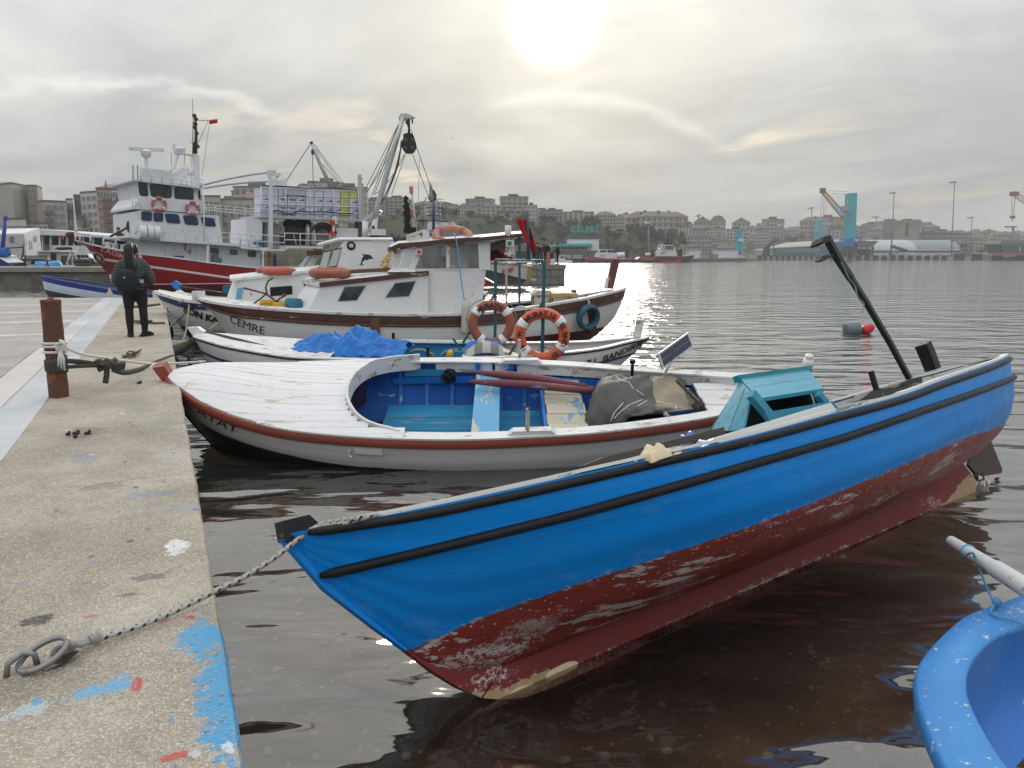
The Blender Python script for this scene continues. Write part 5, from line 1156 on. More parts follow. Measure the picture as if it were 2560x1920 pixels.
CH.band('brown_band',BROWN,cboat,lambda x:CH.v_at(x,zb_lo(x)),1.0,.02,.0,10.08)
CH.rail('rub_rail',BROWN,cboat,lambda x:CH.v_at(x,zb_lo(x)),.028,.15,10.05)
CH.cap('gunwale',WOL,cboat,.20,.045,.055,-.01,camber=.01)
CH.lining('bulwark',BRB,cboat,.55,-.07,xa=6.0,xb=10.0)
for i in range(26):
 x=6.6+.12*i;mb=MB();a,b_=CH.pt(x,.62,1,-.085),CH.pt(x,.96,1,-.085);mb.bar(a,b_,.10,.02,(0,1,0));mb.build('stave',PT('grey_brown_stave',(.10,.058,.042),.7,.15,rnd=.25),cboat)
CH.floor('well_floor',BRB,cboat,.6,-.07,xa=6.2,xb=9.9)
mb=MB();mb.grid([[V3((x,sd*CH.b(x)*k*.96,CH.z(x)+.0+.08*(1-k*k)))for sd,k in((-1,1),(-1,.5),(1,0),(1,.5),(1,1))]for x in CH.xs(.0,6.4,26)]);mb.build('deck',WOL,cboat,True)
mb=MB();a=CF.on_y(A5(620,552),0);mb.box(a.x-.12,a.x+.12,-.12,.12,a.z-.14,a.z+.06);mb.build('bow_bitt',WOL,cboat)
yw=-.92
P_=lambda*q:CF.on_y(A5(*q),yw)
Q_=lambda*q:CF.on_y(A6(*q),yw)
def extr(mb,poly,w=.03,v=None):mb.prism(poly,v or V3((0,w,0)))
def mirror_panel(name,poly,th,mat,parent):
 out=[]
 for sd in(1,-1):
  mb=MB();mb.prism([V3((p.x,p.y*sd,p.z))for p in poly],(0,th*sd,0));out.append(mb.build(name,mat,parent))
 return out
tk=[P_(1590,485),P_(1478,700),Q_(0,740),Q_(380,735),Q_(380,400),Q_(150,412)]
mirror_panel('cabin_side',tk,.03,WHITE,cboat)
tf0,tf1=tk[0],tk[1];tilt_x=CF.on_y(A5(1410,600),0).x
mb=MB();mb.add([(tf0.x,yw,tf0.z),(tf1.x,yw,tf1.z),(tf1.x-.45,0,tf1.z+.02),(tf0.x-.35,0,tf0.z+.04),(tf1.x,-yw,tf1.z),(tf0.x,-yw,tf0.z)],[(0,1,2,3),(3,2,4,5)]);mb.build('cabin_front',WHITE,cboat,fix=False)
r0,r1=P_(1590,470),Q_(385,378)
mb=MB();mb.add([(r0.x-.02,yw,r0.z),(r1.x,yw,r1.z),(r1.x,0,r1.z+.10),(r0.x-.42,0,r0.z+.10),(r1.x,-yw,r1.z),(r0.x-.02,-yw,r0.z)],[(0,1,2,3),(3,2,4,5)]);mb.build('cabin_roof',WOL,cboat,fix=False)
for sd in(-1,1):
 mb=MB();mb.bar((r0.x-.03,sd*(abs(yw)+.015),r0.z-.03),(r1.x,sd*(abs(yw)+.015),r1.z-.02),.05,.10);mb.build('roof_trim',BROWN,cboat)
mb=MB();mb.bar((r0.x-.03,yw-.02,r0.z-.03),(r0.x-.44,0,r0.z+.03),.06,.09);mb.build('front_trim',WOL,cboat)
for quad in([A5(1728,607),A5(1778,500),A5(1937,490),A5(1868,600)],[A6(50,577),A6(122,470),A6(277,453),A6(225,567)]):
 pl=[CF.on_y(q,yw)for q in quad];fr_=[p+(p-sum(pl,V3())/4)*.10 for p in pl]
 mb=MB();mb.prism([p+V3((0,-.012,0))for p in fr_],(0,.010,0));w=mb.build('window',PT('grey_window_rubber',(.25,.26,.27),.6),cboat)
 mb=MB();mb.prism([p+V3((0,-.016,0))for p in pl],(0,.008,0));mb.build('pane',glass('green_black_glass',(.02,.035,.038),.05,.12),w)
mb=MB();P=[CF.on_y(A2(*q),-.3)for q in[(660,1565),(700,1545),(1000,1515),(1300,1500)]]
for a,b_ in zip(P,P[1:]):mb.bar(a,b_,.05,.09)
mb.build('hatch_rim',BRB,cboat)
mb=MB();mb.bar(P[0]+V3((0,0,-.03)),P[0]+V3((.1,.9,0)),.05,.08);mb.build('hatch_end',BRB,cboat)
def fBy(fr,q0,q1,y,mat,lab,r=.075,tilt=0.05):
 a,b_=fr.on_y(q0,y),fr.on_y(q1,y);Ro=(b_-a).length/2;c=(a+b_)/2;f=fr.sub(c)
 t=TG('lifebuoy',lab,'lifebuoy',f,'lifebuoys on the moored boats');ax=V3((.0,-tilt,1))
 mb=MB();mb.torus((0,0,0),ax,Ro-r,r,40,12,xax=(1,0,0));mb.build('ring',mat,t,True)
 for d in(225,315,45,135):mb=MB();mb.torus((0,0,0),ax,Ro-r,r*1.04,4,12,R(d-9),R(d+9),xax=(1,0,0));mb.build('reflective_tape',PT('dull_tape',(.30,.12,.09),.6),t,True)
 return t
fBy(CF,A2(592,1535),A2(962,1520),-.35,ORANGE_OLD,'brown-orange lifebuoy lying on the trunk cabin roof in front of the wheelhouse',.10)
yh=-.80
W_=lambda*q:CF.on_y(C7(*q),yh)
V_=lambda*q:CF.on_y(A6(*q),yh)
zr=lambda x:0
wb=V_(800,605);
xs_f,xs_m,xs_b=W_(875,1620).x,W_(1500,1620).x,V_(835,300).x
sill_z=V_(500,362).z
lower=[V_(235,385),V_(380,735),V_(650,728),V_(800,700),V_(812,590),V_(835,368),V_(525,362)]
mirror_panel('wheelhouse_side',lower,.04,WHITE,cboat)
for sd in(1,-1):
 S=lambda p:V3((p.x,p.y*sd,p.z))
 for poly in([(1490,1165),(1550,1160),(1550,1635),(1490,1630)],[(2040,1150),(2250,1130),(2250,1625),(2060,1625)],[(1490,1600),(2074,1600),(2074,1640),(1490,1640)],[(965,1240),(1075,1215),(1080,1290),(955,1600),(860,1640),(870,1600)],[(860,1603),(1500,1598),(1500,1640),(850,1650)],[(960,1195),(2250,1090),(2250,1150),(1080,1215)]):
  mb=MB();mb.prism([S(W_(*q))for q in poly],(0,.05*sd,0));mb.build('window_post',WHITE,cboat)
 for poly in([(960,1603),(1075,1290),(1075,1210),(1490,1185),(1490,1603)],[(1550,1165),(2050,1150),(2060,1605),(1550,1600)]):
  mb=MB();mb.prism([S(W_(*q))+V3((0,.02*sd,0))for q in poly],(0,.006*sd,0));mb.build('pane',CLEAR,cboat)
ft,fb=W_(960,1250),W_(870,1610);gt,gb=CF.on_y(C7(640,1275),-.35),CF.on_y(C7(545,1600),-.35)
mt,mbm=CF.on_y(C7(765,1262),-.55),CF.on_y(C7(670,1615),-.55)
def pane_between(a,b_,c_,d_,nm='front_window'):
 for sd in(1,-1):
  S=lambda p:V3((p.x,p.y*sd,p.z));cen=(a+b_+c_+d_)/4
  mb=MB();n=(b_-a).cross(d_-a).normalized()*.02
  mb.prism([S(a),S(b_),S(c_),S(d_)],S(n));w=mb.build(nm,WHITE,cboat)
  mb=MB();g_=[p+(cen-p)*.16 for p in(a,b_,c_,d_)];k=n*1.3 if n.x<0 else-n*.4
  mb.prism([S(p+k)for p in g_],S(n*.2));mb.build('pane',PGL,w)
pane_between(mt,ft,fb,mbm);pane_between(gt,mt,mbm,gb)
mb=MB();mb.add([gt,gb,(gb.x-.05,-gb.y,gb.z),(gt.x-.05,-gt.y,gt.z)],[(0,1,2,3)]);mb.build('front_glass',PGL,cboat,fix=False)
mb=MB();c0,c1=V_(0,380),V_(235,380);mb.add([(gb.x-.1,yw,r1.z+.0),(fb.x+.1,yw,r1.z),(fb.x+.1,-yw,r1.z),(gb.x-.1,-yw,r1.z),(gb.x,gb.y,gb.z),(fb.x+.1,yh,fb.z),(fb.x+.1,-yh,fb.z),(gb.x,-gb.y,gb.z)],[(0,1,5,4),(3,7,6,2),(0,4,7,3)]);mb.build('front_coaming',WOL,cboat,fix=False)
mb=MB();mb.box(xs_b-.06,xs_b-.02,-.4,-yh-.05,1.0,sill_z+.72);mb.build('back_wall',WOL,cboat)
mb=MB();mb.box(W_(1150,1500).x,W_(1610,1500).x,.25,.28,sill_z-.3,sill_z+.30);mb.build('inner_panel',PT('cream_inner_panel',(.55,.53,.47),.7,.15,(.40,.25,.13),.4,3),cboat)
mb=MB();mb.box(xs_f,xs_b,-.7,.75,sill_z-.32,sill_z-.28);mb.build('dash_shelf',WOL,cboat)
rl=[CF.on_y(C7(*q),yh-.1)for q in[(555,1240),(700,1172),(955,1160),(1500,1105),(2074,1066)]]+[CF.on_y(A6(1160,72),yh-.1)]
rt=[(p.x,p.z)for p in rl]
mb=MB();rows=[]
for x,z in[(rt[0][0]-.02,rt[0][1]-.02)]+rt:
 w=abs(yh)+.12 if x>rt[1][0]else abs(yh)*.62
 rows.append([(x,-w,z),(x,-w*.5,z+.06),(x,0,z+.08),(x,w*.5,z+.06),(x,w,z)])
mb.slab(rows,(0,0,-.03));mb.build('wheelhouse_roof',WOL,cboat,40)
for sd in(-1,1):
 mb=MB();w=abs(yh)+.13
 PP=[V3((x,sd*(w if x>rt[1][0]+.01 else abs(yh)*.64),z-.03))for x,z in rt]
 for i,(a,b_)in enumerate(zip(PP,PP[1:])):mb.bar(a,b_,.04,.10 if i<4 else .075)
 mb.build('roof_edge',BROWN if sd<0 else BROWN,cboat)
mb=MB();mb.bar((rt[0][0]-.02,-abs(yh)*.64,rt[0][1]-.03),(rt[0][0]-.02,abs(yh)*.64,rt[0][1]-.03),.05,.10);mb.build('roof_edge',BRB,cboat)
def lamp_box(q,y,col,s=.13):
 c=CF.on_y(q,y);mb=MB();mb.box(c.x-s,c.x+s,c.y-.05,c.y+.05,c.z-s,c.z+s);b_=mb.build('lamp_box',WHITE,cboat);mb=MB();mb.box(c.x-s*.6,c.x+s*.6,c.y-.06,c.y-.052,c.z-s*.6,c.z+s*.6);mb.build('lens',col,b_)
lamp_box(C7(1018,1312),yh-.06,RED_LIGHT,.065);lamp_box(A6(1020,153),yh-.12,GREEN_LIGHT,.075)
mb=MB();a=CF.on_y(A6(1012,95),yh-.1);mb.tube([a-V3((0,0,.05)),a+V3((0,0,.02))],.05,10);mb.lathe([(.06,0),(.075,.02),(.075,.22),(.06,.24)],a+V3((0,0,.0)),n=12);mb.build('white_lantern',PLASTIC_W,cboat,40)
mb=MB();a,b_=CF.on_y(A6(1030,180),yh-.05),CF.on_y(A6(1015,250),yh-.05);mb.bar(a,b_+V3((0,0,-.02)),.12,.05);mb.bar(CF.on_y(A6(985,235),yh-.05),CF.on_y(A6(1065,230),yh-.05),.05,.05);mb.bar(CF.on_y(A6(1052,110),yh-.05),CF.on_y(A6(1052,235),yh-.05),.05,.05);mb.build('lamp_bracket',WOL,cboat)
mb=MB();mb.tube([CF.on_y(A6(960,100),-.3),CF.on_y(A6(1150,70),-.3)],[.045,.085],12);mb.build('rolled_awning',PT('cream_canvas',(.55,.54,.49),.8,.1),cboat,40)
mb=MB();mb.tube([CF.on_y(A6(835,190),-.2),CF.on_y(A6(940,165),-.2),CF.on_y(A6(1150,125),-.2)],[.08,.10,.06],10);mb.build('grey_roll',PT('grey_canvas',(.18,.18,.18),.8,.15),cboat,40)
for x in(rt[-1][0]-.15,):
 for sd in(-1,1):mb=MB();mb.bar((x,sd*.8,CH.z(min(x,9))-.1),(x,sd*.8,rt[-1][1]-.06),.05,.05);mb.build('canopy_post',TEAL_STEEL if sd<0 else WOL,cboat)
c=CF.on_y(A6(915,240),.2);f=CF.sub(c);mb=MB();crumple(mb,(0,0,-.12),(.34,0,0),(0,.3,0),(0,0,.30),12,9,.3);tag(mb.build('red_cloth',PT('dark_red_cloth',(.14,.008,.012),.85,.25),frame=f,smooth=True),'dark red cloth bundle under the canopy behind the wheelhouse','cloth')
w1=[CF.on_y(C7(*q),-.35)for q in[(805,1035),(905,1020),(915,1160),(815,1165)]];w2=[CF.on_y(C7(*q),-.35)for q in[(1080,920),(1190,935),(1215,1125),(1090,1130)]];w3=[CF.on_y(C7(*q),-.35)for q in[(935,1000),(1040,1010),(1055,1130),(945,1140)]]
for w in(w1,w2,w3):mb=MB();mb.prism(w,(0,.12,0));mb.build('mast_post',WOL,cboat)
mb=MB();mb.bar(CF.on_y(C7(800,1045),-.36),CF.on_y(C7(1080,950),-.36),.05,.06);mb.build('mast_rail',PT('cream_rail',(.55,.52,.45),.6),cboat)
mb=MB();mb.tube([CF.on_y(C7(960,1150),-.25),CF.on_y(C7(960,900),-.25),CF.on_y(C7(940,700),-.25),CF.on_y(C7(897,290),-.25)],[.035,.032,.028,.02],8);ml=mb.build('light_pole',PT('cream_pole',(.5,.47,.38),.6,.1,(.35,.12,.06),.3,6),cboat,True)
for q,rr,h in((C7(888,290),.045,.14),(C7(907,670),.04,.12)):
 a=CF.on_y(q,-.25);mb=MB();mb.lathe([(rr*.7,-.03),(rr,0),(rr*1.05,h),(rr*.6,h+.015)],a,n=12);mb.build('lantern',PINK_LIGHT,ml,40)
mb=MB();pts=[CF.on_y(C7(825,990),-.3),CF.on_y(C7(822,880),-.3),CF.on_y(C7(812,640),-.3),CF.on_y(C7(800,480),-.3),CF.on_y(C7(785,350),-.3)];mb.tube([p+V3((.02*sin(3*i),0,0))for i,p in enumerate(smL(pts,3))],[.075,.07,.072,.075,.065,.075,.08,.07,.075,.06,.05,.055,.035],10)
tag(mb.build('furled_flag',BCL,cboat,True),None)
mb=MB();mb.obox(CF.on_y(C7(860,935),-.3),(.14,0,0),(0,.07,0),(0,0,.06));mb.build('gear_bag',BCL,cboat)
c=CF.on_y(C7(1085,760),-.3);mb=MB();s=.20;up,dn=c+V3((0,0,s*1.05)),c-V3((0,0,s*1.05))
for d in((1,0),(-1,0),(0,1),(0,-1)):mb.add([up,dn,c+V3((d[0]*s*.9,d[1]*s*.9,0))],[(0,1,2)])
mb.add([c+V3((-s*.9,0,0)),c+V3((0,-s*.9,0)),c+V3((s*.9,0,0)),c+V3((0,s*.9,0))],[(0,1,2,3)])
rr_=mb.build('radar_reflector',PT('tan_grey_metal',(.33,.31,.28),.5,.15,metal=.3),cboat,fix=False);mb=MB();mb.tube([CF.on_y(C7(1085,920),-.3),dn],.02,6);mb.build('reflector_pole',BLACK,rr_)
t=fBy(CF,C7(1240,1060),C7(1955,1010),-.42,PT('pinkish_faded_buoy',(.40,.20,.14),.6,.15,dirt=(.3,.15,.1),damt=.5),'faded pinkish lifebuoy standing on the wheelhouse roof beside the radar reflector',.085,.5)
rpT('fender_line','thin blue-grey line from the roof lifebuoy down to the bottle fender',[CF.w(CF.on_y(q,y))for q,y in((A6(578,78),-.75),(A6(600,115),-.95),(A6(640,430),-1.1),(A6(668,615),-1.33))],.014,ROPE_BLUE,'line',4)
c=CF.on_y(A6(678,730),-1.43);f=CF.sub(c);mb=MB();mb.lathe([(.03,-.40),(.09,-.37),(.105,-.3),(.10,0),(.105,.2),(.085,.30),(.035,.36),(.035,.40)],(0,0,0),(.03,0,1),14);tag(mb.build('bottle_fender',PT('dirty_white_plastic_fender',(.52,.51,.46),.5,.12,(.25,.23,.2),.35,4,stretch=(1,1,.3)),frame=f,smooth=40),'ribbed dirty white plastic bottle hanging as a fender amidships','fender')
xt,vt_=CH.hit(CF,A6(1627,722));p=CH.pt(xt,vt_);n_=CH.nrm(xt,vt_);f=CF.sub(p+n_*.16);e1=CF.on_y(A6(1527,722),p.y);Rt=(CF.on_y(A6(1728,722),p.y)-e1).length/2
ty=TG('tyre_fender','blue painted tyre hung as a fender on the brown-banded boat','tyre',f);mb=MB();mb.torus((0,0,0),n_,Rt-.062,.062,36,12,sy=1.7,xax=(1,0,0));mb.build('tyre',TYRE_BLUE,ty,True)
mb=MB();mb.torus((0,0,0),n_,Rt-.03,.02,36,6,xax=(1,0,0));mb.torus(n_*.10,n_,Rt-.055,.010,36,6,xax=(1,0,0));mb.build('tread_ridge',TYRE_BLUE,ty,True)
mb=MB();mb.tube([(0,0,Rt-.1),(.03,.05,Rt+.03),(.0,.20,Rt+.14)],.03,7);mb.ball((0,.18,Rt+.12),.08,.06,.05,8,6);mb.build('lashing',ROPE_GREY,ty,True)
for(qa,qb,w,lab)in((A5(2015,742),A5(2018,905),.2,'weathered brown board hung upright on the hull amidships'),(A6(1660,650),A6(1688,880),.17,'dark upright board hanging behind the blue tyre')):
 xa,va=CH.hit(CF,qa);xb,vb=CH.hit(CF,qb);a,b_=CH.pt(xa,va)+CH.nrm(xa,va)*.07,CH.pt(xb,min(max(vb,.05),.9))+CH.nrm(xb,.5)*.09
 zb=CF.on_y(qb,b_.y);f=CF.sub((a+b_)/2);mb=MB();mb.bar(a-(a+b_)/2,V3((zb.x,b_.y,zb.z))-(a+b_)/2,w,.05,(0,1,0));tag(mb.build('fender_board',BRB if w>.18 else BROWN,frame=f),lab,'fender board')
mb=MB();mb.prism([CF.on_y(A6(*q),-.07)for q in[(1783,512),(1812,425),(1840,280),(1897,282),(1842,512)]],(0,.14,0));mb.build('stern_post',PT('red_brown_stern_post',(.13,.045,.035),.5,.25,(.4,.38,.35),.2,6),cboat)
mb=MB();mb.prism([CF.on_y(A6(*q),-.09)for q in[(1768,512),(1790,420),(1808,425),(1796,512)]],(0,.04,0));mb.build('post_plate',WOL,cboat)
nx,nv=CH.hit(CF,A5(1030,800));hull_letters(CH,'name_lettering','CEMRE',.24,LETTER,cboat,nx,nv,rise=-.012,stretch=1.05,out=.015)
f=CF.sub(CF.on_y(A6(1268,600),.0));sb=TG('stern_box','rust-streaked white engine box with a yellowed lid in the stern well','box',f);L_=lambda q,y=0.:f.l(CF.w(CF.on_y(q,y)))
mb=MB();a,b_=L_(A6(1205,650)),L_(A6(1330,560));mb.box(a.x,b_.x,-.2,.2,a.z-.3,b_.z);mb.build('front_box',RUST_WHITE,sb);mb=MB();mb.prism([(a.x-.05,-.22,b_.z),(b_.x+.05,-.22,b_.z),(b_.x,-.22,b_.z+.12),(a.x+.1,-.22,b_.z+.12)],(0,.44,0));mb.build('front_lid',RUST_WHITE,sb)
a,b_=L_(A6(1310,640)),L_(A6(1548,575));mb=MB();mb.box(b_.x-(b_.x-a.x)*.98,b_.x,-.3,.4,a.z-.3,b_.z);mb.build('engine_casing',RUST_WHITE,sb);mb=MB();mb.box(a.x+.05,b_.x-.04,-.33,.42,b_.z,b_.z+.10);mb.build('casing_lid',PT('yellowed_rusty_lid',(.42,.33,.13),.7,.2,(.20,.08,.03),.5,5),sb)
mb=MB();mb.tube([CF.on_y(A6(1535,590),.3),CF.on_y(A6(1530,520),.3)],.07,8);mb.build('samson_post',BRB,cboat,40)
rpT('gunwale_hoop','bent metal hoop on the gunwale forward of the stern well',[CF.w(CF.on_y(q,-1.05))for q in(A6(1060,680),A6(1075,660),A6(1135,655),A6(1155,690),A6(1150,720))],.02,GALV,'hoop',3)
for i,(q0,q1,lab)in enumerate(((A5(1112,665),A5(1215,605),'yellow plastic crate on the foredeck, the left of the two'),(A5(1225,685),A5(1305,615),'yellow plastic crate on the foredeck beside the blue drum'))):
 a,b_=CF.on_y(q0,-.45),CF.on_y(q1,-.45);f=CF.sub((a.x,-.4,a.z));w,h=b_.x-a.x,b_.z-a.z
 cr=TG('crate',lab,'crate',f,'yellow crates on the foredeck')
 for y in(-.15,.15):
  mb=MB();mb.box(0,w,y-.012,y+.012,0,h*.25);mb.box(0,w,y-.012,y+.012,h*.8,h)
  for k in range(8):mb.box(w*k/8,w*(k+.55)/8,y-.010,y+.010,h*.25,h*.8)
  mb.build('crate_side',YELLOW,cr)
 for x in(0,w):mb=MB();mb.box(x-.012,x+.012,-.15,.15,0,h);mb.build('crate_end',YELLOW,cr)
 mb=MB();mb.box(0,w,-.15,.15,0,.015);mb.build('crate_bottom',YELLOW,cr)
 mb=MB();crumple(mb,(w/2,0,h*.4),(w*.42,0,0),(0,.13,0),(0,0,h*.6),10,i+20,.5);tag(mb.build('net_heap',NET_DARK if i==0 else ROPE_TAN,frame=f,smooth=True),'dark net heaped in the left yellow crate' if i==0 else 'tan rope coiled in the right yellow crate','net' if i==0 else 'rope')
a,b_=CF.on_y(A5(1302,690),-.5),CF.on_y(A5(1442,600),-.5);f=CF.sub((a+b_)/2);mb=MB();rr=(b_.x-a.x)/2
mb.lathe([(rr*.75,-.2),(rr*.98,-.15),(rr,0),(rr*.97,.1),(rr*.8,.16),(rr*.45,.17)],(0,0,0),(.06,.05,1),20);tag(mb.build('blue_drum',PT('worn_teal_blue_drum',(.02,.16,.26),.5,.2,(.02,.02,.02),.35,5),frame=f,smooth=40),'worn teal-blue rubber drum with a black rim on the foredeck','drum')
f=CF.sub(CF.on_y(A5(1130,590),-.3));L_=lambda q,y=-.3:f.l(CF.w(CF.on_y(q,y)))
an=TG('anchor','rusty folding anchor leaning over the yellow crates','anchor',f)
mb=MB();mb.tube([L_(A5(975,505)),L_(A5(1150,550)),L_(A5(1270,635))],.022,6);mb.build('shank',RUST,an,True)
mb=MB();mb.tube([L_(A5(1020,655)),L_(A5(1110,590)),L_(A5(1165,545))],.018,6);mb.build('stock',RUST,an,True)
mb=MB();mb.tube([L_(A5(1160,545)),L_(A5(1150,500)),L_(A5(1170,450)),L_(A5(1210,425))],.02,6);mb.build('fluke',RUST,an,True)
mb=MB();mb.tube([L_(A5(1215,640)),L_(A5(1260,590)),L_(A5(1300,565))],.022,6);mb.ball(L_(A5(1298,562)),.05,.03,.04,8,6);mb.build('fluke',RUST,an,True)
SF=Frame((-.02,21.15,0),R(-12.0),0)
SH=Hull([(-.1,1.30),(.2,1.24),(.7,1.12),(2,1.02),(4,.95),(6,.95),(7.4,1.05),(8.3,1.2)],[(-.1,.05),(.05,.25),(.3,.45),(.8,.70),(2,1.15),(4,1.35),(6,1.25),(7.4,.8),(8.1,.25),(8.3,.02)],[(-.1,-.1,1.30),(.05,.1,1.0),(.3,.28,.72),(.8,.6,.2),(1.4,1.1,-.3),(3,3,-.5),(6.4,6.4,-.4),(7.8,7.7,.1),(8.3,8.25,1.1)],[(0,0),(.8,.15),(2,.5),(4,.85),(7.4,.7),(8.3,.2)])
sboat=TG('cabin_boat','white boat with navy stripe, SON KALE on its bow, a dolphin on its wheelhouse','boat',SF)
SH.shell('hull',hPt('white_hull_black_foot',[([(-.2,.55),(.3,.50),(1,.40),(4,.3),(8.3,.3)],(.010,.012,.018)),(None,(.68,.69,.70))],.5,chips=.06,chipcol=(.4,.38,.33)),sboat,50,16,strakes=3,amp=.003)
SH.band('navy_stripe',NAVY,sboat,lambda x:SH.v_at(x,SH.z(x)-.16),lambda x:SH.v_at(x,SH.z(x)-.02),.018,.0,8.25)
SH.cap('gunwale',WOL,sboat,.22,.05,.07,-.02,camber=.01)
mb=MB();mb.grid([[V3((x,sd*SH.b(x)*k*.96,SH.z(x)+.02+.08*(1-k*k)))for sd,k in((-1,1),(-1,.5),(1,0),(1,.5),(1,1))]for x in SH.xs(.0,8.1,24)]);mb.build('deck',WOL,sboat,True)
mb=MB();a=SF.on_y(A5(300,560),0);mb.box(-.12,.12,-.14,.14,1.18,1.345);mb.build('bow_cap',WHITE,sboat)
nx,nv=SH.hit(SF,A5(625,712));hull_letters(SH,'name_lettering','SON KALE',.21,LETTER,sboat,nx+.24,nv,rise=-.03,stretch=1.15,bold=.012,out=.02)
ys_=-.92;S5=lambda*q:SF.on_y(A5(*q),ys_);S2=lambda*q:SF.on_y(A2(*q),ys_);S6=lambda*q:SF.on_y(C6(*q),ys_)
mirror_panel('cabin_side',[S5(950,435),S5(900,610),S5(950,660),S5(1700,700),S5(1700,355)],.03,WHITE,sboat)
a,b_=S5(950,435),S5(900,610);mb=MB();mb.add([a,b_,(b_.x-.3,0,b_.z),(a.x-.25,0,a.z+.05),(b_.x,-ys_,b_.z),(a.x,-ys_,a.z)],[(0,1,2,3),(3,2,4,5)]);mb.build('cabin_front',WHITE,sboat,fix=False)
a,b_=S5(915,432),S5(1700,345);mb=MB();rows=[[(p.x-.12,-.98,p.z),(p.x-.2,-.5,p.z+.05),(p.x-.25,0,p.z+.07),(p.x-.2,.5,p.z+.05),(p.x-.12,.98,p.z)]for p in(a,b_)];mb.slab(rows,(0,0,-.06));mb.build('cabin_roof',WHITE,sboat)
q_=[S5(1185,500),S5(1360,487),S5(1363,555),S5(1188,572)];mb=MB();mb.prism([p+V3((0,-.012,0))for p in q_],(0,.01,0));mb.build('window',DGL,sboat)
q_=[S5(1450,475),S5(1500,468),S5(1500,505),S5(1455,515)];mb=MB();mb.prism([p+V3((0,-.012,0))for p in q_],(0,.01,0));mb.build('window',DGL,sboat)
q_=[S5(930,505),S5(978,505),S5(960,570),S5(955,625),S5(912,620)];mb=MB();mb.prism([p+V3((0,-.02,0))for p in q_],(0,.015,0));mb.build('blue_patch',PT('pale_blue_patch',(.14,.38,.58),.5,.1),sboat)
yy_=-.85;T6=lambda*q:SF.on_y(C6(*q),yy_)
mirror_panel('wheelhouse_side',[T6(1350,1000),T6(1010,1440),T6(1000,1700),T6(2120,1700),T6(2120,990)],.03,WHITE,sboat)
for quad in([(960,1425),(1035,1165),(1165,1130),(1090,1420)],[(1105,1415),(1185,1130),(1320,1095),(1240,1395)]):
 P4=[T6(*q)for q in quad];mb=MB();mb.prism([p+V3((0,-.015,0))for p in P4],(0,.014,0));w=mb.build('window',BLACK,sboat);c=sum(P4,V3())/4
 mb=MB();mb.prism([p+(c-p)*.13+V3((0,-.022,0))for p in P4],(0,.012,0));mb.build('pane',PGL,w)
mb=MB();P4=[T6(955,1070),T6(1290,985),T6(2120,985)];rows=[[(p.x-.03,yy_-.06,p.z),(p.x,0,p.z+.05),(p.x-.03,-yy_+.06,p.z)]for p in P4];mb.slab(rows,(0,0,.035));mb.build('wheelhouse_roof',WHITE,sboat)
mb=MB();a,b_=T6(1345,985),T6(1780,945);mb.box(a.x,b_.x,-.5,.4,a.z,b_.z);mb.build('roof_hatch',WHITE,sboat)
a=T6(1462,1072);mb=MB();mb.lathe([(.11,0),(.11,.03),(.06,.05)],a+V3((0,.01,0)),(0,-1,0),16);l_=mb.build('lamp',BLACK,sboat,40);mb=MB();mb.ball(a+V3((.0,-.05,.0)),.06,.03,.055,10,6);mb.build('lens',PGL,l_,True)
dol=[(1620,1200),(1640,1197),(1672,1205),(1720,1205),(1752,1215),(1775,1232),(1790,1255),(1803,1275),(1795,1280),(1770,1272),(1745,1272),(1722,1285),(1700,1298),(1690,1290),(1705,1278),(1670,1290),(1645,1310),(1630,1335),(1640,1352),(1652,1370),(1632,1370),(1618,1362),(1588,1375),(1592,1358),(1612,1340),(1618,1310),(1628,1270),(1645,1240),(1655,1225),(1640,1212)]
mb=MB();mb.prism([T6(*q)+V3((0,-.006,0))for q in dol],(0,.004,0));mb.build('dolphin_emblem',LETTER,sboat)
yq=.1;U6=lambda*q:SF.on_y(C6(*q),yq)
for quad in([(635,1420),(790,1215),(855,1215),(700,1425)],[(730,1425),(870,1225),(985,1210),(860,1420)]):
 P4=[U6(*q)for q in quad];mb=MB();mb.prism(P4,(0,.05,0));w=mb.build('windscreen',WHITE,sboat);c=sum(P4,V3())/4;mb=MB();mb.prism([p+(c-p)*.2+V3((0,-.01,0))for p in P4],(0,.008,0));mb.build('pane',PGL,w)
mb=MB();mb.bar(U6(785,1190),U6(1020,1175),.3,.12);mb.build('windscreen_trim',BROWN,sboat)
fBy(SF,A2(135,1510),A2(385,1495),-.3,RED_BUOY,'red lifebuoy on the cabin roof, the further of the pair',.07);fBy(SF,A2(190,1520),A2(485,1502),-.75,RED_BUOY,'red lifebuoy on the cabin roof, the nearer of the pair',.09)
fc=SF.on_y(C6(2030,1300),-1.0);f=SF.sub(fc);heap=TG('net_float_heap','heap of yellow-brown net floats on a dark net between the two wheelhouses','net',f)
mb=MB();O_=[f.l(SF.w(SF.on_y(C6(*q),-.8)))for q in[(1900,1450),(1915,1340),(1960,1230),(2030,1140),(2120,1075),(2250,1060),(2250,1450)]];mb.prism(O_,(0,.5,0));mb.build('dark_net',NET_DARK,heap)
rr=random.Random(5);fl=MB();fl.lathe([(.015,-.045),(.034,-.038),(.040,0),(.034,.038),(.015,.045)],(0,0,0),(0,0,1),8);fme=fl.mesh('net_float',True);fme.materials.append(FLOAT_Y)
def inside(p,poly):
 c=False
 for(a,b_)in zip(poly,poly[1:]+poly[:1]):
  if(a.z>p[1])!=(b_.z>p[1])and p[0]<(b_.x-a.x)*(p[1]-a.z)/(b_.z-a.z)+a.x:c=not c
 return c
z=min(p.z for p in O_)+.05;k=0
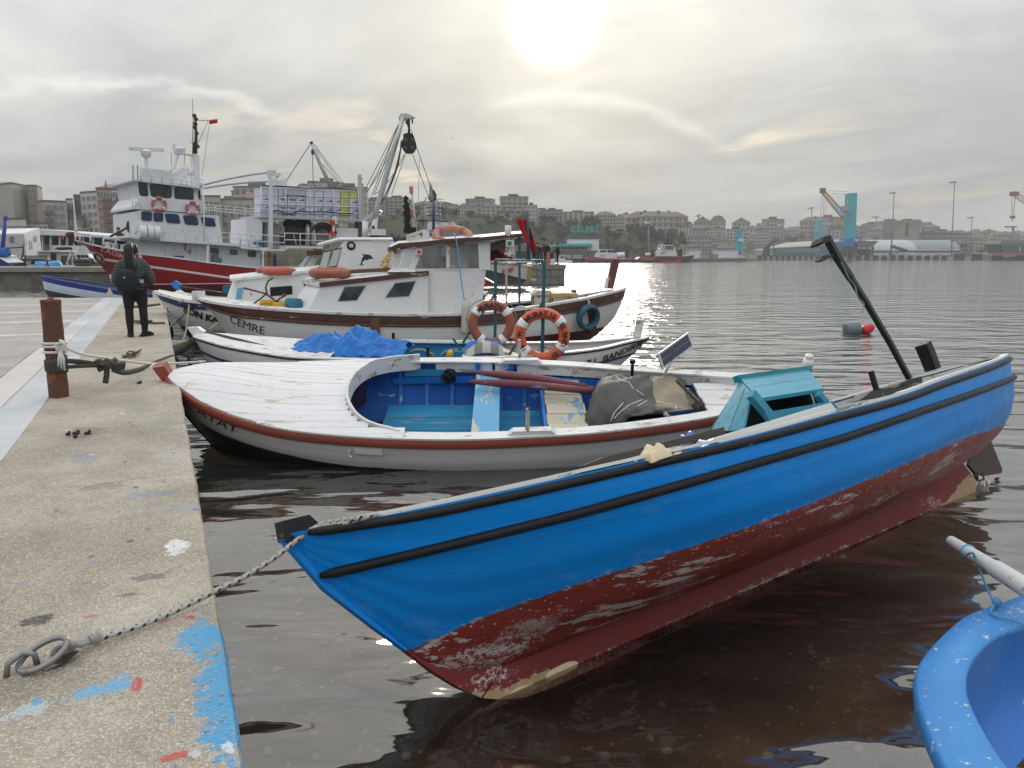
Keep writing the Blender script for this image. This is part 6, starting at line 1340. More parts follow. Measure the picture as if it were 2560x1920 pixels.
while z<max(p.z for p in O_):
 x=min(p.x for p in O_)+(.06 if k%2 else 0)
 while x<max(p.x for p in O_):
  if inside((x,z),O_)and rr.random()<.97:
   o=bpy.data.objects.new('net_float',fme);COL.objects.link(o);o.parent=heap;o.location=(x+rr.uniform(-.02,.02),O_[0].y-.05+rr.uniform(-.03,.03),z+rr.uniform(-.02,.02));o.rotation_euler=(rr.uniform(-.5,.5),rr.uniform(.8,2.2),rr.uniform(0,3))
  x+=.098
 z+=.082;k+=1
f=Frame(at_z(A5(470,560),1.0),R(-8));
lowb=TG('rowing_boat','low brown varnished boat moored beyond the white boats','boat',Frame(cw(x_at(560,27),27,0),R(-10)))
LF_=Frame(cw(x_at(520,26),26,0),R(-12));lowb.location=LF_.o;lowb.rotation_euler=LF_.e
LH=Hull([(-.9,.98),(0,.80),(1.5,.70),(4,.68)],[(-.9,.03),(0,.6),(1.5,1.0),(4,1.0)],[(-.9,-.9,.98),(0,.2,-.1),(1.5,1.5,-.3),(4,4,-.3)],[(-.9,0),(0,.3),(2,.8),(4,.8)])
LH.shell('hull',BROWN,lowb,20,8);LH.cap('gunwale',WOL,lowb,.1,.03,.03,nx=20);LH.lining('inner_planking',BROWN,lowb,.3,-.05,20,4)
d_=24.8;a,b_=aD(A5(415,480),d_),aD(A5(900,560),d_+1.5);f=Frame(a);o_=TG('oar','oar with a bright blue blade lying across the brown boat','oar',f)
mb=MB();mb.prism([aD(A5(*q),d_)-a for q in[(400,468),(440,445),(482,475),(475,515),(430,512)]],(.02,.04,0));mb.build('blade',PT('bright_blue_blade',(.02,.20,.60),.5,.1),o_);mb=MB();mb.tube([aD(A5(470,495),d_)-a,b_-a],.035,8);mb.build('shaft',BROWN,o_,True)
f=Frame(aD(A5(455,540),d_));mb=MB();crumple(mb,(0,0,-.1),cw(.25,.05),cw(-.02,.15),(0,0,.18),10,31,.4);tag(mb.build('white_rag',PLASTIC_W,frame=f,smooth=True),'white plastic sack under the blue oar blade','sack')
f=Frame(aD(A5(865,520),26));mb=MB();mb.box(-.2,.2,-.1,.1,-.12,.12);mb.box(-.14,.14,-.12,.12,.12,.15);tag(mb.build('blue_can',PT('teal_blue_can',(.02,.15,.25),.5),frame=f),'teal-blue can standing on the brown boat','can')
pb,pt2=DFm.on_y(A3(385,742),.1),DFm.on_y(A3(375,335),.1);f=DFm.sub(pb);fl_=TG('flag','red flag hanging limp from a dark pole above the teal arch','flag',f)
mb=MB();mb.tube([(0,0,0),(pt2-pb)*.55,pt2-pb],[.035,.03,.018],8);mb.build('flag_pole',TEAL_STEEL,fl_,True)
mb=MB();rows=[];a_=DFm.on_y(A3(368,400),.1)-pb;b_=DFm.on_y(A3(392,620),.1)-pb
for i in range(15):
 u=i/14;w=.04+.20*u**.8;row=[]
 for k in range(9):
  v=k/8;row.append(a_.lerp(b_,u)+V3((-.14*(1-u)*(1-v)+(v*w*.75 if v>.3 else v*w*.5)-.04,.05*sin(v*9+u*3),-.10*v*u)))
 rows.append(row)
mb.slab(rows,(0,.004,0));mb.build('cloth',FLAG_RED,fl_,True)
TF=Frame(cw(x_at(188,43),43),R(15.5))
TH_=Hull([(.0,3.02),(.5,2.85),(1.25,2.64),(2.75,2.29),(4.4,2.07),(6.5,1.75),(8.9,1.47),(12,1.25),(16,1.3),(19,1.5)],[(0,.05),(.5,.45),(1.25,1.0),(2.75,2.04),(4.4,2.65),(6.5,3.0),(9,3.1),(14,3.1),(19,2.6)],[(0,0,3.02),(.5,.5,2.81),(.9,.86,2.29),(1.6,1.38,1.44),(2.4,2.04,.53),(3.0,2.6,-.2),(4.2,3.8,-1.2),(9,9,-1.4),(19,18,-1)],[(0,.0),(2,.12),(5,.6),(9,.95),(19,.95)])
trawler=TG('trawler','large red-hulled fishing trawler with white superstructure and stacked fish boxes, YAGMUR on its bow','trawler',TF)
trawler['label']='large red-hulled trawler with white superstructure and a white stripe, YAGMUR on its bow'
TH_.shell('hull',hPt('red_trawler_hull',[([(0,.75),(3.4,.58),(8,.5),(19,.5)],(.085,.006,.010)),(None,(.26,.006,.008))],.4,chips=.03,chipcol=(.2,.02,.02)),trawler,50,18)
TH_.band('white_stripe',WFR,trawler,lambda x:TH_.v_at(x,ltab([(1.2,2.0),(3.5,1.52),(7.7,.82),(19,.7)],x)),lambda x:TH_.v_at(x,ltab([(1.2,2.12),(3.5,1.64),(7.7,.94),(19,.82)],x)),.02,1.3,18.5,sides=(-1,1))
TH_.band('boot_line',WFR,trawler,lambda x:TH_.v_at(x,.60),lambda x:TH_.v_at(x,.65),.015,2.6,9)
TH_.cap('gunwale',WFR,trawler,.22,.06,.09)
mb=MB();mb.grid([[V3((x,sd*TH_.b(x)*.97,TH_.z(x)-.05))for sd in(-1,1)]for x in TH_.xs(.1,18.8,30)]);mb.build('deck',GREY_FAR,trawler,fix=False)
t1=lambda q,y:TF.on_y(A1(*q),y)
nx,nv=TH_.hit(TF,A1(1035,1373));hull_letters(TH_,'name_lettering','YA\u011eMUR',.34,PT('pinkish_lettering',(.5,.30,.32),.6,.1,bmp=0),trawler,nx+.0,nv,rise=-.05,stretch=1.2,bold=.01,out=.03)
def hull_poly(pts,name,mat,out=.03):
 P=[]
 for q in pts:
  x,v=TH_.hit(TF,A1(*q));P.append(TH_.pt(x,v)+TH_.nrm(x,v)*out)
 c=sum(P,V3())/len(P);mb=MB();mb.add(P+[c],[(i,(i+1)%len(P),len(P))for i in range(len(P))]);return mb.build(name,mat,trawler,fix=False)
ap=hull_poly([(785,1340),(840,1345),(895,1365),(920,1400),(932,1435),(900,1440),(860,1420)],'anchor_pocket',WFR,.04)
hx,hv=TH_.hit(TF,A1(872,1393));mb=MB();mb.torus(TH_.pt(hx,hv)+TH_.nrm(hx,hv)*.07,TH_.nrm(hx,hv),.24,.07,20,6,xax=(0,0,1));mb.build('hawse_ring',RUST,ap,True)
mb=MB();P=[t1(q,-1.2)for q in((950,1545),(965,1600),(1045,1605),(1010,1560))]
for a,b_ in zip(P,P[1:]+P[:1]):mb.bar(a,b_,.07,.07)
mb.build('fairlead_frame',WFR,trawler)
YH=-2.4
H=lambda*q:t1(q,YH)
def solid(name,poly,depth,mat,y=YH,parent=trawler,src=A1):
 mb=MB();mb.prism([TF.on_y(src(*q),y)for q in poly],(0,depth,0));return mb.build(name,mat,parent)
solid('lower_house',[(1165,1000),(1215,985),(1890,1035),(1925,1300),(1175,1235)],4.8,WFR)
solid('bridge_bulwark',[(1150,955),(1215,870),(1740,905),(1775,1005),(1745,1015),(1150,975)],4.9,WFR,YH-.05)
solid('bridge_house',[(1192,742),(1290,735),(1735,785),(1738,910),(1215,875)],4.6,WFR,YH+.1)
solid('bridge_roof',[(1150,715),(1240,722),(1752,785),(1752,803),(1240,742),(1150,730)],5.2,WFR,YH-.2)
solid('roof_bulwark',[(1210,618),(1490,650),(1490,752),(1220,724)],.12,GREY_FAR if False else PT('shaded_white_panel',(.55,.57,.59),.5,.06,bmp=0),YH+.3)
for sub in((1515,650),):
 solid('roof_locker',[(1490,665),(1545,640),(1580,648),(1618,670),(1618,765),(1490,752)],1.2,WFR,YH+.4)
def win(poly,mat,y,name='window',src=A1,parent=trawler,fr=.10,frm=None):
 P=[TF.on_y(src(*q),y)for q in poly];c=sum(P,V3())/len(P)
 Q=[]
 for i,p in enumerate(P):
  a,b_=P[i-1],P[(i+1)%len(P)];Q+=[p.lerp(a,.18),p.lerp(p.lerp(a,.5).lerp(p.lerp(b_,.5),.5),.22),p.lerp(b_,.18)]
 mb=MB();mb.prism([p+(p-c)*fr for p in Q],(0,-.02,0));w=mb.build(name,frm or WFR,parent)
 mb=MB();mb.prism([p+V3((0,-.02,0))for p in Q],(0,-.012,0));mb.build('pane',mat,w);return w
for poly in([(1295,757),(1485,777),(1480,887),(1305,870)],[(1508,783),(1672,797),(1670,907),(1508,890)]):win(poly,glass('bridge_glass',(.008,.013,.03),.08,.1),YH+.09,frm=BLACK,fr=.03)
win([(1192,747),(1268,745),(1282,868),(1205,857)],glass('bridge_glass',(.008,.013,.03),.08,.1),YH+.09,frm=BLACK,fr=.03)
for poly in([(1222,995),(1312,1000),(1312,1080),(1222,1075)],[(1325,1005),(1410,1010),(1408,1087),(1327,1083)],[(1425,1015),(1540,1022),(1560,1103),(1440,1096)],[(1580,1030),(1700,1040),(1715,1117),(1600,1110)],[(1733,1045),(1845,1055),(1867,1130),(1755,1120)]):win(poly,BLUE_GLASS,YH-.01,frm=BLACK,fr=.03)
win([(1712,815),(1732,818),(1732,905),(1712,880)],DGL,YH+.08)
def trawler_buoy(q,lab):
 c=t1(q,YH-.16);f=TF.sub(c);t=TG('lifebuoy',lab,'lifebuoy',f,'lifebuoys on the trawler bridge')
 mb=MB();mb.torus((0,0,0),(0,-1,0),.33,.08,28,8,xax=(1,0,0));mb.build('ring',PT('pink_red_lifebuoy',(.48,.13,.12),.6,.1,bmp=0),t,True)
 for d in(45,135,225,315):mb=MB();mb.torus((0,0,0),(0,-1,0),.33,.085,3,8,R(d-11),R(d+11),xax=(1,0,0));mb.build('reflective_tape',WFR,t,True)
trawler_buoy((1375,932),'pink-red lifebuoy on the trawler bridge front, beside the white bulwark window');trawler_buoy((1665,970),'pink-red lifebuoy on the trawler bridge, the one nearer the stern')
bpy.data.objects['lifebuoy'].get('label')
solid('boat_deck',[(1120,1205),(1200,1213),(2240,1290),(2240,1312),(1200,1240),(1120,1222)],5.6,WFR,-2.9)
solid('main_house',[(1200,1240),(2250,1312),(2250,1520),(1200,1400)],4.0,WFR,-2.1)
def rail_line(name,tops,bots,y,mids=2,src=A1,every=1,r=.022,mat=WFR,parent=trawler):
 T=[TF.on_y(src(*q),y)for q in tops];B_=[TF.on_y(src(*q),y)for q in bots];t_=MB()
 for m in range(mids):
  for i in range(len(T)-1):t_.tube([T[i].lerp(B_[i],m/mids),T[i+1].lerp(B_[i+1],m/mids)],r,5)
 for a,b_ in zip(T,B_):t_.tube([a,b_],r,5)
 return tag(t_.build(name,mat,parent,True),kind='stuff')
rail_line('deck_rail',[(1130+95*i,1103+9.2*i)for i in range(12)],[(1130+95*i,1208+7.2*i)for i in range(12)],-2.85)
rail_line('bridge_rail',[(1145,870),(1215,890)],[(1145,960),(1215,970)],-2.9)
rail_line('roof_rail',[(1138,625),(1215,632)],[(1150,722),(1218,730)],YH-.2,3)
rail_line('roof_rail',[(1218,632),(1310,645),(1400,655),(1485,668),(1570,690),(1620,700),(1730,715),(1750,722)],[(1220,730),(1310,738),(1400,750),(1485,760),(1570,772),(1620,778),(1730,790),(1750,795)],YH-.25,2)
rail_line('bow_rail',[A for A in[(650,1182),(690,1188),(780,1200),(895,1222),(1000,1240),(1110,1256)]],[(655,1250),(690,1262),(780,1268),(890,1285),(1000,1305),(1110,1320)],-.75,1,r=.05)
mb=MB()
for a,b_ in(((1110,1262),(1310,1295)),((1335,1245),(1310,1295)),((1310,1295),(1300,1355)),((1310,1295),(1405,1370))):mb.bar(t1(a,-1.8),t1(b_,-1.8),.09,.09)
tag(mb.build('bulwark_brace',WFR,trawler),kind='stuff')
rail_line('aft_rail',[(1765,935),(1860,945),(1950,952),(2025,960),(2120,970),(2212,978)],[(1790,1010),(1870,1018),(1950,1028),(2025,1035),(2120,1048),(2212,1060)],-2.2,3)
mb=MB();mb.tube([t1((1752,745),-2.6),t1((1760,1020),-2.6),t1((1768,1280),-2.6)],.05,6);mb.build('stanchion',WFR,trawler,True)
for q0,q1 in(((1795,1290),(1790,1435)),):mb=MB();mb.bar(t1(q0,-2.85),t1(q1,-2.85),.14,.12);mb.build('stanchion',WFR,trawler)
mb=MB();mb.bar(TF.on_y(A2(195,1325),-2.85),TF.on_y(A2(195,1480),-2.85),.14,.12);mb.build('stanchion',WFR,trawler)
for poly in([(1815,1310),(1890,1315),(1890,1365),(1815,1360)],[(1985,1325),(2050,1330),(2050,1375),(1985,1372)],[(2140,1335),(2210,1340),(2210,1395),(2140,1390)]):win(poly,glass('deck_window_glass',(.05,.06,.07),.1,.4),-2.11,'deck_window',fr=.18)
for poly in([(1425,1280),(1480,1285),(1480,1385),(1425,1378)],[(1490,1290),(1590,1300),(1575,1355),(1510,1345)],[(1690,1290),(1745,1300),(1765,1370),(1690,1360)]):win(poly,WFR,-2.11,'door',fr=.05,frm=GREY_FAR)
solid('blue_bin',[(1515,1378),(1590,1382),(1590,1405),(1515,1402)],.3,PT('blue_bin_plastic',(.02,.04,.25),.5),-2.5);solid('grey_chest',[(1920,1405),(2020,1410),(2045,1460),(1915,1450)],.4,GREY_FAR,-2.6);solid('grey_bin',[(1845,1370),(1890,1365),(1900,1440),(1840,1435)],.3,PT('grey_bin',(.12,.13,.14),.6),-2.5)
for i,(u,w)in enumerate(((1190,70),(1262,60),(1320,55))):
 mb=MB();a,b_=t1((u,1175+i*4),-2.75),t1((u+w,1182+i*4),-2.75);mb.tube([a,a.lerp(b_,.08),a.lerp(b_,.92),b_],[.22,.42,.42,.25],12);mb.build('life_raft',WFR,trawler,40)
solid('raft_cover',[(1170,1125),(1340,1140),(1345,1190),(1170,1180)],.8,WFR,-2.7)
mb=MB();mb.tube([t1((950,1215),-1),t1((1060,1160),-1),t1((1125,1120),-1)],.06,6);mb.ball(t1((1130,1130),-1),.25,.2,.4,8,6);mb.ball(t1((1140,1105),-1),.16,.16,.14,8,6);mb.build('bow_winch',PT('dark_rusty_gear',(.05,.03,.028),.7,.3,bmp=0),trawler,True)
for q,s in(((620,1195),.26),((640,1225),.22),((605,1205),.2)):
 pass
mb=MB();mb.ball(t1((612,1197),0),.28,.25,.16,8,6);mb.tube([t1((612,1200),0),t1((640,1240),0),t1((655,1280),0)],[.12,.10,.06],6);mb.build('stowed_anchor',RUST,trawler,True)
mb=MB();mb.lathe([(.07,0),(.09,.25),(.05,.6),(.035,1.5),(.02,1.9)],t1((660,1185),0),n=8);mb.build('jackstaff',WFR,trawler,True)
for q in((930,1280),(990,1290)):mb=MB();mb.lathe([(.16,-.3),(.16,0),(.2,.02),(.2,.12)],t1(q,-.6),n=10);mb.build('mooring_bitt',WFR,trawler,40)
MY=-.8
m_=lambda*q:t1(q,MY)
solid('mast',[(1663,500),(1722,515),(1730,785),(1680,780)],.5,WFR,MY)
mb=MB();mb.tube([m_(1690,500),m_(1695,330),m_(1685,160)],[.10,.09,.07],8);mb.tube([m_(1678,500),m_(1675,400)],.05,6)
for u,v in((1680,170),(1695,200),(1682,270),(1700,320),(1708,435),(1690,240)):mb.ball(m_(u,v),.14,.12,.12,6,5)
mb.build('topmast',PT('dark_red_black_mast',(.05,.012,.014),.5,.3,bmp=0),trawler,True)
mb=MB();mb.tube([m_(1665,500),m_(1668,200),m_(1663,20)],[.03,.02,.012],5);mb.tube([m_(1590,600),m_(1600,450)],.015,5);mb.tube([m_(1480,490),m_(1480,650)],.015,5);mb.tube([m_(1148,600),m_(1152,720)],.03,5);mb.tube([m_(1188,600),m_(1192,720)],.03,5);mb.build('aerial',WIRE,trawler,True)['kind']='stuff'
mb=MB();mb.bar(m_(1645,395),m_(1720,400),.06,.06);mb.bar(m_(1715,210),m_(1800,212),.05,.05);mb.bar(m_(1803,205),m_(1718,395),.04,.04);mb.bar(m_(1560,500),m_(1665,515),.10,.10);mb.build('mast_arm',GALV,trawler)
mb=MB();rows=[[m_(1808,208+36*k)+V3((u*.5,.04*sin(u*7),.12*u))for k in(0,.5,1)]for u in(0,.3,.6,1)];mb.slab(rows,(0,.01,0));f=TF;mb.build('pennant',FLAG_RED,trawler,True)
def radar(bar0,bar1,ped,post0,post1,y):
 mb=MB();a,b_=TF.on_y(A1(*bar0),y),TF.on_y(A1(*bar1),y);mb.bar(a,b_,.16,.18);mb.build('radar_scanner',WFR,trawler)
 c=TF.on_y(A1(*ped),y);mb=MB();mb.lathe([(.18,-.22),(.28,-.1),(.28,.12),(.14,.24)],c,n=10);mb.tube([TF.on_y(A1(*post0),y),TF.on_y(A1(*post1),y)],.11,8);mb.build('radar_pedestal',WFR,trawler,40)
radar((1115,455),(1415,470),(1263,498),(1265,515),(1268,625),-1.6);radar((1490,425),(1592,470),(1538,472),(1540,490),(1490,640),-1.2)
mb=MB();mb.ball(m_(1648,660),.16,.16,.2,8,6);mb.tube([m_(1648,670),m_(1655,770)],.05,6)
for u in(1570,1598,1625):mb.tube([m_(u,615),m_(u+2,690)],.05,5)
mb.bar(m_(1560,635),m_(1635,632),.06,.1);mb.build('satellite_dome',WFR,trawler,True)
def wires(name,pairs,src,y,r=.02,mat=WIRE,parent=trawler,fr=TF,sag=.0):
 mb=MB()
 for a,b_ in pairs:mb.tube(arc(fr.on_y(src(*a),y),fr.on_y(src(*b_),y),sag,6),r,4)
 return tag(mb.build(name,mat,parent,True),kind='stuff')
wires('stay_pipe',[((1735,775),(2380,655)),((1755,800),(2370,740))],A1,-1.5,.055,PT('violet_grey_wire',(.33,.33,.40),.5,bmp=0),sag=-.1)
wires('flag_halyard',[((1808,245),(1745,690))],A1,MY,.012)
g2=lambda u,v,y:TF.on_y(A2(u,v),y)
mb=MB();mb.bar(g2(263,650,-2.6),g2(262,1305,-2.6),.24,.22);mb.bar(g2(240,685,-2.6),g2(345,675,-2.6),.2,.2);mb.bar(g2(268,765,-2.6),g2(335,685,-2.6),.12,.12);mb.bar(g2(232,643,-2.6),g2(318,643,-2.6),.1,.06);mb.bar(g2(275,645,-2.6),g2(275,690,-2.6),.18,.1);mb.build('gantry_mast',WFR,trawler)
mb=MB();mb.box(*[f_ for p in[(g2(285,775,-1.8),g2(385,735,-1.8))]for f_ in(p[0].x,p[1].x,-2.2,-1.4,p[0].z,p[1].z)]);mb.bar(g2(355,722,-1.8),g2(390,722,-1.8),.3,.2);mb.build('gantry_light',WFR,trawler)
YB=-2.5;c6=lambda u,v,y=YB:TF.on_y(C6(u,v),y)
solid('rack_floor',[(185,1030),(1040,1068),(1040,1085),(185,1050)],3.4,GREY_FAR,YB-.1,src=A2)
solid('rack_back',[(180,770),(600,785),(930,800),(1045,825),(1080,830),(1080,1065),(185,1035)],.1,GREY_FAR,1.0,src=A2)
rail_line('rack_rail',[(80,165),(450,165),(825,180),(1185,195),(1570,215)],[(80,600),(460,605),(830,625),(1190,640),(1575,650)],YB-.12,1,src=C6,r=.03)
wires('rack_bar',[((85,425),(1570,480)),((80,510),(1575,575))],C6,YB-.13,.03,WFR);
wires('tarp_cord',[((245,560),(300,525)),((300,525),(370,530)),((370,530),(460,585)),((460,585),(560,580)),((560,580),(640,535)),((640,535),(760,540)),((760,540),(840,555)),((840,555),(900,545)),((900,545),(1180,555)),((1180,555),(1280,570)),((1280,570),(1500,575)),((80,145),(450,160)),((450,160),(760,185)),((760,185),(1180,185)),((1180,185),(1560,215))],C6,YB-.16,.035,BLACK)
cols=[(85,195),(245,342),(345,480),(485,612),(616,755),(760,890),(895,1030),(1035,1180),(1185,1295),(1300,1430),(1436,1562)]
rowsv=[(178,300),(300,432),(435,560),(563,632)]
sl=lambda u:0.036*(u-85)
_bx={}
ORDN=['first','second','third','fourth','fifth','sixth','seventh','eighth','ninth','tenth','eleventh','twelfth','thirteenth','fourteenth','fifteenth','sixteenth','seventeenth','eighteenth','nineteenth','twentieth']
def fish_box(u0,u1,v0,v1,pat,yellow,ci,ri):
 a,b_=c6(u0,v0+sl(u0)),c6(u1,v1+sl(u0));w,h=b_.x-a.x,a.z-b_.z
 f=TF.sub((a.x,YB,b_.z));lab='yellow foam fish box in the narrow yellow stack on the trawler rack' if yellow else 'white foam fish box printed in blue or red, stacked on the trawler rack'
 if pat==0:lab='plain white foam fish box without print, stacked on the trawler rack'
 lab='%s fish box, %s stack from the left, %s'%('yellow' if yellow else('blank white','blue-printed white','red-printed white')[pat],ORDN[ci],('topmost','second from the top','third from the top','lowest')[ri])
 t=TG('fish_box',lab,'box',f,'foam fish boxes on the trawler rack');mt=STYRO_Y if yellow else STYRO
 mb=MB();mb.box(.012,w-.012,0,1.2,.0,h*.80);mb.build('box_body',mt,t)
 mb=MB();mb.box(0,w,-.015,1.2,h*.80+.006,h-.008);mb.build('lid',mt,t)
 if pat:
  p=MB();p.box(w*.30,w*.92,-.006,.004,h*.50,h*.60);p.box(w*.72,w*.9,-.006,.004,h*.62,h*.74);p.build('print',PRINT_BLUE if not yellow else PRINT_GREY,t)
  if pat==2:p=MB();p.box(w*.12,w*.66,-.006,.004,h*.62,h*.76);p.build('print',PRINT_RED,t)
  p=MB();p.box(w*.12,w*.88,-.006,.004,h*.22,h*.28);p.build('print',PRINT_GREY,t)
for ci,(u0,u1)in enumerate(cols):
 for ri,(v0,v1)in enumerate(rowsv):
  yel=ci==9 or(ci==10 and ri==0)
  pat=0 if(ci in(1,5)or ri==0)else(2 if ci in(2,3)else 1)
  if ci==4 and ri==0:continue
  fish_box(u0,u1,v0,v1,pat if not yel else(1 if ri else 0),yel,ci,ri)
a,b_=c6(405,190),c6(750,305);f=TF.sub((a.x,YB-.1,b_.z));mb=MB();mb.box(0,b_.x-a.x,0,1.0,0,a.z-b_.z);mb.box(0,b_.x-a.x,-.02,1.0,(a.z-b_.z)*.86,(a.z-b_.z)*.9);tag(mb.build('wrapped_box',PT('grey_wrapped_parcel',(.42,.45,.54),.7,.06,bmp=0),frame=f),'long grey wrapped parcel lying in front of the top row of fish boxes','box')
solid('winch_house',[(1425,1310)if False else(55,1060),(195,1060),(190,1310),(45,1300)],2.5,WFR,YB+.2,src=A2)
solid('grey_locker',[(215,1090),(340,1105),(340,1300),(210,1310)],1.0,PT('mid_grey_locker',(.20,.21,.22),.6,.1,bmp=0),YB+.5,src=A2)
solid('upper_deck',[(0,1300),(200,1318),(370,1325),(410,1295),(720,1300),(720,1318),(420,1312),(380,1340),(200,1335),(0,1315)],5.2,WFR,-2.9,src=A2)
rail_line('aft_deck_rail',[(385,1185),(520,1188),(650,1192),(780,1198)],[(385,1300),(520,1302),(650,1305),(780,1308)],-2.9,2,src=A2,r=.03)
rail_line('aft_deck_rail',[(0,1195),(75,1198),(150,1200),(270,1205),(385,1215)],[(0,1300),(75,1304),(150,1310),(270,1318),(385,1322)],-2.9,2,src=A2,r=.03)
DK=PT('dark_deck_gear',(.018,.018,.02),.7,.3,bmp=0)
solid('dark_canopy',[(490,770),(760,790),(760,880),(490,870)],.5,DK,-1.9,src=C6);solid('net_bin',[(470,890),(760,900),(760,1060),(470,1060)],1.2,DK,-1.7,src=C6)
mb=MB();
for k in range(14):
 p=c6(480+24*k,735+8*sin(k*2.1),-1.6);mb.ball(p,.3,.3,.25+.1*sin(k),7,5)
mb.build('net_heap',NET_DARK,trawler,True)
mb=MB();c=c6(975,960,-1.9);mb.torus(c,(0,-1,0),.75,.1,24,8,xax=(1,0,0));mb.lathe([(.62,0),(.62,.5)],c,(0,1,0),18);mb.build('net_drum',PT('brown_grey_drum',(.22,.19,.16),.7,.2,bmp=0),trawler,40)
for k in range(5):mb=MB();c=c6(1040,960,-2.1-.08*k);mb.torus(c,(0,-1,0),.62+.09*k,.045,20,6,R(20),R(150),xax=(1,0,0));mb.build('hose',PT('red_brown_hose',(.08,.035,.03),.6,.2,bmp=0)if k%2 else DK,trawler,True)
for u,r_ in((790,.14),(870,.13)):mb=MB();mb.tube([c6(u,740,-2.2),c6(u+10,860,-2.2),c6(u-5,1050,-2.2)],[r_*.8,r_,r_*1.1],8);mb.build('galvanised_pipe',GALV,trawler,True)
mb=MB();mb.tube([c6(1250,770,-1.8),c6(1120,775,-1.8),c6(1065,790,-1.8),c6(1045,730,-1.8)],.17,8);mb.build('exhaust_pipe',GALV,trawler,True)
solid('white_store_box',[(1230,795),(1565,805),(1565,990),(1230,990)],1.2,WFR,-2.3,src=C6);solid('blue_cask',[(15,985),(100,985),(105,1085),(15,1090)],.6,PT('blue_cask',(.02,.13,.32),.5,bmp=0),-2.75,src=C6)
mb=MB();mb.bar(c6(570,880,-2.5),c6(620,1060,-2.5),.08,.05);mb.build('yellow_plank',PT('yellow_plank',(.45,.33,.15),.7,bmp=0),trawler)
mb=MB()
for k in range(16):mb.ball(c6(1560+12*(k%4),720+55*(k//4),-1.9+.1*(k%3)),.22,.2,.2,6,5)
mb.build('net_bundle',PT('brown_net_bundle',(.10,.08,.06),.9,.4,bmp=0),trawler,True)
mb=MB();mb.tube([c6(1190,1000,-2.8),c6(1190,660,-2.8)],.10,8);bc=mb.build('beacon_post',PLASTIC_W,trawler,40)
for v in(715,885):mb=MB();mb.lathe([(.17,-.14),(.17,.14)],c6(1172,v,-2.85),n=10);mb.build('red_band',RED_LIGHT,bc,40)
mb=MB();mb.lathe([(.16,-.2),(.16,.2),(.1,.25)],c6(1210,690,-2.8),n=10);mb.build('beacon_lamp',PLASTIC_W,bc,40)
mb=MB();mb.tube([g2(620,405,0),g2(690,580,0),g2(785,790,0)],[.11,.125,.14],10);dk=mb.build('derrick',GALV,trawler,True)
mb=MB();mb.ball(g2(628,485,-.2),.12,.1,.2,10,7);mb.ball(g2(618,405,0),.14,.13,.1,8,6);mb.build('block',PT('grey_block',(.06,.06,.065),.6,bmp=0),dk,True)
wires('stay',[((605,420),(390,750)),((625,500),(635,780)),((640,415),(930,800)),((660,460),(900,800)),((650,500),(760,770)),((700,570),(890,800))],A2,0,.025)
mb=MB();mb.bar(g2(1035,680,-2.5),g2(1032,1075,-2.5),.2,.2);mb.ball(g2(1050,712,-2.5),.1);mb.build('rack_mast',GALV,trawler)
mb=MB();mb.lathe([(.14,0),(.14,.3),(.18,.34)],g2(1050,805,-2.2),n=8);mb.build('rack_lamp',GALV,trawler,40)
solid('rack_end',[(1040,815),(1075,822),(1080,1010),(1040,1070)],3.0,PT('pale_grey_panel',(.42,.43,.42),.6,bmp=0),YB+.1,src=A2)
solid('surf_board',[(245,1350),(262,1345),(272,1470),(248,1480)],.08,PT('orange_float_board',(.40,.09,.03),.6,bmp=0),-2.15,src=A2);solid('blue_board',[(290,1395),(302,1355),(318,1420),(315,1480),(288,1480)],.08,PT('dark_blue_board',(.02,.03,.16),.6,bmp=0),-2.15,src=A2)
KF=Frame(cw(x_at(100,33),33),R(-20));kb=TG('rowing_boat','blue, white and black open boat lying just beyond the end of the quay','boat',KF)
kz=lambda q:KF.on_y(C4(*q),-.5)
KH=Hull([(0,1.35),(1,1.18),(2.5,.92),(4,.68),(5.5,.52),(6.6,.5)],[(0,.05),(.5,.35),(1.5,.75),(3,1.0),(5,.95),(6.6,.5)],[(0,0,1.35),(.3,.05,.75),(.8,.4,.25),(1.5,1.1,-.1),(3,3,-.3),(6.6,6.4,-.1)],[(0,.05),(1,.3),(3,.8),(6.6,.6)])
KH.shell('hull',hPt('blue_white_black_hull',[([(0,.80),(1.2,.62),(3,.36),(6.6,.2)],(.03,.034,.036)),([(0,1.16),(1,.98),(2.5,.74),(4,.52),(6.6,.34)],(.58,.66,.80)),(None,(.018,.04,.22))],.5,chips=.08,chipcol=(.4,.2,.12)),kb,30,12)
KH.cap('gunwale',PT('blue_gunwale',(.03,.06,.28),.5,.1),kb,.08,.03,.03,nx=24);KH.lining('inner_planking',PT('blue_grey_inside',(.10,.14,.2),.6,.15),kb,.3,-.05,24,4)
f=Frame(aD(C4(1340,1055),31.6));mb=MB();mb.lathe([(.10,-.22),(.11,.05),(.05,.16),(.05,.26)],(0,0,0),n=10);tag(mb.build('bottle_fender',PT('cream_bottle',(.5,.47,.38),.5),frame=f,smooth=40),'cream plastic bottle hanging on the side of the blue and white boat','fender')
PD,PZ=52.0,1.45
PIER_STONE=PT('dark_stained_pier_stone',(.21,.195,.17),.9,.3,rnd=.55,dirt=(.03,.03,.026),damt=.9,dsc=.8,bmp=.3,bsc=5)
PIER_CAP=PT('pale_pier_cap',(.27,.255,.23),.9,.15,dirt=(.12,.11,.10),damt=.5,dsc=.8,rnd=.1)
pier=TG('stone_pier','old stained stone pier with a pale capping, running behind the end of the quay','pier',Frame(cw(x_at(0,PD),PD)))
xa,xb=x_at(-500,PD),x_at(318,PD);O0=pier.location
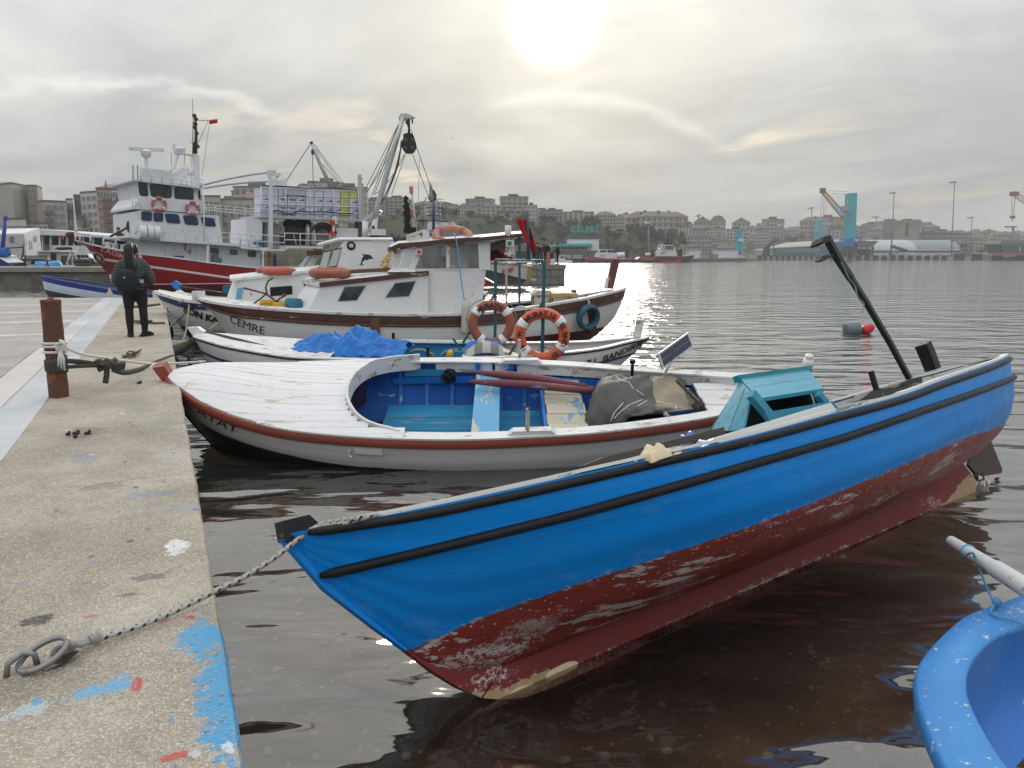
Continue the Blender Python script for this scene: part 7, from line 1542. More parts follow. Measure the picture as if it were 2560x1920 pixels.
mb=MB();P4=[cw(xa,PD+.12)-O0,cw(xb,PD+.12)-O0,cw(xb,PD+5.5)-O0,cw(xa,PD+5.5)-O0];mb.prism([p+V3((0,0,-1.5))for p in P4],(0,0,1.5+PZ-.02));mb.build('core',PIER_STONE,pier)
mb=MB();mb.prism([p+V3((0,0,PZ-.30))for p in(cw(xa,PD-.1)-O0,cw(xb,PD-.1)-O0,cw(xb,PD+5.6)-O0,cw(xa,PD+5.6)-O0)],(0,0,.30));mb.build('capping',PIER_CAP,pier)
rs=random.Random(11);st=[PZ-.30,.72,.30,-.1];_st={}
for k in range(3):
 x=xa*.42-rs.random()
 while x<xb-.2:
  w=rs.choice((.9,1.2,1.5,.7));w=min(w,xb-x);key=(round(w,2),k)
  if key not in _st:
   b=MB();h=st[k]-st[k+1]-.03;b.box(0,w-.03,0,.3,0,h);me=b.mesh('stone_block');me.materials.append(PIER_STONE);_st[key]=me
  o=bpy.data.objects.new('stone_block',_st[key]);COL.objects.link(o);o.parent=pier;o.location=cw(x,PD-.02+rs.uniform(-.03,.05),st[k+1]+.015)-O0;o.rotation_euler=(0,0,-YAW+rs.uniform(-.01,.01));x+=w
def away(mb,poly_px,d,depth,src=None):
 mb.prism([aD(src(*q)if src else q,d)for q in poly_px],cw(0,depth));return mb
def rel(o,mb):
 mb.v=[tuple(V3(v)-o.location)for v in mb.v];return mb
def piece(name,poly,d,depth,mat,parent,src=None):
 return rel(parent,away(MB(),poly,d,depth,src)).build(name,mat,parent)
d=53.6;bn=TG('bench','dark wooden bench with iron legs standing on the stone pier','bench',Frame(aD(C4(440,705),d)))
for v in(588,606,622):piece('back_slat',[(295,v-7),(560,v-9),(560,v+4),(295,v+6)],d+.15,.04,PT('dark_bench_wood',(.05,.03,.025),.7,.2),bn,C4)
piece('seat',[(300,640),(560,638),(560,650),(300,652)],d-.35,.45,PT('dark_bench_wood',(.05,.03,.025)),bn,C4)
for u in(300,570):
 mb=MB();c=lambda q,dd:aD(C4(*q),dd)
 mb.tube([c((u,575),d+.2),c((u+5,650),d),c((u-8,712),d-.2)],.04,6);mb.tube([c((u+5,650),d),c((u+22,712),d+.3)],.04,6);rel(bn,mb).build('leg',BLACK,bn,True)
def box_boat(label,hull_px,mat,d,depth=1.8,name='moored_boat',cat='boat'):
 t=TG(name,label,cat,Frame(aD(hull_px[0],d)));piece('hull',hull_px,d,depth,mat,t);return t
b1=box_boat('small white cabin boat with a row of square windows behind the stone pier',[C5(115,1445),C5(90,1500),C5(530,1500),(93,664)],WFR,60)
piece('cabin',[C5(*q)for q in[(110,1440),(160,1340),(470,1345),(520,1370),(525,1445)]],60.2,1.4,WFR,b1);piece('cabin_roof',[C5(*q)for q in[(110,1338),(300,1325),(530,1342),(530,1352),(300,1338),(110,1350)]],59.9,2.0,WFR,b1)
for u in(125,205,310,450):piece('window',[C5(u,1425),C5(u+28,1360),C5(u+75,1358),C5(u+62,1422)],60.15,.04,DGL,b1)
b2=box_boat('boat wholly covered by a bright blue tarpaulin beside the pier bench',[C5(515,1445),C5(515,1500),C5(925,1500),C5(925,1445)],WFR,59)
mb=MB();rows=[]
for k in range(4):
 rows.append([aD(C5(u,v+(0 if k in(1,2)else 28)),58.7+.7*k)for u,v in((515,1390),(560,1372),(640,1385),(700,1392),(760,1378),(860,1365),(905,1395),(925,1430))])
rows.append([aD(C5(u,1450),58.6)for u in(515,560,640,700,760,860,905,925)]);rows.insert(0,[aD(C5(u,1470),58.5)for u in(515,560,640,700,760,860,905,925)]);rows=rows[:5]
mb.slab(rows,(0,0,-.01));rel(b2,mb).build('tarpaulin',PT('bright_blue_cover',(.02,.22,.48),.5,.15,bmp=0),b2,40)
b3=box_boat('dark blue fishing boat with a leaning blue mast at the far left edge',[C5(-120,1330),C5(0,1340),C5(118,1405),C5(90,1440),C5(-120,1500)],PT('dark_blue_boat_hull',(.012,.03,.16),.5,.15,bmp=0),58)
piece('sheer_strip',[C5(-120,1318),C5(0,1330),C5(122,1398),C5(118,1408),C5(0,1342),C5(-120,1332)],57.9,2.0,WFR,b3)
mb=MB();mb.tube([aD(C5(30,1270),58.5),aD(C5(85,715),58.5)],[.16,.12],8);mb.ball(aD(C5(88,735),58.5),.15,.15,.2);rel(b3,mb).build('mast',PT('blue_mast',(.03,.06,.28),.5,.1,bmp=0),b3,True)
mb=MB();mb.tube([aD(C5(60,1192),58.5),aD(C5(345,1170),58.5)],.05,6);mb.tube([aD(C5(345,1165),58.5),aD(C5(345,1250),58.5),aD(C5(325,1330),58.5)],.07,6);mb.tube([aD(C5(40,1010),58.5),aD(C5(345,1170),58.5)],.012,4);rel(b3,mb).build('boom',DKF,b3,True)
for(u,v,r_)in((20,1240,.5),(70,1230,.4),(90,1265,.35),(-20,1260,.5)):
 mb=MB();mb.ball(aD(C5(u,v),58.6),r_,r_,r_*.8,8,6);rel(b3,mb).build('net_bundle',PT('bright_blue_net',(.02,.14,.42),.8,.3,bmp=0),b3,True)
piece('pennant',[C5(335,1165),C5(350,1110),C5(358,1135),C5(348,1168)],58.4,.03,FLAG_RED,b3)
piece('wheelhouse',[C5(-60,1270),C5(105,1300),C5(105,1350),C5(-60,1330)],58.6,1.2,WFR,b3)
hut=TG('kiosk','small beige kiosk with a flat roof behind the blue-covered boat','kiosk',Frame(aD(C5(720,1440),66)))
piece('wall',[C5(*q)for q in[(560,1240),(885,1240),(905,1440),(560,1440)]],66,2,PT('beige_hut_wall',(.42,.37,.33),.8,.1,bmp=0),hut);piece('roof',[C5(*q)for q in[(545,1225),(895,1225),(900,1240),(545,1240)]],65.8,2.6,WFR,hut)
piece('window',[C5(*q)for q in[(745,1262),(830,1262),(830,1370),(745,1370)]],65.95,.06,DGL,hut)
bn2=TG('litter_bin','tall dark green bin beside the kiosk','bin',Frame(aD(C5(940,1440),64)));piece('bin_body',[C5(900,1300),C5(980,1300),C5(980,1440),C5(905,1440)],64,.8,PT('dark_green_bin',(.03,.05,.05),.6,.1,bmp=0),bn2)
fr=TG('davit','white tubular davit with a black cloth bundle standing behind the pier','davit',Frame(aD(C5(1000,1440),63)))
mb=MB()
for a,b_ in(((800,1190),(830,1175)),((830,1175),(1070,1185)),((1070,1185),(1035,1280)),((1035,1280),(990,1400)),((1060,1200),(1015,1400)),((985,1400),(1010,1445))):mb.tube([aD(C5(*a),63),aD(C5(*b_),63)],.05,6)
rel(fr,mb).build('frame',WFR,fr,True)
mb=MB();mb.tube([aD(C5(u,v),62.9)for u,v in((825,1188),(900,1195),(980,1192),(1065,1190))],[.08,.13,.12,.08],7);rel(fr,mb).build('cloth_bundle',BCL,fr,True)
tl=TG('dock_tyre','brown tyre lying on a coil at the right end of the stone pier','tyre',Frame(aD(C5(1220,1400),54)));c=aD(C5(1220,1385),54)-tl.location
mb=MB();mb.torus(c,(0,0,1),.42,.17,20,8);mb.build('tyre',PT('brown_dusty_tyre',(.05,.035,.03),.8,.3,bmp=0),tl,True);mb=MB();mb.torus(c+V3((0,0,.05)),(0,0,1),.22,.09,14,6);mb.torus(c+V3((0,0,.1)),(0,0,1),.13,.07,12,6);mb.build('rope_coil',ROPE_TAN,tl,True)
mb=MB();c=aD(C5(1230,1432),53.5)-tl.location;mb.torus(c,(0,0,1),.38,.12,18,6);mb.build('rope_coil',NET_GREEN,tl,True)
APG=PT('grey_rendered_wall',(.36,.345,.32),.9,.08,bmp=0,dirt=(.25,.24,.22),damt=.35,dsc=.12)
APB=PT('beige_rendered_wall',(.40,.355,.31),.9,.08,bmp=0,dirt=(.28,.25,.22),damt=.35,dsc=.12)
APW=PT('off_white_wall',(.50,.485,.47),.9,.08,bmp=0,dirt=(.36,.34,.32),damt=.3,dsc=.12)
APT_PINK=PT('salmon_wall',(.46,.215,.185),.9,.1,bmp=0,dirt=(.36,.2,.18),damt=.3,dsc=.12)
APT_RED=PT('dark_red_balcony',(.20,.07,.06),.8,.1,bmp=0)
APT_DARK=PT('dark_slate_wall',(.085,.085,.09),.85,.15,bmp=0)
ROOF_DARK=PT('dark_roof_edge',(.11,.085,.075),.85,.2,bmp=0)
ROOF_TILE=PT('brown_tile_roof',(.22,.135,.11),.9,.15,bmp=0,rnd=.2)
WIN_FR=PT('white_window_frame',(.55,.56,.56),.6,.05,bmp=0)
WIN_G=glass('town_window_glass',(.05,.06,.075),.15,.5)
_wm={}
def win_mesh(w,h,panes):
 k=(round(w,1),round(h,1),panes)
 if k not in _wm:
  mb=MB();t=.12;fr_=.07
  mb.box(-w/2,w/2,-t,0,-h/2,-h/2+fr_);mb.box(-w/2,w/2,-t,0,h/2-fr_,h/2)
  for i in range(panes+1):x=-w/2+(w-fr_)*i/panes;mb.box(x,x+fr_,-t,0,-h/2+fr_,h/2-fr_)
  mb.cur=1;mb.add([(-w/2,-.04,-h/2),(w/2,-.04,-h/2),(w/2,-.04,h/2),(-w/2,-.04,h/2)],[(0,1,2,3)])
  me=mb.mesh('window');me.materials.append(WIN_FR);me.materials.append(WIN_G);_wm[k]=me
 return _wm[k]
def place_window(parent,c,w,h,panes,yaw):
 o=bpy.data.objects.new('window',win_mesh(w,h,panes));COL.objects.link(o);o.parent=parent;o.location=V3(c)-parent.location;o.rotation_euler=(0,0,yaw)
def house(label,foot,py_top,d0,walls,name='apartment_building',grid=None,roof=None,z0=2.5,group='apartment buildings of the old town',rf=.5):
 """foot: list of (px, distance); top from the picture row at d0; grid: per side (side index, cols, floors, window w, h, panes, u0, u1, bottom fraction)"""
 z1=z_at(py_top,d0);P=[cw(x_at(px,d),d)for px,d in foot];o=TG(name,label,'building',Frame((P[0].x,P[0].y,z0)),group)
 n=len(P)
 for i in range(n):
  a,b_=P[i],P[(i+1)%n];mb=MB();mb.add([(a.x,a.y,z0),(b_.x,b_.y,z0),(b_.x,b_.y,z1),(a.x,a.y,z1)],[(0,1,2,3)]);m=walls[i]if isinstance(walls,(list,tuple))else walls
  rel(o,mb).build('wall',m,o,fix=False)
 mb=MB();c=sum(P,V3())/n
 mb.prism([(p+(p-c)*.02)+V3((0,0,z1))for p in P],(0,0,rf));rel(o,mb).build('roof',roof or ROOF_DARK,o)
 for(si,cols,fl,w,h,panes,u0,u1,fb,ft)in(grid or[]):
  a,b_=P[si],P[(si+1)%n];t=(b_-a).normalized();yaw=math.atan2(t.y,t.x)
  if(t.cross(V3((0,0,1)))).dot(-a)<0:yaw+=pi
  nn=V3((sin(yaw),-cos(yaw),0))
  for r_ in range(fl):
   for k in range(cols):
    u=lerp(u0,u1,(k+.5)/cols);z=lerp(z0+(z1-z0)*fb,z0+(z1-z0)*ft,(r_+.5)/fl);p=a.lerp(b_,u);place_window(o,(p.x+nn.x*.02,p.y+nn.y*.02,z),w,h,panes,yaw)
 return o,P,z1
def balconies(o,P,z0,z1,side,us,floors,fb,ft,w,mat,h=1.0):
 a,b_=P[side],P[side+1];t=(b_-a).normalized();nn=V3((t.y,-t.x,0));nn=nn if nn.dot(-a)>0 else-nn
 for u in us:
  for r_ in range(floors):
   z=lerp(z0+(z1-z0)*fb,z0+(z1-z0)*ft,r_/floors);c=a.lerp(b_,u)+nn*.45;mb=MB();mb.obox((c.x,c.y,z+h/2),t*w/2,nn*.45,(0,0,h/2));rel(o,mb).build('balcony',mat,o)
house('blank grey-walled apartment block with its corner towards the harbour',[(8,232),(47,226),(85,236),(47,250)],461,228,[APG,PT('warm_grey_wall',(.38,.345,.30),.9,.08,bmp=0),APG,APG])
o,P,z1=house('narrow grey-brown block with dark window bands beside the blank block',[(84,232),(109,232),(121,240),(100,244)],466,232,[PT('grey_brown_wall',(.24,.21,.19),.9,.1,bmp=0),APB,APG,APG],grid=[(0,2,7,1.3,1.3,2,.08,.92,.25,.98)])
o,P,z1=house('beige apartment block with brown corner balconies',[(104,226),(122,222),(178,226),(160,240)],504,222,[PT('taupe_blank_wall',(.27,.235,.20),.9,.1,bmp=0),APB,APB,APG],grid=[(1,3,6,1.7,1.5,3,.08,.86,.06,.97)])
balconies(o,P,2.5,z1,1,(.16,),6,.05,.92,2.4,PT('brown_balcony',(.17,.12,.10),.8,.1,bmp=0))
o,P,z1=house('tall narrow house with dark red and white balcony stripes',[(177,234),(198,234),(198,246),(177,246)],500,234,APW,grid=[(0,1,6,2.0,1.3,3,.1,.9,.2,.97)]);balconies(o,P,2.5,z1,0,(.5,),6,.16,.94,2.5,APT_RED)
o,P,z1=house('dark slate-clad house with pale arched windows',[(181,226),(216,226),(216,238),(181,238)],541,226,APT_DARK,grid=[(0,3,3,1.2,1.5,1,.08,.9,.1,.95)])
house('tall dark party wall behind the slate house',[(197,238),(216,238),(216,250),(197,250)],490,238,APT_DARK)
o,P,z1=house('white and beige block with wide windows under a flat roof',[(214,230),(256,226),(262,240),(220,244)],482,228,[APW,APW,APG,APG],grid=[(0,3,7,1.9,1.4,3,.04,.97,.08,.97)])
o,P,z1=house('salmon and white apartment block with red balconies and a pointed roof',[(254,226),(348,232),(340,248),(262,244)],474,228,[APT_PINK,APW,APG,APG],grid=[(0,6,8,1.7,1.5,2,.02,.98,.04,.98)])
a,b_=P[0],P[1]
for u0,u1 in((.40,.54),(.68,.82),(.88,1.0)):
 mb=MB();t=(b_-a).normalized();nn=V3((t.y,-t.x,0));nn=nn if nn.dot(-a)>0 else-nn;p,q_=a.lerp(b_,u0)+nn*.012,a.lerp(b_,u1)+nn*.012;mb.add([(p.x,p.y,2.5),(q_.x,q_.y,2.5),(q_.x,q_.y,z1),(p.x,p.y,z1)],[(0,1,2,3)]);rel(o,mb).build('white_wall_strip',APW,o,fix=False)
balconies(o,P,2.5,z1,0,(.60,.27),8,.06,.94,2.2,APT_RED,.9)
mb=MB();c=sum(P,V3())/4;mb.add([(p.x,p.y,z1+.4)for p in P]+[(c.x,c.y,z1+2.6)],[(0,1,4),(1,2,4),(2,3,4),(3,0,4)]);rel(o,mb).build('hip_roof',ROOF_TILE,o,fix=False)
mb=MB();p=aD((265,470),229);mb.lathe([(.5,-1),(.45,.4),(.25,.9),(.3,1.1),(.05,2.2)],p,n=8);rel(o,mb).build('roof_finial',PT('blue_grey_roof_figure',(.12,.2,.24),.7,bmp=0),o,True)
house('grey office block rising behind the salmon apartments',[(300,262),(352,262),(352,280),(300,280)],468,262,APG,grid=[(0,5,6,1.6,1.4,2,.05,.95,.1,.95)])
house('pale house at the far left edge with dark red balconies',[(-60,232),(14,232),(14,246),(-60,246)],474,232,APB,grid=[(0,5,6,1.6,1.4,2,.05,.95,.15,.97)])
o,P,z1=house('low white house with three windows in front of the grey block',[(17,214),(74,214),(74,224),(17,224)],549,214,APW,grid=[(0,4,1,2.0,2.0,2,.05,.95,.5,.95)])
for k,(p0,p1,py,mt,lab)in enumerate(((74,128,560,APG,'low grey building with dark shopfront below the blocks'),(345,420,500,APB,'beige block seen behind the trawler bridge'),(500,560,492,APG,'grey-roofed block behind the trawler, left one'),(555,640,500,APB,'brownish block behind the trawler rack'),(640,700,497,APW,'white block mostly hidden behind the fish box rack'))):
 house(lab,[(p0,216+12*k),(p1,216+12*k),(p1,230+12*k),(p0,230+12*k)],py,216+12*k,mt,grid=[(0,4,3,1.6,1.4,2,.05,.95,.4,.95)],z0=2.5 if k<2 else 5)
def sign(label,q0,q1,d,txt,mat,board=None,size=.8,name='shop_sign',ext=.03):
 a,b_=aD(q0,d),aD(q1,d);c=(a+b_)/2;t=TG(name,label,'sign',Frame(c,-YAW))
 w=(a-b_).to_2d().length;h=abs(a.z-b_.z)
 if board:mb=MB();mb.box(-w/2,w/2,0,.2,-h/2,h/2);mb.build('board',board,t)
 me=text_mesh(txt,1,ext);xs=[v.co.x for v in me.vertices];ys=[v.co.y for v in me.vertices];sx_=w*.94/(max(xs)-min(xs));sy_=h*size/(max(ys)-min(ys));cx_,cy_=(max(xs)+min(xs))/2,(max(ys)+min(ys))/2
 for v in me.vertices:x,y,z=v.co;v.co=((x-cx_)*sx_,-.06-z,(y-cy_)*sy_)
 me.materials.clear();me.materials.append(mat);o=bpy.data.objects.new('lettering',me);COL.objects.link(o);o.parent=t;return t
sign('thin rooftop letters HOTEL against the sky at the far left',(-12,454),(19,461),231,'HOTEL',PT('grey_sign_letters',(.30,.31,.32),.6,bmp=0),None,.9,'rooftop_sign')
sg=TG('shop_sign','long dark shop sign with a yellow end panel above the market roof','sign',Frame(aD((210,571),205)));piece('board',[(194,568),(226,569.5),(226,575),(194,574)],205,.3,PT('dark_sign_board',(.03,.03,.03),.6,bmp=0),sg);piece('yellow_panel',[(196,567.5),(203,567.5),(203,574.5),(196,574.5)],204.9,.1,PT('yellow_panel',(.5,.38,.08),.6,bmp=0),sg);piece('pale_strip',[(205,571),(224.5,571.5),(224.5,574),(205,573.5)],204.9,.1,PT('pale_gold_strip',(.40,.36,.25),.6,bmp=0),sg)
sign('red and white HOTEL sign board on a roof behind the trawler',(614,481),(641,494),262,'HOTEL',PT('red_sign_letters',(.5,.06,.05),.6,bmp=0),PT('white_sign_board',(.6,.6,.6),.6,bmp=0))
mk=TG('market_hall','long low market hall with a curved white roof on the left shore','building',Frame(aD((120,640),104),0))
piece('roof',[(-60,571),(60,570),(180,579),(235,586),(300,592),(300,597),(180,590),(60,586),(-60,586)],104,14,WFR,mk);piece('back_wall',[(-60,586),(300,594),(300,650),(-60,650)],112,.3,APT_DARK,mk)
for u in(104,124,147,165,183,205,230):piece('column',[(u,588),(u+2.5,588),(u+2.5,650),(u,650)],104.6,.4,WFR,mk)
for u in(108,128,150,186):piece('stall_front',[(u,612),(u+14,612),(u+14,650),(u,650)],108,.4,APB if u!=128 else DKF,mk)
sh=TG('shed','white prefabricated shed with a sliding window and a ladder against its end','shed',Frame(aD((60,660),82)))
a0,a1,a2,a3=cw(x_at(-20,82),82),cw(x_at(66,80),80),cw(x_at(105,86),86),cw(x_at(20,90),90);zt,zr_=z_at(587,81),z_at(578,84)
mb=MB();mb.add([(p.x,p.y,z)for p in(a0,a1)for z in(1.5,zt)],[(0,2,3,1)]);rel(sh,mb).build('wall',APW,sh,fix=False)
gm=(a1+a2)/2;mb=MB();mb.add([(a1.x,a1.y,1.5),(a2.x,a2.y,1.5),(a2.x,a2.y,zt),(a2.x,a2.y,zr_+.3),(a1.x,a1.y,zt)],[(0,1,2,3,4)]);rel(sh,mb).build('gable_wall',WFR,sh,fix=False)
mb=MB();mb.prism([(a0.x,a0.y,zt),(a1.x,a1.y,zt),(a2.x,a2.y,zr_+.3),(a3.x,a3.y,zr_+.3)],(0,0,.12));rel(sh,mb).build('roof',WFR,sh)
for u0,u1 in((140,208),(220,250),(258,328)):piece('window',[C5(u0,1015),C5(u1,1013),C5(u1,1095),C5(u0,1097)],80.6,.1,DGL if u0!=140 else WIN_G,sh)
piece('window',[C5(487,1012),C5(540,1010),C5(540,1098),C5(487,1098)],81.6,.1,PGL,sh)
ld=TG('ladder','dark ladder leaning against the white shed','ladder',Frame(aD(C5(460,1215),79)));mb=MB()
for u in(442,475):mb.tube([aD(C5(u,1215),79),aD(C5(u-6,1075),79.6)],.03,5)
rel(ld,mb).build('rail',DKF,ld,True)['kind']='stuff';mb=MB()
for v in(1100,1125,1150,1175,1200):mb.tube([aD(C5(440,v),79.2),aD(C5(473,v),79.2)],.025,5)
rel(ld,mb).build('rung',DKF,ld,True)['kind']='stuff'
lo=TG('box_trailer','long white box trailer parked in front of the market hall','lorry',Frame(aD(C5(980,1290),88)));piece('box_body',[C5(735,1142),C5(1285,1155),C5(1285,1290),C5(735,1285)],88,2.4,WFR,lo)
for u in(1180,1232):piece('door_seam',[C5(u,1160),C5(u+6,1160),C5(u+6,1285),C5(u,1285)],87.95,.04,GREY_FAR,lo)
def van(label,q0,q1,d,mat,name='parked_van'):
 (ua,va),(ub,vb)=q0,q1;t=TG(name,label,'van',Frame(aD(((ua+ub)/2,vb),d)));w,h=ub-ua,vb-va
 piece('body',[(ua,vb-h*.12),(ua,va+h*.12),(ua+w*.06,va),(ua+w*.62,va),(ua+w*.80,va+h*.42),(ub,va+h*.55),(ub,vb-h*.12)],d,1.7,mat,t)
 for u0,u1,s in((.06,.26,0),(.29,.47,0),(.50,.70,.09)):piece('window',[(ua+w*u0,va+h*.12),(ua+w*(u1-s),va+h*.12),(ua+w*u1,va+h*.44),(ua+w*u0,va+h*.44)],d-.03,.03,DGL,t)
 for u in(.2,.8):
  mb=MB();c=aD((ua+w*u,vb-h*.14),d-.02);mb.lathe([(.32,0),(.32,.22)],c,cw(0,1),14);wh=rel(t,mb).build('wheel',BLACK,t,40)
 return t
van('white van with dark side windows parked by the pier',C5(1120,1270),C5(1400,1405),74,WFR);van('dark van parked left of the white one',C5(1015,1295),C5(1130,1400),76,DKF)
fg=TG('flag','small red flag hanging under the market hall roof','flag',Frame(aD(C5(918,1020),103)));piece('cloth',[C5(895,990),C5(925,1000),C5(950,1040),C5(940,1058),C5(905,1045)],103,.05,FLAG_RED,fg)
GD=31.0;G2=lambda u,v,dd=0:aD(A2(u,v),GD+dd)
gx=cw(x_at(975,GD),GD-1.2);GF=Frame(gx,R(62));gb=TG('net_boat','white net boat carrying a tall derrick with a black power block','boat',GF)
GH=Hull([(0,2.0),(2,1.7),(5,1.5),(8,1.6),(10,1.8)],[(0,.1),(2,1.4),(5,1.8),(8,1.6),(10,.6)],[(0,0,2.0),(.8,.4,.8),(2,1.4,-.6),(5,5,-.8),(10,9.6,0)],[(0,.05),(3,.6),(8,.8),(10,.4)]);GH.shell('hull',WFR,gb,24,8);GH.cap('gunwale',WFR,gb,.2,.05,.08,nx=20)
mb=MB();mb.grid([[V3((x,sd*GH.b(x)*.97,GH.z(x)-.2))for sd in(-1,1)]for x in GH.xs(.1,9.8,12)]);mb.build('deck',GREY_FAR,gb,fix=False)
def gtube(name,pts,r,mat,n=8,parent=None,dd=0,smooth=True,kind=None):
 mb=MB();mb.tube([GF.l(G2(u,v,dd))for u,v in pts],r,n);return tag(mb.build(name,mat,parent or gb,smooth),kind=kind)
dk=gtube('derrick',[(1412,175),(1340,420),(1260,700),(1185,970),(1165,1060)],[.085,.10,.105,.11,.11],GALV,10)
gtube('derrick_leg',[(1180,985),(1155,1240)],.09,WFR,8);gtube('derrick_leg',[(1175,1060),(1100,1235)],.08,WFR,8);gtube('rusty_leg',[(1155,1120),(1153,1245)],.11,RUST,8)
mb=MB();P=[GF.l(G2(*q))for q in[(1395,185),(1415,150),(1440,160),(1490,185),(1485,198),(1440,192),(1430,215),(1400,215)]];mb.prism([p+V3((0,-.12,0))for p in P],(0,.24,0));mb.build('derrick_head',GALV,dk)
bl=TG('power_block','black power block hanging from the head of the tall derrick','power block',Frame(G2(1460,320,-.2),-YAW));BW=Frame(bl.location,-YAW);B2_=lambda u,v,y=0:BW.l(aD(A2(u,v),GD-.2+y))
PB=PT('black_power_block',(.012,.012,.013),.5,.3,bmp=0)
oq=[(1418,325),(1450,318),(1490,322),(1503,345),(1522,410),(1523,450),(1500,490),(1475,498),(1430,496),(1405,460),(1397,415),(1408,370)]
for y0 in(-.28,.16):mb=MB();mb.prism([B2_(u,v,y0)for u,v in oq],(0,.10,0));mb.build('cheek',PB,bl)
mb=MB();mb.lathe([(.27,-.22),(.22,-.05),(.22,.1),(.27,.22)],B2_(1460,430,0),(0,1,0),18);mb.build('sheave',PT('dark_grey_sheave',(.03,.03,.032),.4,.2,bmp=0),bl,40)
for(u,v)in((1432,385),(1490,385),(1430,455),(1492,455)):mb=MB();mb.ball(B2_(u,v,-.285),.085,.02,.10,10,5);mb.build('cheek_recess',PT('grey_recess',(.05,.052,.055),.4,bmp=0),bl,True)
mb=MB();mb.tube([B2_(1462,195),B2_(1455,240),B2_(1462,275),B2_(1460,322)],[.05,.07,.045,.05],7);mb.tube([B2_(1440,195),B2_(1436,240)],.03,6);mb.tube([B2_(1488,190),B2_(1490,238)],.03,6);mb.build('hanger',PB,bl,True)['kind']='stuff'
mb=MB();mb.torus(B2_(1440,325),(0,1,0),.14,.015,14,5,R(20),R(170),xax=(1,0,0));mb.build('hydraulic_hose',PB,bl,True)
mb=MB()
for a,b_,s in(((1385,215),(1080,810),.0),((1375,235),(1105,820),.1),((1365,260),(1140,860),0),((1335,400),(1090,830),.15),((1330,420),(1160,850),0),((1430,500),(1310,850),0),((1420,505),(1165,850),.2),((1490,500),(1640,900),0),((1525,440),(1690,900),0),((1480,290),(1525,440),0)):
 mb.tube([GF.l(p)for p in arc(G2(*a),G2(*b_),s,6)],.013,4)
for a,m,b_ in(((1400,380),(1355,620),(1200,970)),((1395,420),(1330,680),(1215,940)),((1392,390),(1365,600),(1260,880))):mb.tube([GF.l(p)for p in smL([G2(*a),G2(*m),G2(*b_)],5)],.022,5)
tag(mb.build('rigging',WIRE,gb,True),kind='stuff')
mb=MB();P=[GF.l(G2(*q))for q in[(1035,1085),(1180,975),(1192,985),(1075,1090)]];mb.prism(P,GF.m.transposed()@cw(0,1.2));mb.build('slanted_panel',PT('pale_slanted_panel',(.5,.52,.55),.4,.05,bmp=0),gb)
gtube('panel_post',[(1083,1085),(1080,1240)],.12,WFR)
mb=MB();rows=[]
for k in range(4):
 rows.append([GF.l(G2(1165+11.5*i,(1195+6*sin(i*1.3)+(40 if k in(0,3)else 0)+i*.9),k*.9))for i in range(25)])
mb.slab(rows,(0,0,-.3));mb.build('net_pile',NET_DARK,gb,True)
mb=MB();mb.obox(GF.l(G2(1185,1178)),(.25,0,0),(0,.3,0),(0,0,.12));mb.build('white_chest',WFR,gb)
MD=60;M7=lambda u,v,dd=0:aD(C7(u,v),MD+dd);mo=TG('fishing_boat','blue and white fishing boat with a cross-armed mast, letters ALLAH on its bridge','boat',Frame(cw(x_at(1080,MD),MD)))
def mp(name,poly,mat,depth=2.0,dd=0):return rel(mo,MB().prism([M7(u,v,dd)for u,v in poly],cw(0,depth))).build(name,mat,mo)
mp('hull',[(900,1050),(1700,1050),(1640,1900),(980,1900)],WFR,4);mp('blue_bridge_band',[(930,935),(1390,940),(1390,1010),(930,1010)],PT('ship_blue_band',(.02,.07,.30),.5,.1,bmp=0),3,-.1)
mp('bridge',[(1160,785),(1390,790),(1390,940),(1160,935)],WFR,2.5);mp('bridge_window',[(1270,880),(1375,882),(1375,930),(1270,928)],PT('pale_green_pane',(.42,.46,.42),.4,bmp=0),.05,-.05)
mp('bow_rail_panel',[(905,755),(980,757),(985,930),(905,930)],GREY_FAR,.1,-.2)
mp('white_canopy',[(1330,800),(1440,775),(1530,790),(1530,850),(1330,840)],WFR,1.5);mp('furled_cover',[(1535,790),(1600,790),(1670,880),(1640,940),(1580,925),(1540,850)],PT('pale_violet_cover',(.45,.45,.52),.7,.1,bmp=0),1.0)
c=M7(1275,972,-.15);me=text_mesh('MA\u015eALLAH',.27,.003,'RIGHT',.003)
xm=M7(1358,972,-.15)
for v in me.vertices:v.co=xm-mo.location+cw(v.co.x*.85,-.02-v.co.z,v.co.y)
me.materials.clear();me.materials.append(LETTER_W);o=bpy.data.objects.new('lettering',me);COL.objects.link(o);o.parent=mo
MB_=PT('ship_blue_mast',(.02,.045,.17),.5,.15,bmp=0)
def mt(name,pts,r,mat=MB_,n=7):mb=MB();mb.tube([M7(*q)for q in pts],r,n);return rel(mo,mb).build(name,mat,mo,True)
mt('mast',[(1270,930),(1272,640),(1275,460)],[.11,.10,.08])
for v,u0,u1 in((543,1145,1385),(608,1140,1385),(684,1150,1395)):mt('cross_arm',[(u0,v-3),(u1,v+3)],.035)
mt('canopy_rail',[(1195,765),(1540,785)],.05);mt('radar_scanner',[(1110,372),(1435,405)],.05,WFR);mt('aerial',[(1005,440),(1030,-300)],.015,WIRE,4)
mt('furled_sail',[(1250,450),(1225,400),(1235,300),(1225,200),(1210,120)],[.14,.2,.19,.12,.05],PT('grey_furled_sail',(.25,.26,.26),.8,.2,bmp=0));mt('furled_sail',[(1290,430),(1305,320),(1270,240)],[.11,.10,.05],DKF)
for u,v in((1160,520),(1385,515),(1150,600),(1385,600),(1155,660),(1390,665)):mb=MB();mb.ball(M7(u,v),.085,.09,.07,6,5);rel(mo,mb).build('mast_lamp',WFR,mo,True)
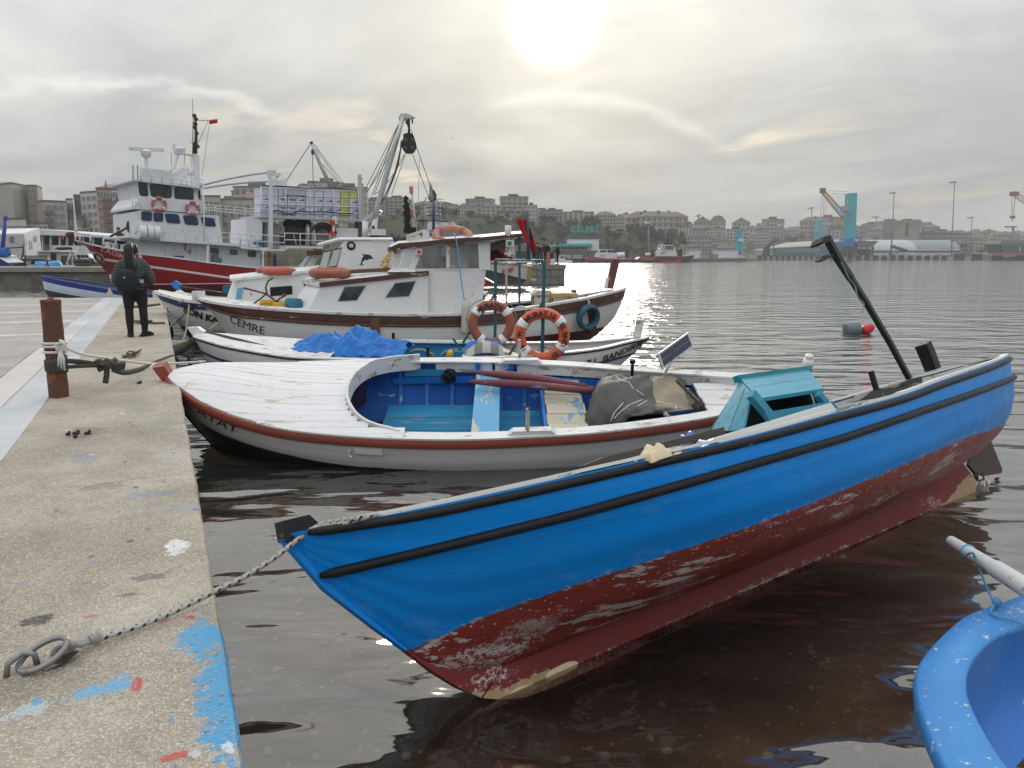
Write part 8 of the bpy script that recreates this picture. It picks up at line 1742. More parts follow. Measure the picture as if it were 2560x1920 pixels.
mt('stay',[(1320,380),(1420,640),(1470,770)],.03,WIRE,4);mt('stay',[(1240,300),(1080,470)],.025,WIRE,4)
QD=61.0;rp=TG('concrete_pier','block-built concrete pier head with people standing on it','pier',Frame(cw(x_at(1300,QD),QD)))
PC=PT('weathered_pier_concrete',(.24,.235,.215),.9,.15,rnd=.12,dirt=(.08,.075,.065),damt=.6,dsc=.7,bmp=0)
xa,xb=x_at(1180,QD),x_at(1414,QD);zt=z_at(662,QD);O1=rp.location
mb=MB();mb.prism([cw(xa,QD+.1,-2)-O1,cw(xb-.05,QD+.1,-2)-O1,cw(xb-.6,QD+7,-2)-O1,cw(xa,QD+7,-2)-O1],(0,0,2+zt-.25));mb.build('core',PC,rp)
mb=MB();mb.prism([cw(xa,QD-.08,zt-.35)-O1,cw(xb+.05,QD-.08,zt-.35)-O1,cw(xb-.5,QD+7.1,zt-.35)-O1,cw(xa,QD+7.1,zt-.35)-O1],(0,0,.35));mb.build('capping',PC,rp)
for k in range(2):
 h=(zt-.35)/2
 for i in range(7):
  w=(xb-xa)/6.5;x=xa+w*(i-.5*(k%2));x1=min(x+w,xb);x=max(x,xa)
  if x1-x<.2:continue
  mb=MB();mb.box(0,x1-x-.04,-.02,.3,0,h-.04);o=mb.build('concrete_block',PC,rp);o.location=cw(x,QD,k*h+.02)-O1;o.rotation_euler=(0,0,-YAW)
OD=52.0;A3d=lambda q,dd=0:aD(A3(*q),OD+dd)
os_=TG('old_boat','old white boat stern with a chipped red rail, moored at the concrete pier','boat',Frame(cw(x_at(1270,OD),OD)))
def op(name,poly,mat,depth=1.2,dd=0):return rel(os_,MB().prism([A3d(q,dd)for q in poly],cw(0,depth))).build(name,mat,os_)
OLD_W=PT('chipped_grey_white_hull',(.50,.49,.45),.7,.1,(.30,.06,.04),.22,1.2,dirt=(.3,.2,.12),damt=.5,dsc=.6,bmp=0)
op('hull',[(-100,745),(60,752),(240,768),(410,782),(370,885),(220,845),(40,800),(-100,790)],OLD_W,3.0);op('red_rail',[(-100,735),(60,742),(300,752),(418,778),(415,790),(290,765),(60,755),(-100,748)],PT('chipped_red_rail',(.32,.05,.05),.6,.2,(.5,.48,.45),.4,1.5,bmp=0),3.1,-.05)
op('stern_post',[(380,790),(412,785),(398,880),(372,885)],PT('ochre_stern_post',(.34,.20,.07),.7,.2,bmp=0),.3,-.15);op('rudder_step',[(370,872),(445,880),(443,892),(372,890)],PT('cream_step',(.5,.42,.28),.7,bmp=0),.4,-.1)
op('dark_bottom',[(-100,790),(40,800),(220,845),(370,885),(330,915),(-100,915)],PT('grey_black_bottom',(.05,.05,.048),.8,bmp=0),2.8,.1)
op('red_pile',[(40,640),(200,625),(215,700),(120,735),(40,730)],PT('maroon_net_pile',(.13,.012,.015),.9,.3,bmp=0),1.5,.4);op('grey_gear',[(285,660),(370,655),(375,760),(285,755)],PT('grey_brown_gear',(.08,.072,.062),.9,.3,bmp=0),1.5,.6)
sk=TG('skiff','red and white skiff tip showing behind the wheelhouse','boat',Frame(aD(A3(70,900),40)));rel(sk,MB().prism([aD(A3(*q),40)for q in[(-60,890),(25,868),(118,918),(100,930),(-60,940)]],cw(0,1))).build('hull',RED_HULL,sk);rel(sk,MB().prism([aD(A3(*q),39.9)for q in[(-60,872),(25,862),(120,912),(118,920),(25,874),(-60,888)]],cw(0,1.1))).build('gunwale',WFR,sk)
def far_house_proto(w,dp,h,floors,cols,wall,roofmat,hip,dark=False):
 o=bpy.data.objects.new('house',None);o.empty_display_size=1
 mb=MB();mb.add([(-w/2,0,-4),(w/2,0,-4),(w/2,dp,-4),(-w/2,dp,-4),(-w/2,0,h),(w/2,0,h),(w/2,dp,h),(-w/2,dp,h)],[(0,1,5,4),(1,2,6,5),(2,3,7,6),(3,0,4,7)])
 me=mb.mesh('wall');me.materials.append(wall)
 mr=MB()
 if hip:
  e=.5;mr.add([(-w/2-e,-e,h),(w/2+e,-e,h),(w/2+e,dp+e,h),(-w/2-e,dp+e,h),(-w/2+dp*.45,dp/2,h+hip),(w/2-dp*.45,dp/2,h+hip)],[(0,1,5,4),(1,2,5),(2,3,4,5),(3,0,4),(3,2,1,0)])
  mr.box(-.8,.8,dp*.3,dp*.3+1.2,h+hip*.3,h+hip+.6)
 else:mr.box(-w/2-.2,w/2+.2,-.2,dp+.2,h,h+.5);mr.box(-w*.2,w*.15,dp*.3,dp*.7,h+.5,h+2.4)
 rm=mr.mesh('roof');rm.materials.append(roofmat)
 mw=MB()
 for f in range(floors):
  for c in range(cols):
   x=-w/2+w*(c+.5)/cols;z=h*(f+.5)/floors;ww,hh=w/cols*.30,h/floors*.30
   mw.box(x-ww,x+ww,-.06,.3,z-hh,z+hh)
   if(c+f)%3==0:pass
 for f in range(floors):
  for c in range(2):
   y=dp*(c+.5)/2;z=h*(f+.5)/floors;mw.box(w/2-.3,w/2+.06,y-1,y+1,z-h/floors*.28,z+h/floors*.28);mw.box(-w/2-.06,-w/2+.3,y-1,y+1,z-h/floors*.28,z+h/floors*.28)
 wm=mw.mesh('window');wm.materials.append(WIN_G)
 ms=MB()
 for f in range(1,floors):ms.box(-w/2-.05,w/2+.05,-.5 if f%2 else-.25,0,h*f/floors-.15,h*f/floors+.12)
 sm=ms.mesh('balcony');sm.materials.append(APW)
 return[me,rm,wm,sm],(w,dp,h)
TW=[PT('town_wall_a',(.33,.305,.275),.9,.08,bmp=0,rnd=.12),PT('town_wall_b',(.42,.40,.37),.9,.08,bmp=0,rnd=.12),PT('town_wall_c',(.36,.31,.25),.9,.08,bmp=0,rnd=.12),PT('town_wall_d',(.27,.26,.25),.9,.08,bmp=0,rnd=.12),PT('town_wall_e',(.36,.33,.29),.9,.08,bmp=0,rnd=.12)]
TR=PT('town_tile_roof',(.155,.125,.112),.9,.15,bmp=0,rnd=.25)
PR=[far_house_proto(13,11,15,5,4,TW[0],TR,3),far_house_proto(18,12,16,5,6,TW[1],ROOF_DARK,0),far_house_proto(11,10,10,3,4,TW[2],TR,2.6),far_house_proto(15,12,19,6,5,TW[3],ROOF_DARK,0),far_house_proto(22,12,13,4,7,TW[4],TR,3.2),far_house_proto(10,9,7,2,3,TW[1],TR,2.4),far_house_proto(14,11,13,4,4,TW[1],TR,3)]
KIND=['five-storey hip-roofed house on the far hills','wide flat-roofed block on the far hills','small tan hip-roofed house on the far hills','dark tall flat-roofed block on the far hills','long hip-roofed house on the far hills','low white cottage on the far hills','off-white hip-roofed house on the far hills']
nh=[0];AUTO=[]
def pHs(k,px,d,sx=1.,sz=1.,turn=0.,label=None,z=None,group='houses on the far hills'):
 m,dims=PR[k];p=on_land(px,d);o=bpy.data.objects.new('house',None);COL.objects.link(o);o.location=(p.x,p.y,p.z if z is None else z);o.rotation_euler=(0,0,-YAW-math.atan2((px-CX)/FPX,1)*.6+turn);o.scale=(sx,sx,sz)
 tag(o,label or KIND[k],'house',group)
 if not label:AUTO.append((o,KIND[k].rsplit(' on the far',1)[0],px,d))
 for me,nm in zip(m,('wall','roof','window','balcony')):
  c=bpy.data.objects.new(nm,me);COL.objects.link(c);c.parent=o
  if nm in('window','balcony'):c['kind']='stuff'
 nh[0]+=1;return o
def put_at(k,px0,px1,py_top,d,label,turn=0.0):
 m,(w,dp,h)=PR[k];px=(px0+px1)/2;z1=aD((px,py_top),d).z;z0=land_z(px,d);W_=(px1-px0)/FPX*d*1.0137;roofh=(3 if k in(0,2,4,5,6)else 2.4)
 s=W_/w;hh=max(z1-z0,3);o=pHs(k,px,d,s,hh/(h+roofh),turn,label);return o
for k,a,b_,py,d,lab in((3,921,975,492,352,'tall grey apartment slab behind the derrick, the left part'),(3,972,1030,488,356,'tall grey apartment slab behind the derrick, the right part'),(1,1043,1098,509,372,'dark wide flat-roofed block just behind the cross-armed mast'),(1,1100,1150,506,362,'grey block with regular window rows right of the cross-armed mast'),(4,1150,1196,508,360,'hip-roofed house with white window bands right of the grey block'),(6,1206,1252,507,360,'broad hip-roofed white house with a ridge lantern on the bluff'),(2,1255,1318,517,372,'long low hip-roofed house on the bluff, left of the dark cube block'),(1,1238,1284,535,348,'low white building below the hip-roofed houses'),(1,1313,1341,506,366,'dark blue-grey cube block standing alone on the ridge'),(3,1353,1402,519,380,'dark brick block right of the cube block'),(1,1403,1478,525,384,'long dark flat-roofed block with tall windows on the bluff'),(4,1482,1530,529,395,'tan house with columns and a hipped roof at the bluff edge'),(6,1528,1552,536,398,'narrow house next to the columned one'),(0,1722,1760,543,520,'grey hip-roofed apartment house under a light mast, left of a pair'),(4,1760,1796,540,520,'cream hip-roofed apartment house, right of a pair under a light mast'),(6,1815,1855,546,560,'cream hip-roofed house standing alone on the ridge'),(4,1706,1762,578,372,'wide pale house under a tiled roof above the harbour sheds'),(4,1762,1806,588,372,'second wide pale house just right of the first above the harbour sheds'),(1,1668,1715,563,430,'grey office block with a glazed front on the slope'),(1,1760,1796,566,470,'low grey flat-roofed school building on the slope'),(1,1800,1848,567,480,'low dark flat-roofed building on the slope'),(1,1868,1900,569,520,'low building right of the teal crane on the slope')):
 put_at(k,a,b_,py,d,lab)
for k,(a,b_,py)in enumerate(((1668,1708,611),(1713,1774,610),(1778,1838,610))):put_at(4,a,b_,py,345+4*k,['gabled harbour house under a red-brown roof, first from the tugs','gabled harbour house under a red-brown roof, second from the tugs','gabled harbour house under a red-brown roof, third from the tugs'][k])
rs=random.Random(21)
def scatter(n,pxr,dr,ks,szr=(.8,1.15)):
 for i in range(n):
  px=rs.uniform(*pxr);d=rs.uniform(*dr);pHs(rs.choice(ks),px,d,rs.uniform(.8,1.1),rs.uniform(*szr),rs.uniform(-.35,.35))
scatter(36,(1540,1740),(470,700),(0,2,4,6,1,1),(.6,.85));scatter(14,(1560,1700),(430,500),(2,4,5))
scatter(60,(1870,2250),(760,1080),(0,1,3,0,1),(.6,.95));scatter(40,(1900,2300),(640,760),(0,1,3,4))
scatter(60,(2200,2600),(620,1050),(0,1,2,4,5),(.5,.85));scatter(16,(2050,2600),(540,640),(1,2,5,4),(.6,.9))
scatter(10,(1640,1900),(560,700),(2,4,5));scatter(10,(900,1320),(380,460),(0,1,4,3),(.5,.7));scatter(16,(520,900),(300,420),(0,1,3,4))
TREE_L=PT('dull_green_leaves',(.072,.078,.048),.9,.25,bmp=0,rnd=.3);TREE_B=PT('bark',(.08,.06,.045),.9,.2,bmp=0)
def crown_mesh(seed,n,rx,rz,lf):
 r=random.Random(seed);mb=MB()
 lobes=[(r.uniform(-.5,.5)*rx,r.uniform(-.5,.5)*rx,r.uniform(-.35,.5)*rz,r.uniform(.45,.75))for _ in range(7)]
 for i in range(n):
  lx,ly,lz,ls=r.choice(lobes);th=r.uniform(0,6.28);ph=math.acos(r.uniform(-1,1));q_=r.random()**.4*ls
  c=V3((lx+rx*q_*sin(ph)*cos(th),ly+rx*q_*sin(ph)*sin(th),lz+rz*q_*cos(ph)))
  a=V3((r.gauss(0,1),r.gauss(0,1),r.gauss(0,1))).normalized()*lf*r.uniform(.6,1.3);b_=a.orthogonal().normalized()*lf*r.uniform(.5,1)
  mb.add([c-a,c+b_,c+a,c-b_],[(0,1,2,3)])
 me=mb.mesh('crown');me.materials.append(TREE_L);return me
CR=[crown_mesh(1,260,2.6,2.2,.42),crown_mesh(2,220,2.0,2.8,.38),crown_mesh(3,200,3.4,1.6,.45),crown_mesh(4,170,.9,3.4,.32)]
tb_=MB();tb_.tube([(0,0,-.6),(.1,.05,1.2),(0,.1,2.6)],[.22,.16,.08],6);tb_.tube([(.08,.05,1.2),(.8,.2,2.6)],[.1,.04],5);tb_.tube([(.05,.06,1.5),(-.7,-.2,2.8)],[.09,.04],5);TRK=tb_.mesh('trunk');TRK.materials.append(TREE_B)
TL=['rounded scrub tree on the green bluff','upright bushy tree on the far slope','low spreading shrub on the green bluff','slim dark cypress-like tree on the far slope']
def tree(k,px,d,s):
 p=on_land(px,d);o=bpy.data.objects.new('tree',None);COL.objects.link(o);o.location=p;o.scale=(s,s,s);o.rotation_euler=(0,0,rs.uniform(0,6));tag(o,TL[k],'tree','trees and bushes on the slopes');AUTO.append((o,TL[k].rsplit(' on the',1)[0],px,d))
 c=bpy.data.objects.new('crown',CR[k]);COL.objects.link(c);c.parent=o;c.location=(0,0,3.2 if k!=2 else 1.0)
 c=bpy.data.objects.new('trunk',TRK);COL.objects.link(c);c.parent=o
 if k==2:c.scale=(1,1,.4)
for i in range(120):px=rs.uniform(1330,1700);d=lerp(ltab(RISE0,px),ltab(RISE1,px),rs.uniform(.05,.95));tree(rs.choice((0,2,2,1)),px,d,rs.uniform(.5,1.15))
for i in range(60):px=rs.uniform(880,1340);d=lerp(ltab(RISE0,px),ltab(RISE1,px),rs.uniform(.3,1.15));tree(rs.choice((0,2,1)),px,d,rs.uniform(.5,1.0))
for i in range(44):tree(rs.choice((0,1,3)),rs.uniform(1860,2120),rs.uniform(640,700),rs.uniform(.7,1.2))
for i in range(50):tree(rs.choice((0,1,2)),rs.uniform(1500,2560),rs.uniform(500,900),rs.uniform(.7,1.3))
ZONES=[(-999,640,'behind the trawler'),(640,905,'behind the fish box rack'),(905,1045,'behind the tall derrick'),(1045,1210,'behind the cross-armed mast'),(1210,1345,'on the bluff near the red flag'),(1345,1430,'left of the teal letters'),(1430,1500,'above the teal letters'),(1500,1600,'above the left tug'),(1600,1665,'above the right tug'),(1665,1780,'behind the gabled harbour houses'),(1780,1850,'left of the small teal crane'),(1850,1935,'right of the small teal crane'),(1935,2040,'behind the glazed warehouse'),(2040,2110,'behind the lowered crane boom'),(2110,2190,'right of the large teal crane'),(2190,2255,'left of the silo'),(2255,2320,'behind the silo'),(2320,2400,'right of the silo'),(2400,2480,'left of the cargo ship'),(2480,3999,'above the cargo ship')]
cls={}
for(o,k,px,d)in AUTO:
 zn=[z for a,b_,z in ZONES if a<=px<b_][0];cls.setdefault((k,zn),[]).append((d>640,px,o))
for(k,zn),L in cls.items():
 L.sort(key=lambda t:t[1])
 for i,(hi,px,o)in enumerate(L):o['label']='%s %s'%(k,zn)+('' if len(L)==1 else(', %s from the left'%ORDN[i]if i<20 else ', further right'))
for i,(a,b_,d,z)in enumerate(((1085,1330,300,5),(1060,1400,315,9.5),(1100,1380,330,14))):
 t=TG('terrace_wall','long stone terrace wall on the bare slope, %s'%('the lowest one','the middle one','the highest one')[i],'wall',Frame(cw(x_at((a+b_)/2,d),d,z)));pts=[cw(x_at(lerp(a,b_,k/14),d)+0,d+2*sin(k*.9+i),land_z(lerp(a,b_,k/14),d)-1)for k in range(15)]
 mb=MB();mb.slab([[p-t.location,p-t.location+V3((0,0,2.6))]for p in pts],cw(0,.6));mb.build('stonework',PT('terrace_stone',(.19,.175,.155),.95,.2,bmp=0,dirt=(.1,.1,.07),damt=.5,dsc=.2),t)
def prop(o,src,d0):
 def f(name,poly,mat,depth=2.0,dd=0,smooth=False):return rel(o,MB().prism([aD(src(*q),d0+dd)for q in poly],cw(0,depth))).build(name,mat,o)
 def t(name,pts,r,mat,n=6,dd=0,kind=None):
  mb=MB();mb.tube([aD(src(*q),d0+dd)for q in pts],r,n);return tag(rel(o,mb).build(name,mat,o,True),kind=kind)
 return f,t
TUG_RED=PT('tug_red',(.36,.035,.035),.5,.12,bmp=0);TGB=PT('tug_black',(.025,.025,.027),.7,.2,bmp=0)
t1_=TG('tugboat','red-hulled tug with a white bridge lying at the quay, the left of the two tugs','tugboat',Frame(cw(x_at(1524,262),262)),'tugs at the far quay');f,t=prop(t1_,A3,262)
f('hull',[(838,712),(862,700),(915,704),(1050,720),(1200,712),(1222,730),(1205,748),(850,748)],TUG_RED,6);f('fender_belt',[(838,722),(1215,732),(1212,750),(845,750)],TGB,6.4,-.2)
f('deckhouse',[(912,700),(925,670),(1075,672),(1088,715),(912,715)],WFR,4,1);f('bridge',[(938,672),(945,642),(1050,642),(1055,672)],WFR,3.4,1.2);f('bridge_window',[(1010,668),(1012,648),(1050,648),(1053,668)],DGL,.1,1.1)
f('bridge_window',[(945,665),(950,650),(1000,650),(1000,665)],DGL,.1,1.1)
for u in(950,975):f('porthole',[(u,690),(u+10,690),(u+10,698),(u,698)],TGB,.1,.9)
t('mast',[(1015,645),(1010,545)],.32,TGB);f('mast_head',[(1000,560),(1022,560),(1022,575),(1000,575)],TGB,.5);f('funnel',[(1150,710),(1155,640),(1178,640),(1178,710)],TGB,2,3)
mb=MB();mb.lathe([(1.0,-1.3),(1.0,1.3)],aD(A3(1110,690),263),cw(-1,.0),14);rel(t1_,mb).build('white_tank',WFR,t1_,40);f('dark_house',[(1075,715),(1080,675),(1110,665),(1110,715)],TGB,2,2)
t2_=TG('tugboat','larger red and black tug with a tall white bridge, the right of the two tugs','tugboat',Frame(cw(x_at(1658,258),258)),'tugs at the far quay');f,t=prop(t2_,A3,258)
f('hull',[(1245,720),(1265,703),(1400,706),(1560,700),(1690,690),(1650,746),(1245,746)],TUG_RED,7);f('bow_fender',[(1560,704),(1692,688),(1690,700),(1655,746),(1600,746),(1590,722)],TGB,7.4,-.2);f('fender_belt',[(1210,724),(1420,730),(1420,748),(1215,748)],TGB,7.2,-.1)
f('deckhouse',[(1392,704),(1405,660),(1550,662),(1560,702)],WFR,5,1);f('upper_house',[(1405,662),(1425,628),(1540,628),(1548,662)],WFR,4,1.3);f('bridge',[(1440,645),(1445,605),(1530,608),(1536,645)],WFR,3.6,.9)
for u in(1450,1470,1490,1510):f('bridge_window',[(u,640),(u+2,615),(u+17,615),(u+17,640)],DGL,.1,.8)
for u in range(1400,1560,24):
 mb=MB();c=aD(A3(u,712),257.9);mb.torus(c,cw(0,1),.5,.22,12,5);rel(t2_,mb).build('tyre_fender',TGB,t2_,True)
t('mast',[(1485,605),(1484,500)],.32,TGB);f('mast_platform',[(1440,602),(1520,602),(1515,590),(1450,590)],TGB,1.5,1);f('mast_head',[(1474,520),(1495,520),(1495,532),(1474,532)],TGB,.5)
f('funnel',[(1355,705),(1358,640),(1380,640),(1380,705)],TGB,2,3);f('funnel',[(1565,702),(1570,640),(1595,632),(1600,700)],TGB,2,3)
mb=MB();c=aD(A3(1432,640),259);mb.torus(c,cw(.5,1),1.3,.22,16,6);rel(t2_,mb).build('winch_drum',GREY_FAR,t2_,True);mb=MB();mb.lathe([(.3,-.9),(.45,-.75),(.45,.75),(.3,.9)],aD(A3(1325,682),258),cw(1,0),12);rel(t2_,mb).build('white_tank',WFR,t2_,40)
wb_=TG('launch','tiny white launch between the pier people and the left tug','boat',Frame(cw(x_at(1405,230),230)));f,t=prop(wb_,A3,230);f('hull',[(615,730),(720,728),(735,738),(720,745),(620,745)],WFR,2);f('cabin',[(620,730),(630,690),(665,690),(672,730)],WFR,1.6,.3);f('window',[(633,712),(635,698),(662,698),(665,712)],DGL,.1,.2)
cb_=TG('port_office','white port office with teal canopy and teal rooftop letters CELEBI','building',Frame(cw(x_at(1460,280),280)));f,t=prop(cb_,A3,280)
f('main_block',[(705,720),(705,560),(940,560),(940,720)],WFR,12,2);f('dark_parapet',[(705,562),(705,530),(942,530),(942,562)],PT('slate_parapet',(.09,.105,.12),.6,bmp=0),12.4,1.8);f('canopy',[(555,618),(555,598),(888,598),(888,618)],PT('teal_canopy',(.05,.36,.38),.5,bmp=0),14,-2)
f('wing',[(560,720),(560,618),(880,618),(880,720)],APW,10,0);f('dark_base',[(560,720),(560,652),(930,652),(930,720)],PT('dark_green_base',(.09,.115,.115),.7,bmp=0),10,-.6)
for u in range(645,830,23):f('window',[(u,645),(u,624),(u+16,624),(u+16,645)],DGL,.2,-.15)
for u in(645,735):f('entrance',[(u,715),(u,685),(u+75,685),(u+75,715)],APG,.3,-.8)
f('side_shed',[(940,720),(940,602),(1070,618),(1070,720)],DKF,8,4)
a,b_=aD(A3(720,486),281),aD(A3(932,486),281);me=text_mesh('\u00c7ELEB\u0130',1,.05);xs=[v.co.x for v in me.vertices];W_=(b_-a).length
for v in me.vertices:x,y,z=v.co;k=W_/(max(xs)-min(xs));v.co=(a+b_)/2-cb_.location+cw((x-(max(xs)+min(xs))/2)*k,-z*k,y*k*1.05)
me.materials.clear();me.materials.append(PT('teal_letters',(.02,.42,.40),.5,bmp=0));o=bpy.data.objects.new('rooftop_lettering',me);COL.objects.link(o);o.parent=cb_
mb=MB()
for u in range(725,940,30):mb.tube([aD(A3(u,508),281.4),aD(A3(u,532),281.4)],.12,4)
mb.bar(aD(A3(718,508),281.4),aD(A3(935,508),281.4),.2,.2);rel(cb_,mb).build('sign_frame',DKF,cb_)['kind']='stuff'
for i,(a,b_,y0,y1,m,lab)in enumerate(((1660,1690,648,700,WFR,'white container on the quay near the tug bow'),(1755,1810,668,710,PT('blue_grey_shed',(.24,.30,.36),.7,bmp=0),'blue-grey shed between two white quay sheds'),(1660,1750,648,712,WFR,'wide white quay shed below the gabled houses'),(1880,2040,648,712,WFR,'long white quay shed left of the small teal crane'),(1840,1885,685,710,APG,'low grey quay container'),(2110,2190,660,712,APB,'beige quay building right of the small teal crane'),(2035,2110,685,712,WFR,'white container under the small teal crane'))):
 if i==0:continue
 t_=TG('quay_shed',lab,'shed',Frame(cw(x_at(A3((a+b_)/2,0)[0],308),308)));f,t=prop(t_,A3,308+i);f('wall',[(a,y0),(b_,y0),(b_,y1+10),(a,y1+10)],m,8);f('roof',[(a-3,y0-5),(b_+3,y0-5),(b_+3,y0),(a-3,y0)],APG,8.6,-.3)
PQ=400.0;pq=TG('port_quay','long concrete port quay with dark fenders across the harbour','quay',Frame(cw(x_at(2200,PQ),PQ)))
xa,xb=x_at(1838,PQ),x_at(2720,PQ);mb=MB();mb.prism([cw(xa,PQ,-2)-pq.location,cw(xb,PQ,-2)-pq.location,cw(xb,PQ+12,-2)-pq.location,cw(xa,PQ+12,-2)-pq.location],(0,0,2+z_at(642,PQ)));mb.build('quay_wall',CONCRETE_FAR,pq)
for i,u in enumerate(list(range(30,640,46))+list(range(700,1640,68))+[1700,1840,2000,2190,2330]):
 mb=MB();c=aD(A4(u,714),PQ-.3);ax=cw(.5 if i<14 else(1.2 if u<1650 else 2.6),0);mb.obox(c-pq.location,ax,cw(0,.35),(0,0,1.5 if u<1650 else 2.4));mb.build('fender',TGB,pq)
ql=TG('low_quay','lower dark quay wall in front of the harbour houses','quay',Frame(cw(x_at(1750,302),302)));f,t=prop(ql,A3,298);f('quay_wall',[(1420,716),(2100,712),(2100,735),(1420,738)],PT('dark_low_quay',(.13,.125,.115),.9,.2,bmp=0),8);f('dark_shelter',[(1180,640+60),(1400,690),(1400,722),(1180,722)],DKF,5,3)
wh=TG('warehouse','long teal-glazed warehouse with a pale sloping roof on the port quay','warehouse',Frame(cw(x_at(2030,425),425)));f,t=prop(wh,A4,425)
f('glazed_wall',[(240,700),(240,634),(585,620),(585,700)],PT('dark_teal_glazing',(.10,.15,.17),.3,.1,bmp=0),30);f('blank_end',[(190,700),(195,645),(240,636),(240,700)],PT('pale_blue_end_wall',(.35,.42,.45),.7,bmp=0),28,.5)
f('end_wall',[(585,700),(585,622),(780,570),(905,585),(905,700)],PT('slate_blue_wall',(.12,.17,.21),.6,.1,bmp=0),30,.2)
mb=MB();P=[aD(A4(*q),dd)for q,dd in(((180,640),424),((590,620),424),((790,570),440),((330,598),440))];mb.prism(P,(0,0,.6));rel(wh,mb).build('roof',PT('pale_grey_roof',(.40,.39,.37),.8,.1,bmp=0),wh)
for i in range(15):u=262+23*i;f('window',[(u,662),(u,640-.04*(u-240)),(u+17,640-.04*(u-240)),(u+17,662)],PT('pale_teal_pane',(.28,.34,.36),.3,.1,bmp=0),.3,-.2);f('pilaster',[(u-5,700),(u-5,640-.04*(u-240)),(u-2,640-.04*(u-240)),(u-2,700)],TEAL_PORT,.4,-.3)
for i,(a,b_,m,lab)in enumerate(((1030,1365,PT('pale_barrel_roof',(.42,.45,.46),.6,.1,bmp=0),'pale barrel-roofed warehouse with a dark blue base stripe'),(1340,1712,PT('slate_barrel_roof',(.22,.26,.28),.6,.1,bmp=0),'darker slate barrel-roofed warehouse right of the pale one'))):
 t_=TG('barrel_warehouse',lab,'warehouse',Frame(cw(x_at(A4((a+b_)/2,0)[0],440),440)));f,t=prop(t_,A4,436+6*i)
 mb=MB();rows=[]
 for k in range(13):
  an=pi*k/12;dd=18-18*cos(an);row=[]
  for u in(a,(a+b_)/2,b_ if i==1 else b_-12*sin(an)*0):row.append(aD(A4(u,655),436+6*i)+cw(0,dd)+V3((0,0,(z_at(606,440)-z_at(627,440)+1.8)*sin(an))))
  rows.append(row)
 mb.slab(rows,(0,0,-.3));c=[r_[-1]for r_ in rows];mb.add(c,[tuple(range(len(c)))]);c=[r_[0]for r_ in rows];mb.add(c,[tuple(range(len(c)))]);rel(t_,mb).build('barrel_roof',m,t_,50)
 f('blue_stripe',[(a,668),(a,652),(b_,652),(b_,668)],PT('navy_stripe_wall',(.03,.07,.20),.6,bmp=0),36,-.1);f('wall',[(a,700),(a,668),(b_,668),(b_,700)],APW,36);f('white_stripe',[(a,652),(a,645),(b_,645),(b_,652)],WFR,.4,-.3)
si=TG('grain_silo','big grey concrete grain silo tower behind the warehouses','silo',Frame(cw(x_at(2277,500),500)));f,t=prop(si,A4,500)
f('tower',[(1250,600),(1252,412),(1388,405),(1390,600)],PT('silo_grey',(.225,.22,.21),.9,.1,bmp=0),26);f('lower_block',[(1245,590),(1248,478),(1378,480),(1378,600)],PT('silo_beige',(.29,.275,.25),.9,.1,bmp=0),10,-6);f('logo_panel',[(1275,540),(1280,430),(1305,430),(1300,540)],PT('silo_brown_mark',(.12,.105,.09),.9,bmp=0),.5,-6.4);f('roof_plant',[(1285,412),(1285,402),(1330,400),(1330,412)],APT_DARK,6,4)
for z_,y0,y1 in((1385,505,530),(1385,540,560),(1400,585,600),(1100,560,575)):
 t_=TG('conveyor_gallery','long dark horizontal gallery behind the port, at row height %s'%{505:'topmost',540:'second',585:'lowest',560:'left of the silo'}[y0],'gallery',Frame(cw(x_at(2330,520),520)));f,t=prop(t_,A4,520+z_*.01);f('gallery',[(z_,y0),(z_+(420 if z_>1200 else 210),y0+6),(z_+(420 if z_>1200 else 210),y1),(z_,y1)],PT('dark_gallery',(.12,.12,.12),.8,.15,bmp=0),10)
def crane(label,src,d,tower,base,legs,boom,cab=None,jib=True):
 t_=TG('harbour_crane',label,'crane',Frame(aD(src(*base[0]),d)),'cranes of the port');f,t=prop(t_,src,d)
 f('tower',tower,TEAL_PORT,5);f('base',base,BLUE_PORT,9,-2)
 for q in legs:f('leg',q,DKF,3,-1)
 if boom:
  (a,b_,w)=boom;A_,B_=aD(src(*a),d-3),aD(src(*b_),d-3);dv=(B_-A_).normalized();nv=V3((-dv.z,0,0));side=cw(1,0);up=(V3((0,0,1))-dv*dv.z).normalized();n=14;mb=MB();mb2=MB()
  for i in range(n):
   p,q_=A_.lerp(B_,i/n),A_.lerp(B_,(i+1)/n);tgt=mb2 if i<n*.45 else mb;wi=w*(1-.4*i/n)
   for s in(-1,1):
    tgt.tube([p+up*s*wi,q_+up*s*wi*.98],.22,4);tgt.tube([p-up*s*wi,q_+up*s*wi],.15,4);tgt.tube([p-up*s*wi+cw(0,1.4),q_+up*s*wi+cw(0,1.4)],.12,4);tgt.tube([p+up*s*wi+cw(0,1.4),q_+up*s*wi*.98+cw(0,1.4)],.2,4)
  rel(t_,mb).build('boom',YELLOW_PORT,t_,True)['kind']='stuff'
  if mb2.v:rel(t_,mb2).build('lower_boom',PT('blue_white_lattice',(.20,.30,.45),.5,bmp=0),t_,True)['kind']='stuff'
  mb=MB();mb.obox(B_,cw(1.2,0),cw(0,1.0),(0,0,1.2));rel(t_,mb).build('boom_head',PT('brown_boom_head',(.20,.11,.05),.6,bmp=0),t_)
 return t_,f,t
c1,f,t=crane('large teal harbour crane with a blue base and a yellow lattice boom',A4,405,[(812,600),(832,200),(895,196),(882,600)],[(775,620),(775,582),(810,575),(815,552),(925,548),(925,575),(870,578),(870,622)],[[(805,700),(808,620),(825,620),(825,700)],[(845,700),(845,620),(865,620),(865,700)],[(790,660),(790,640),(870,640),(870,660)]],((800,385),(622,178),1.3))
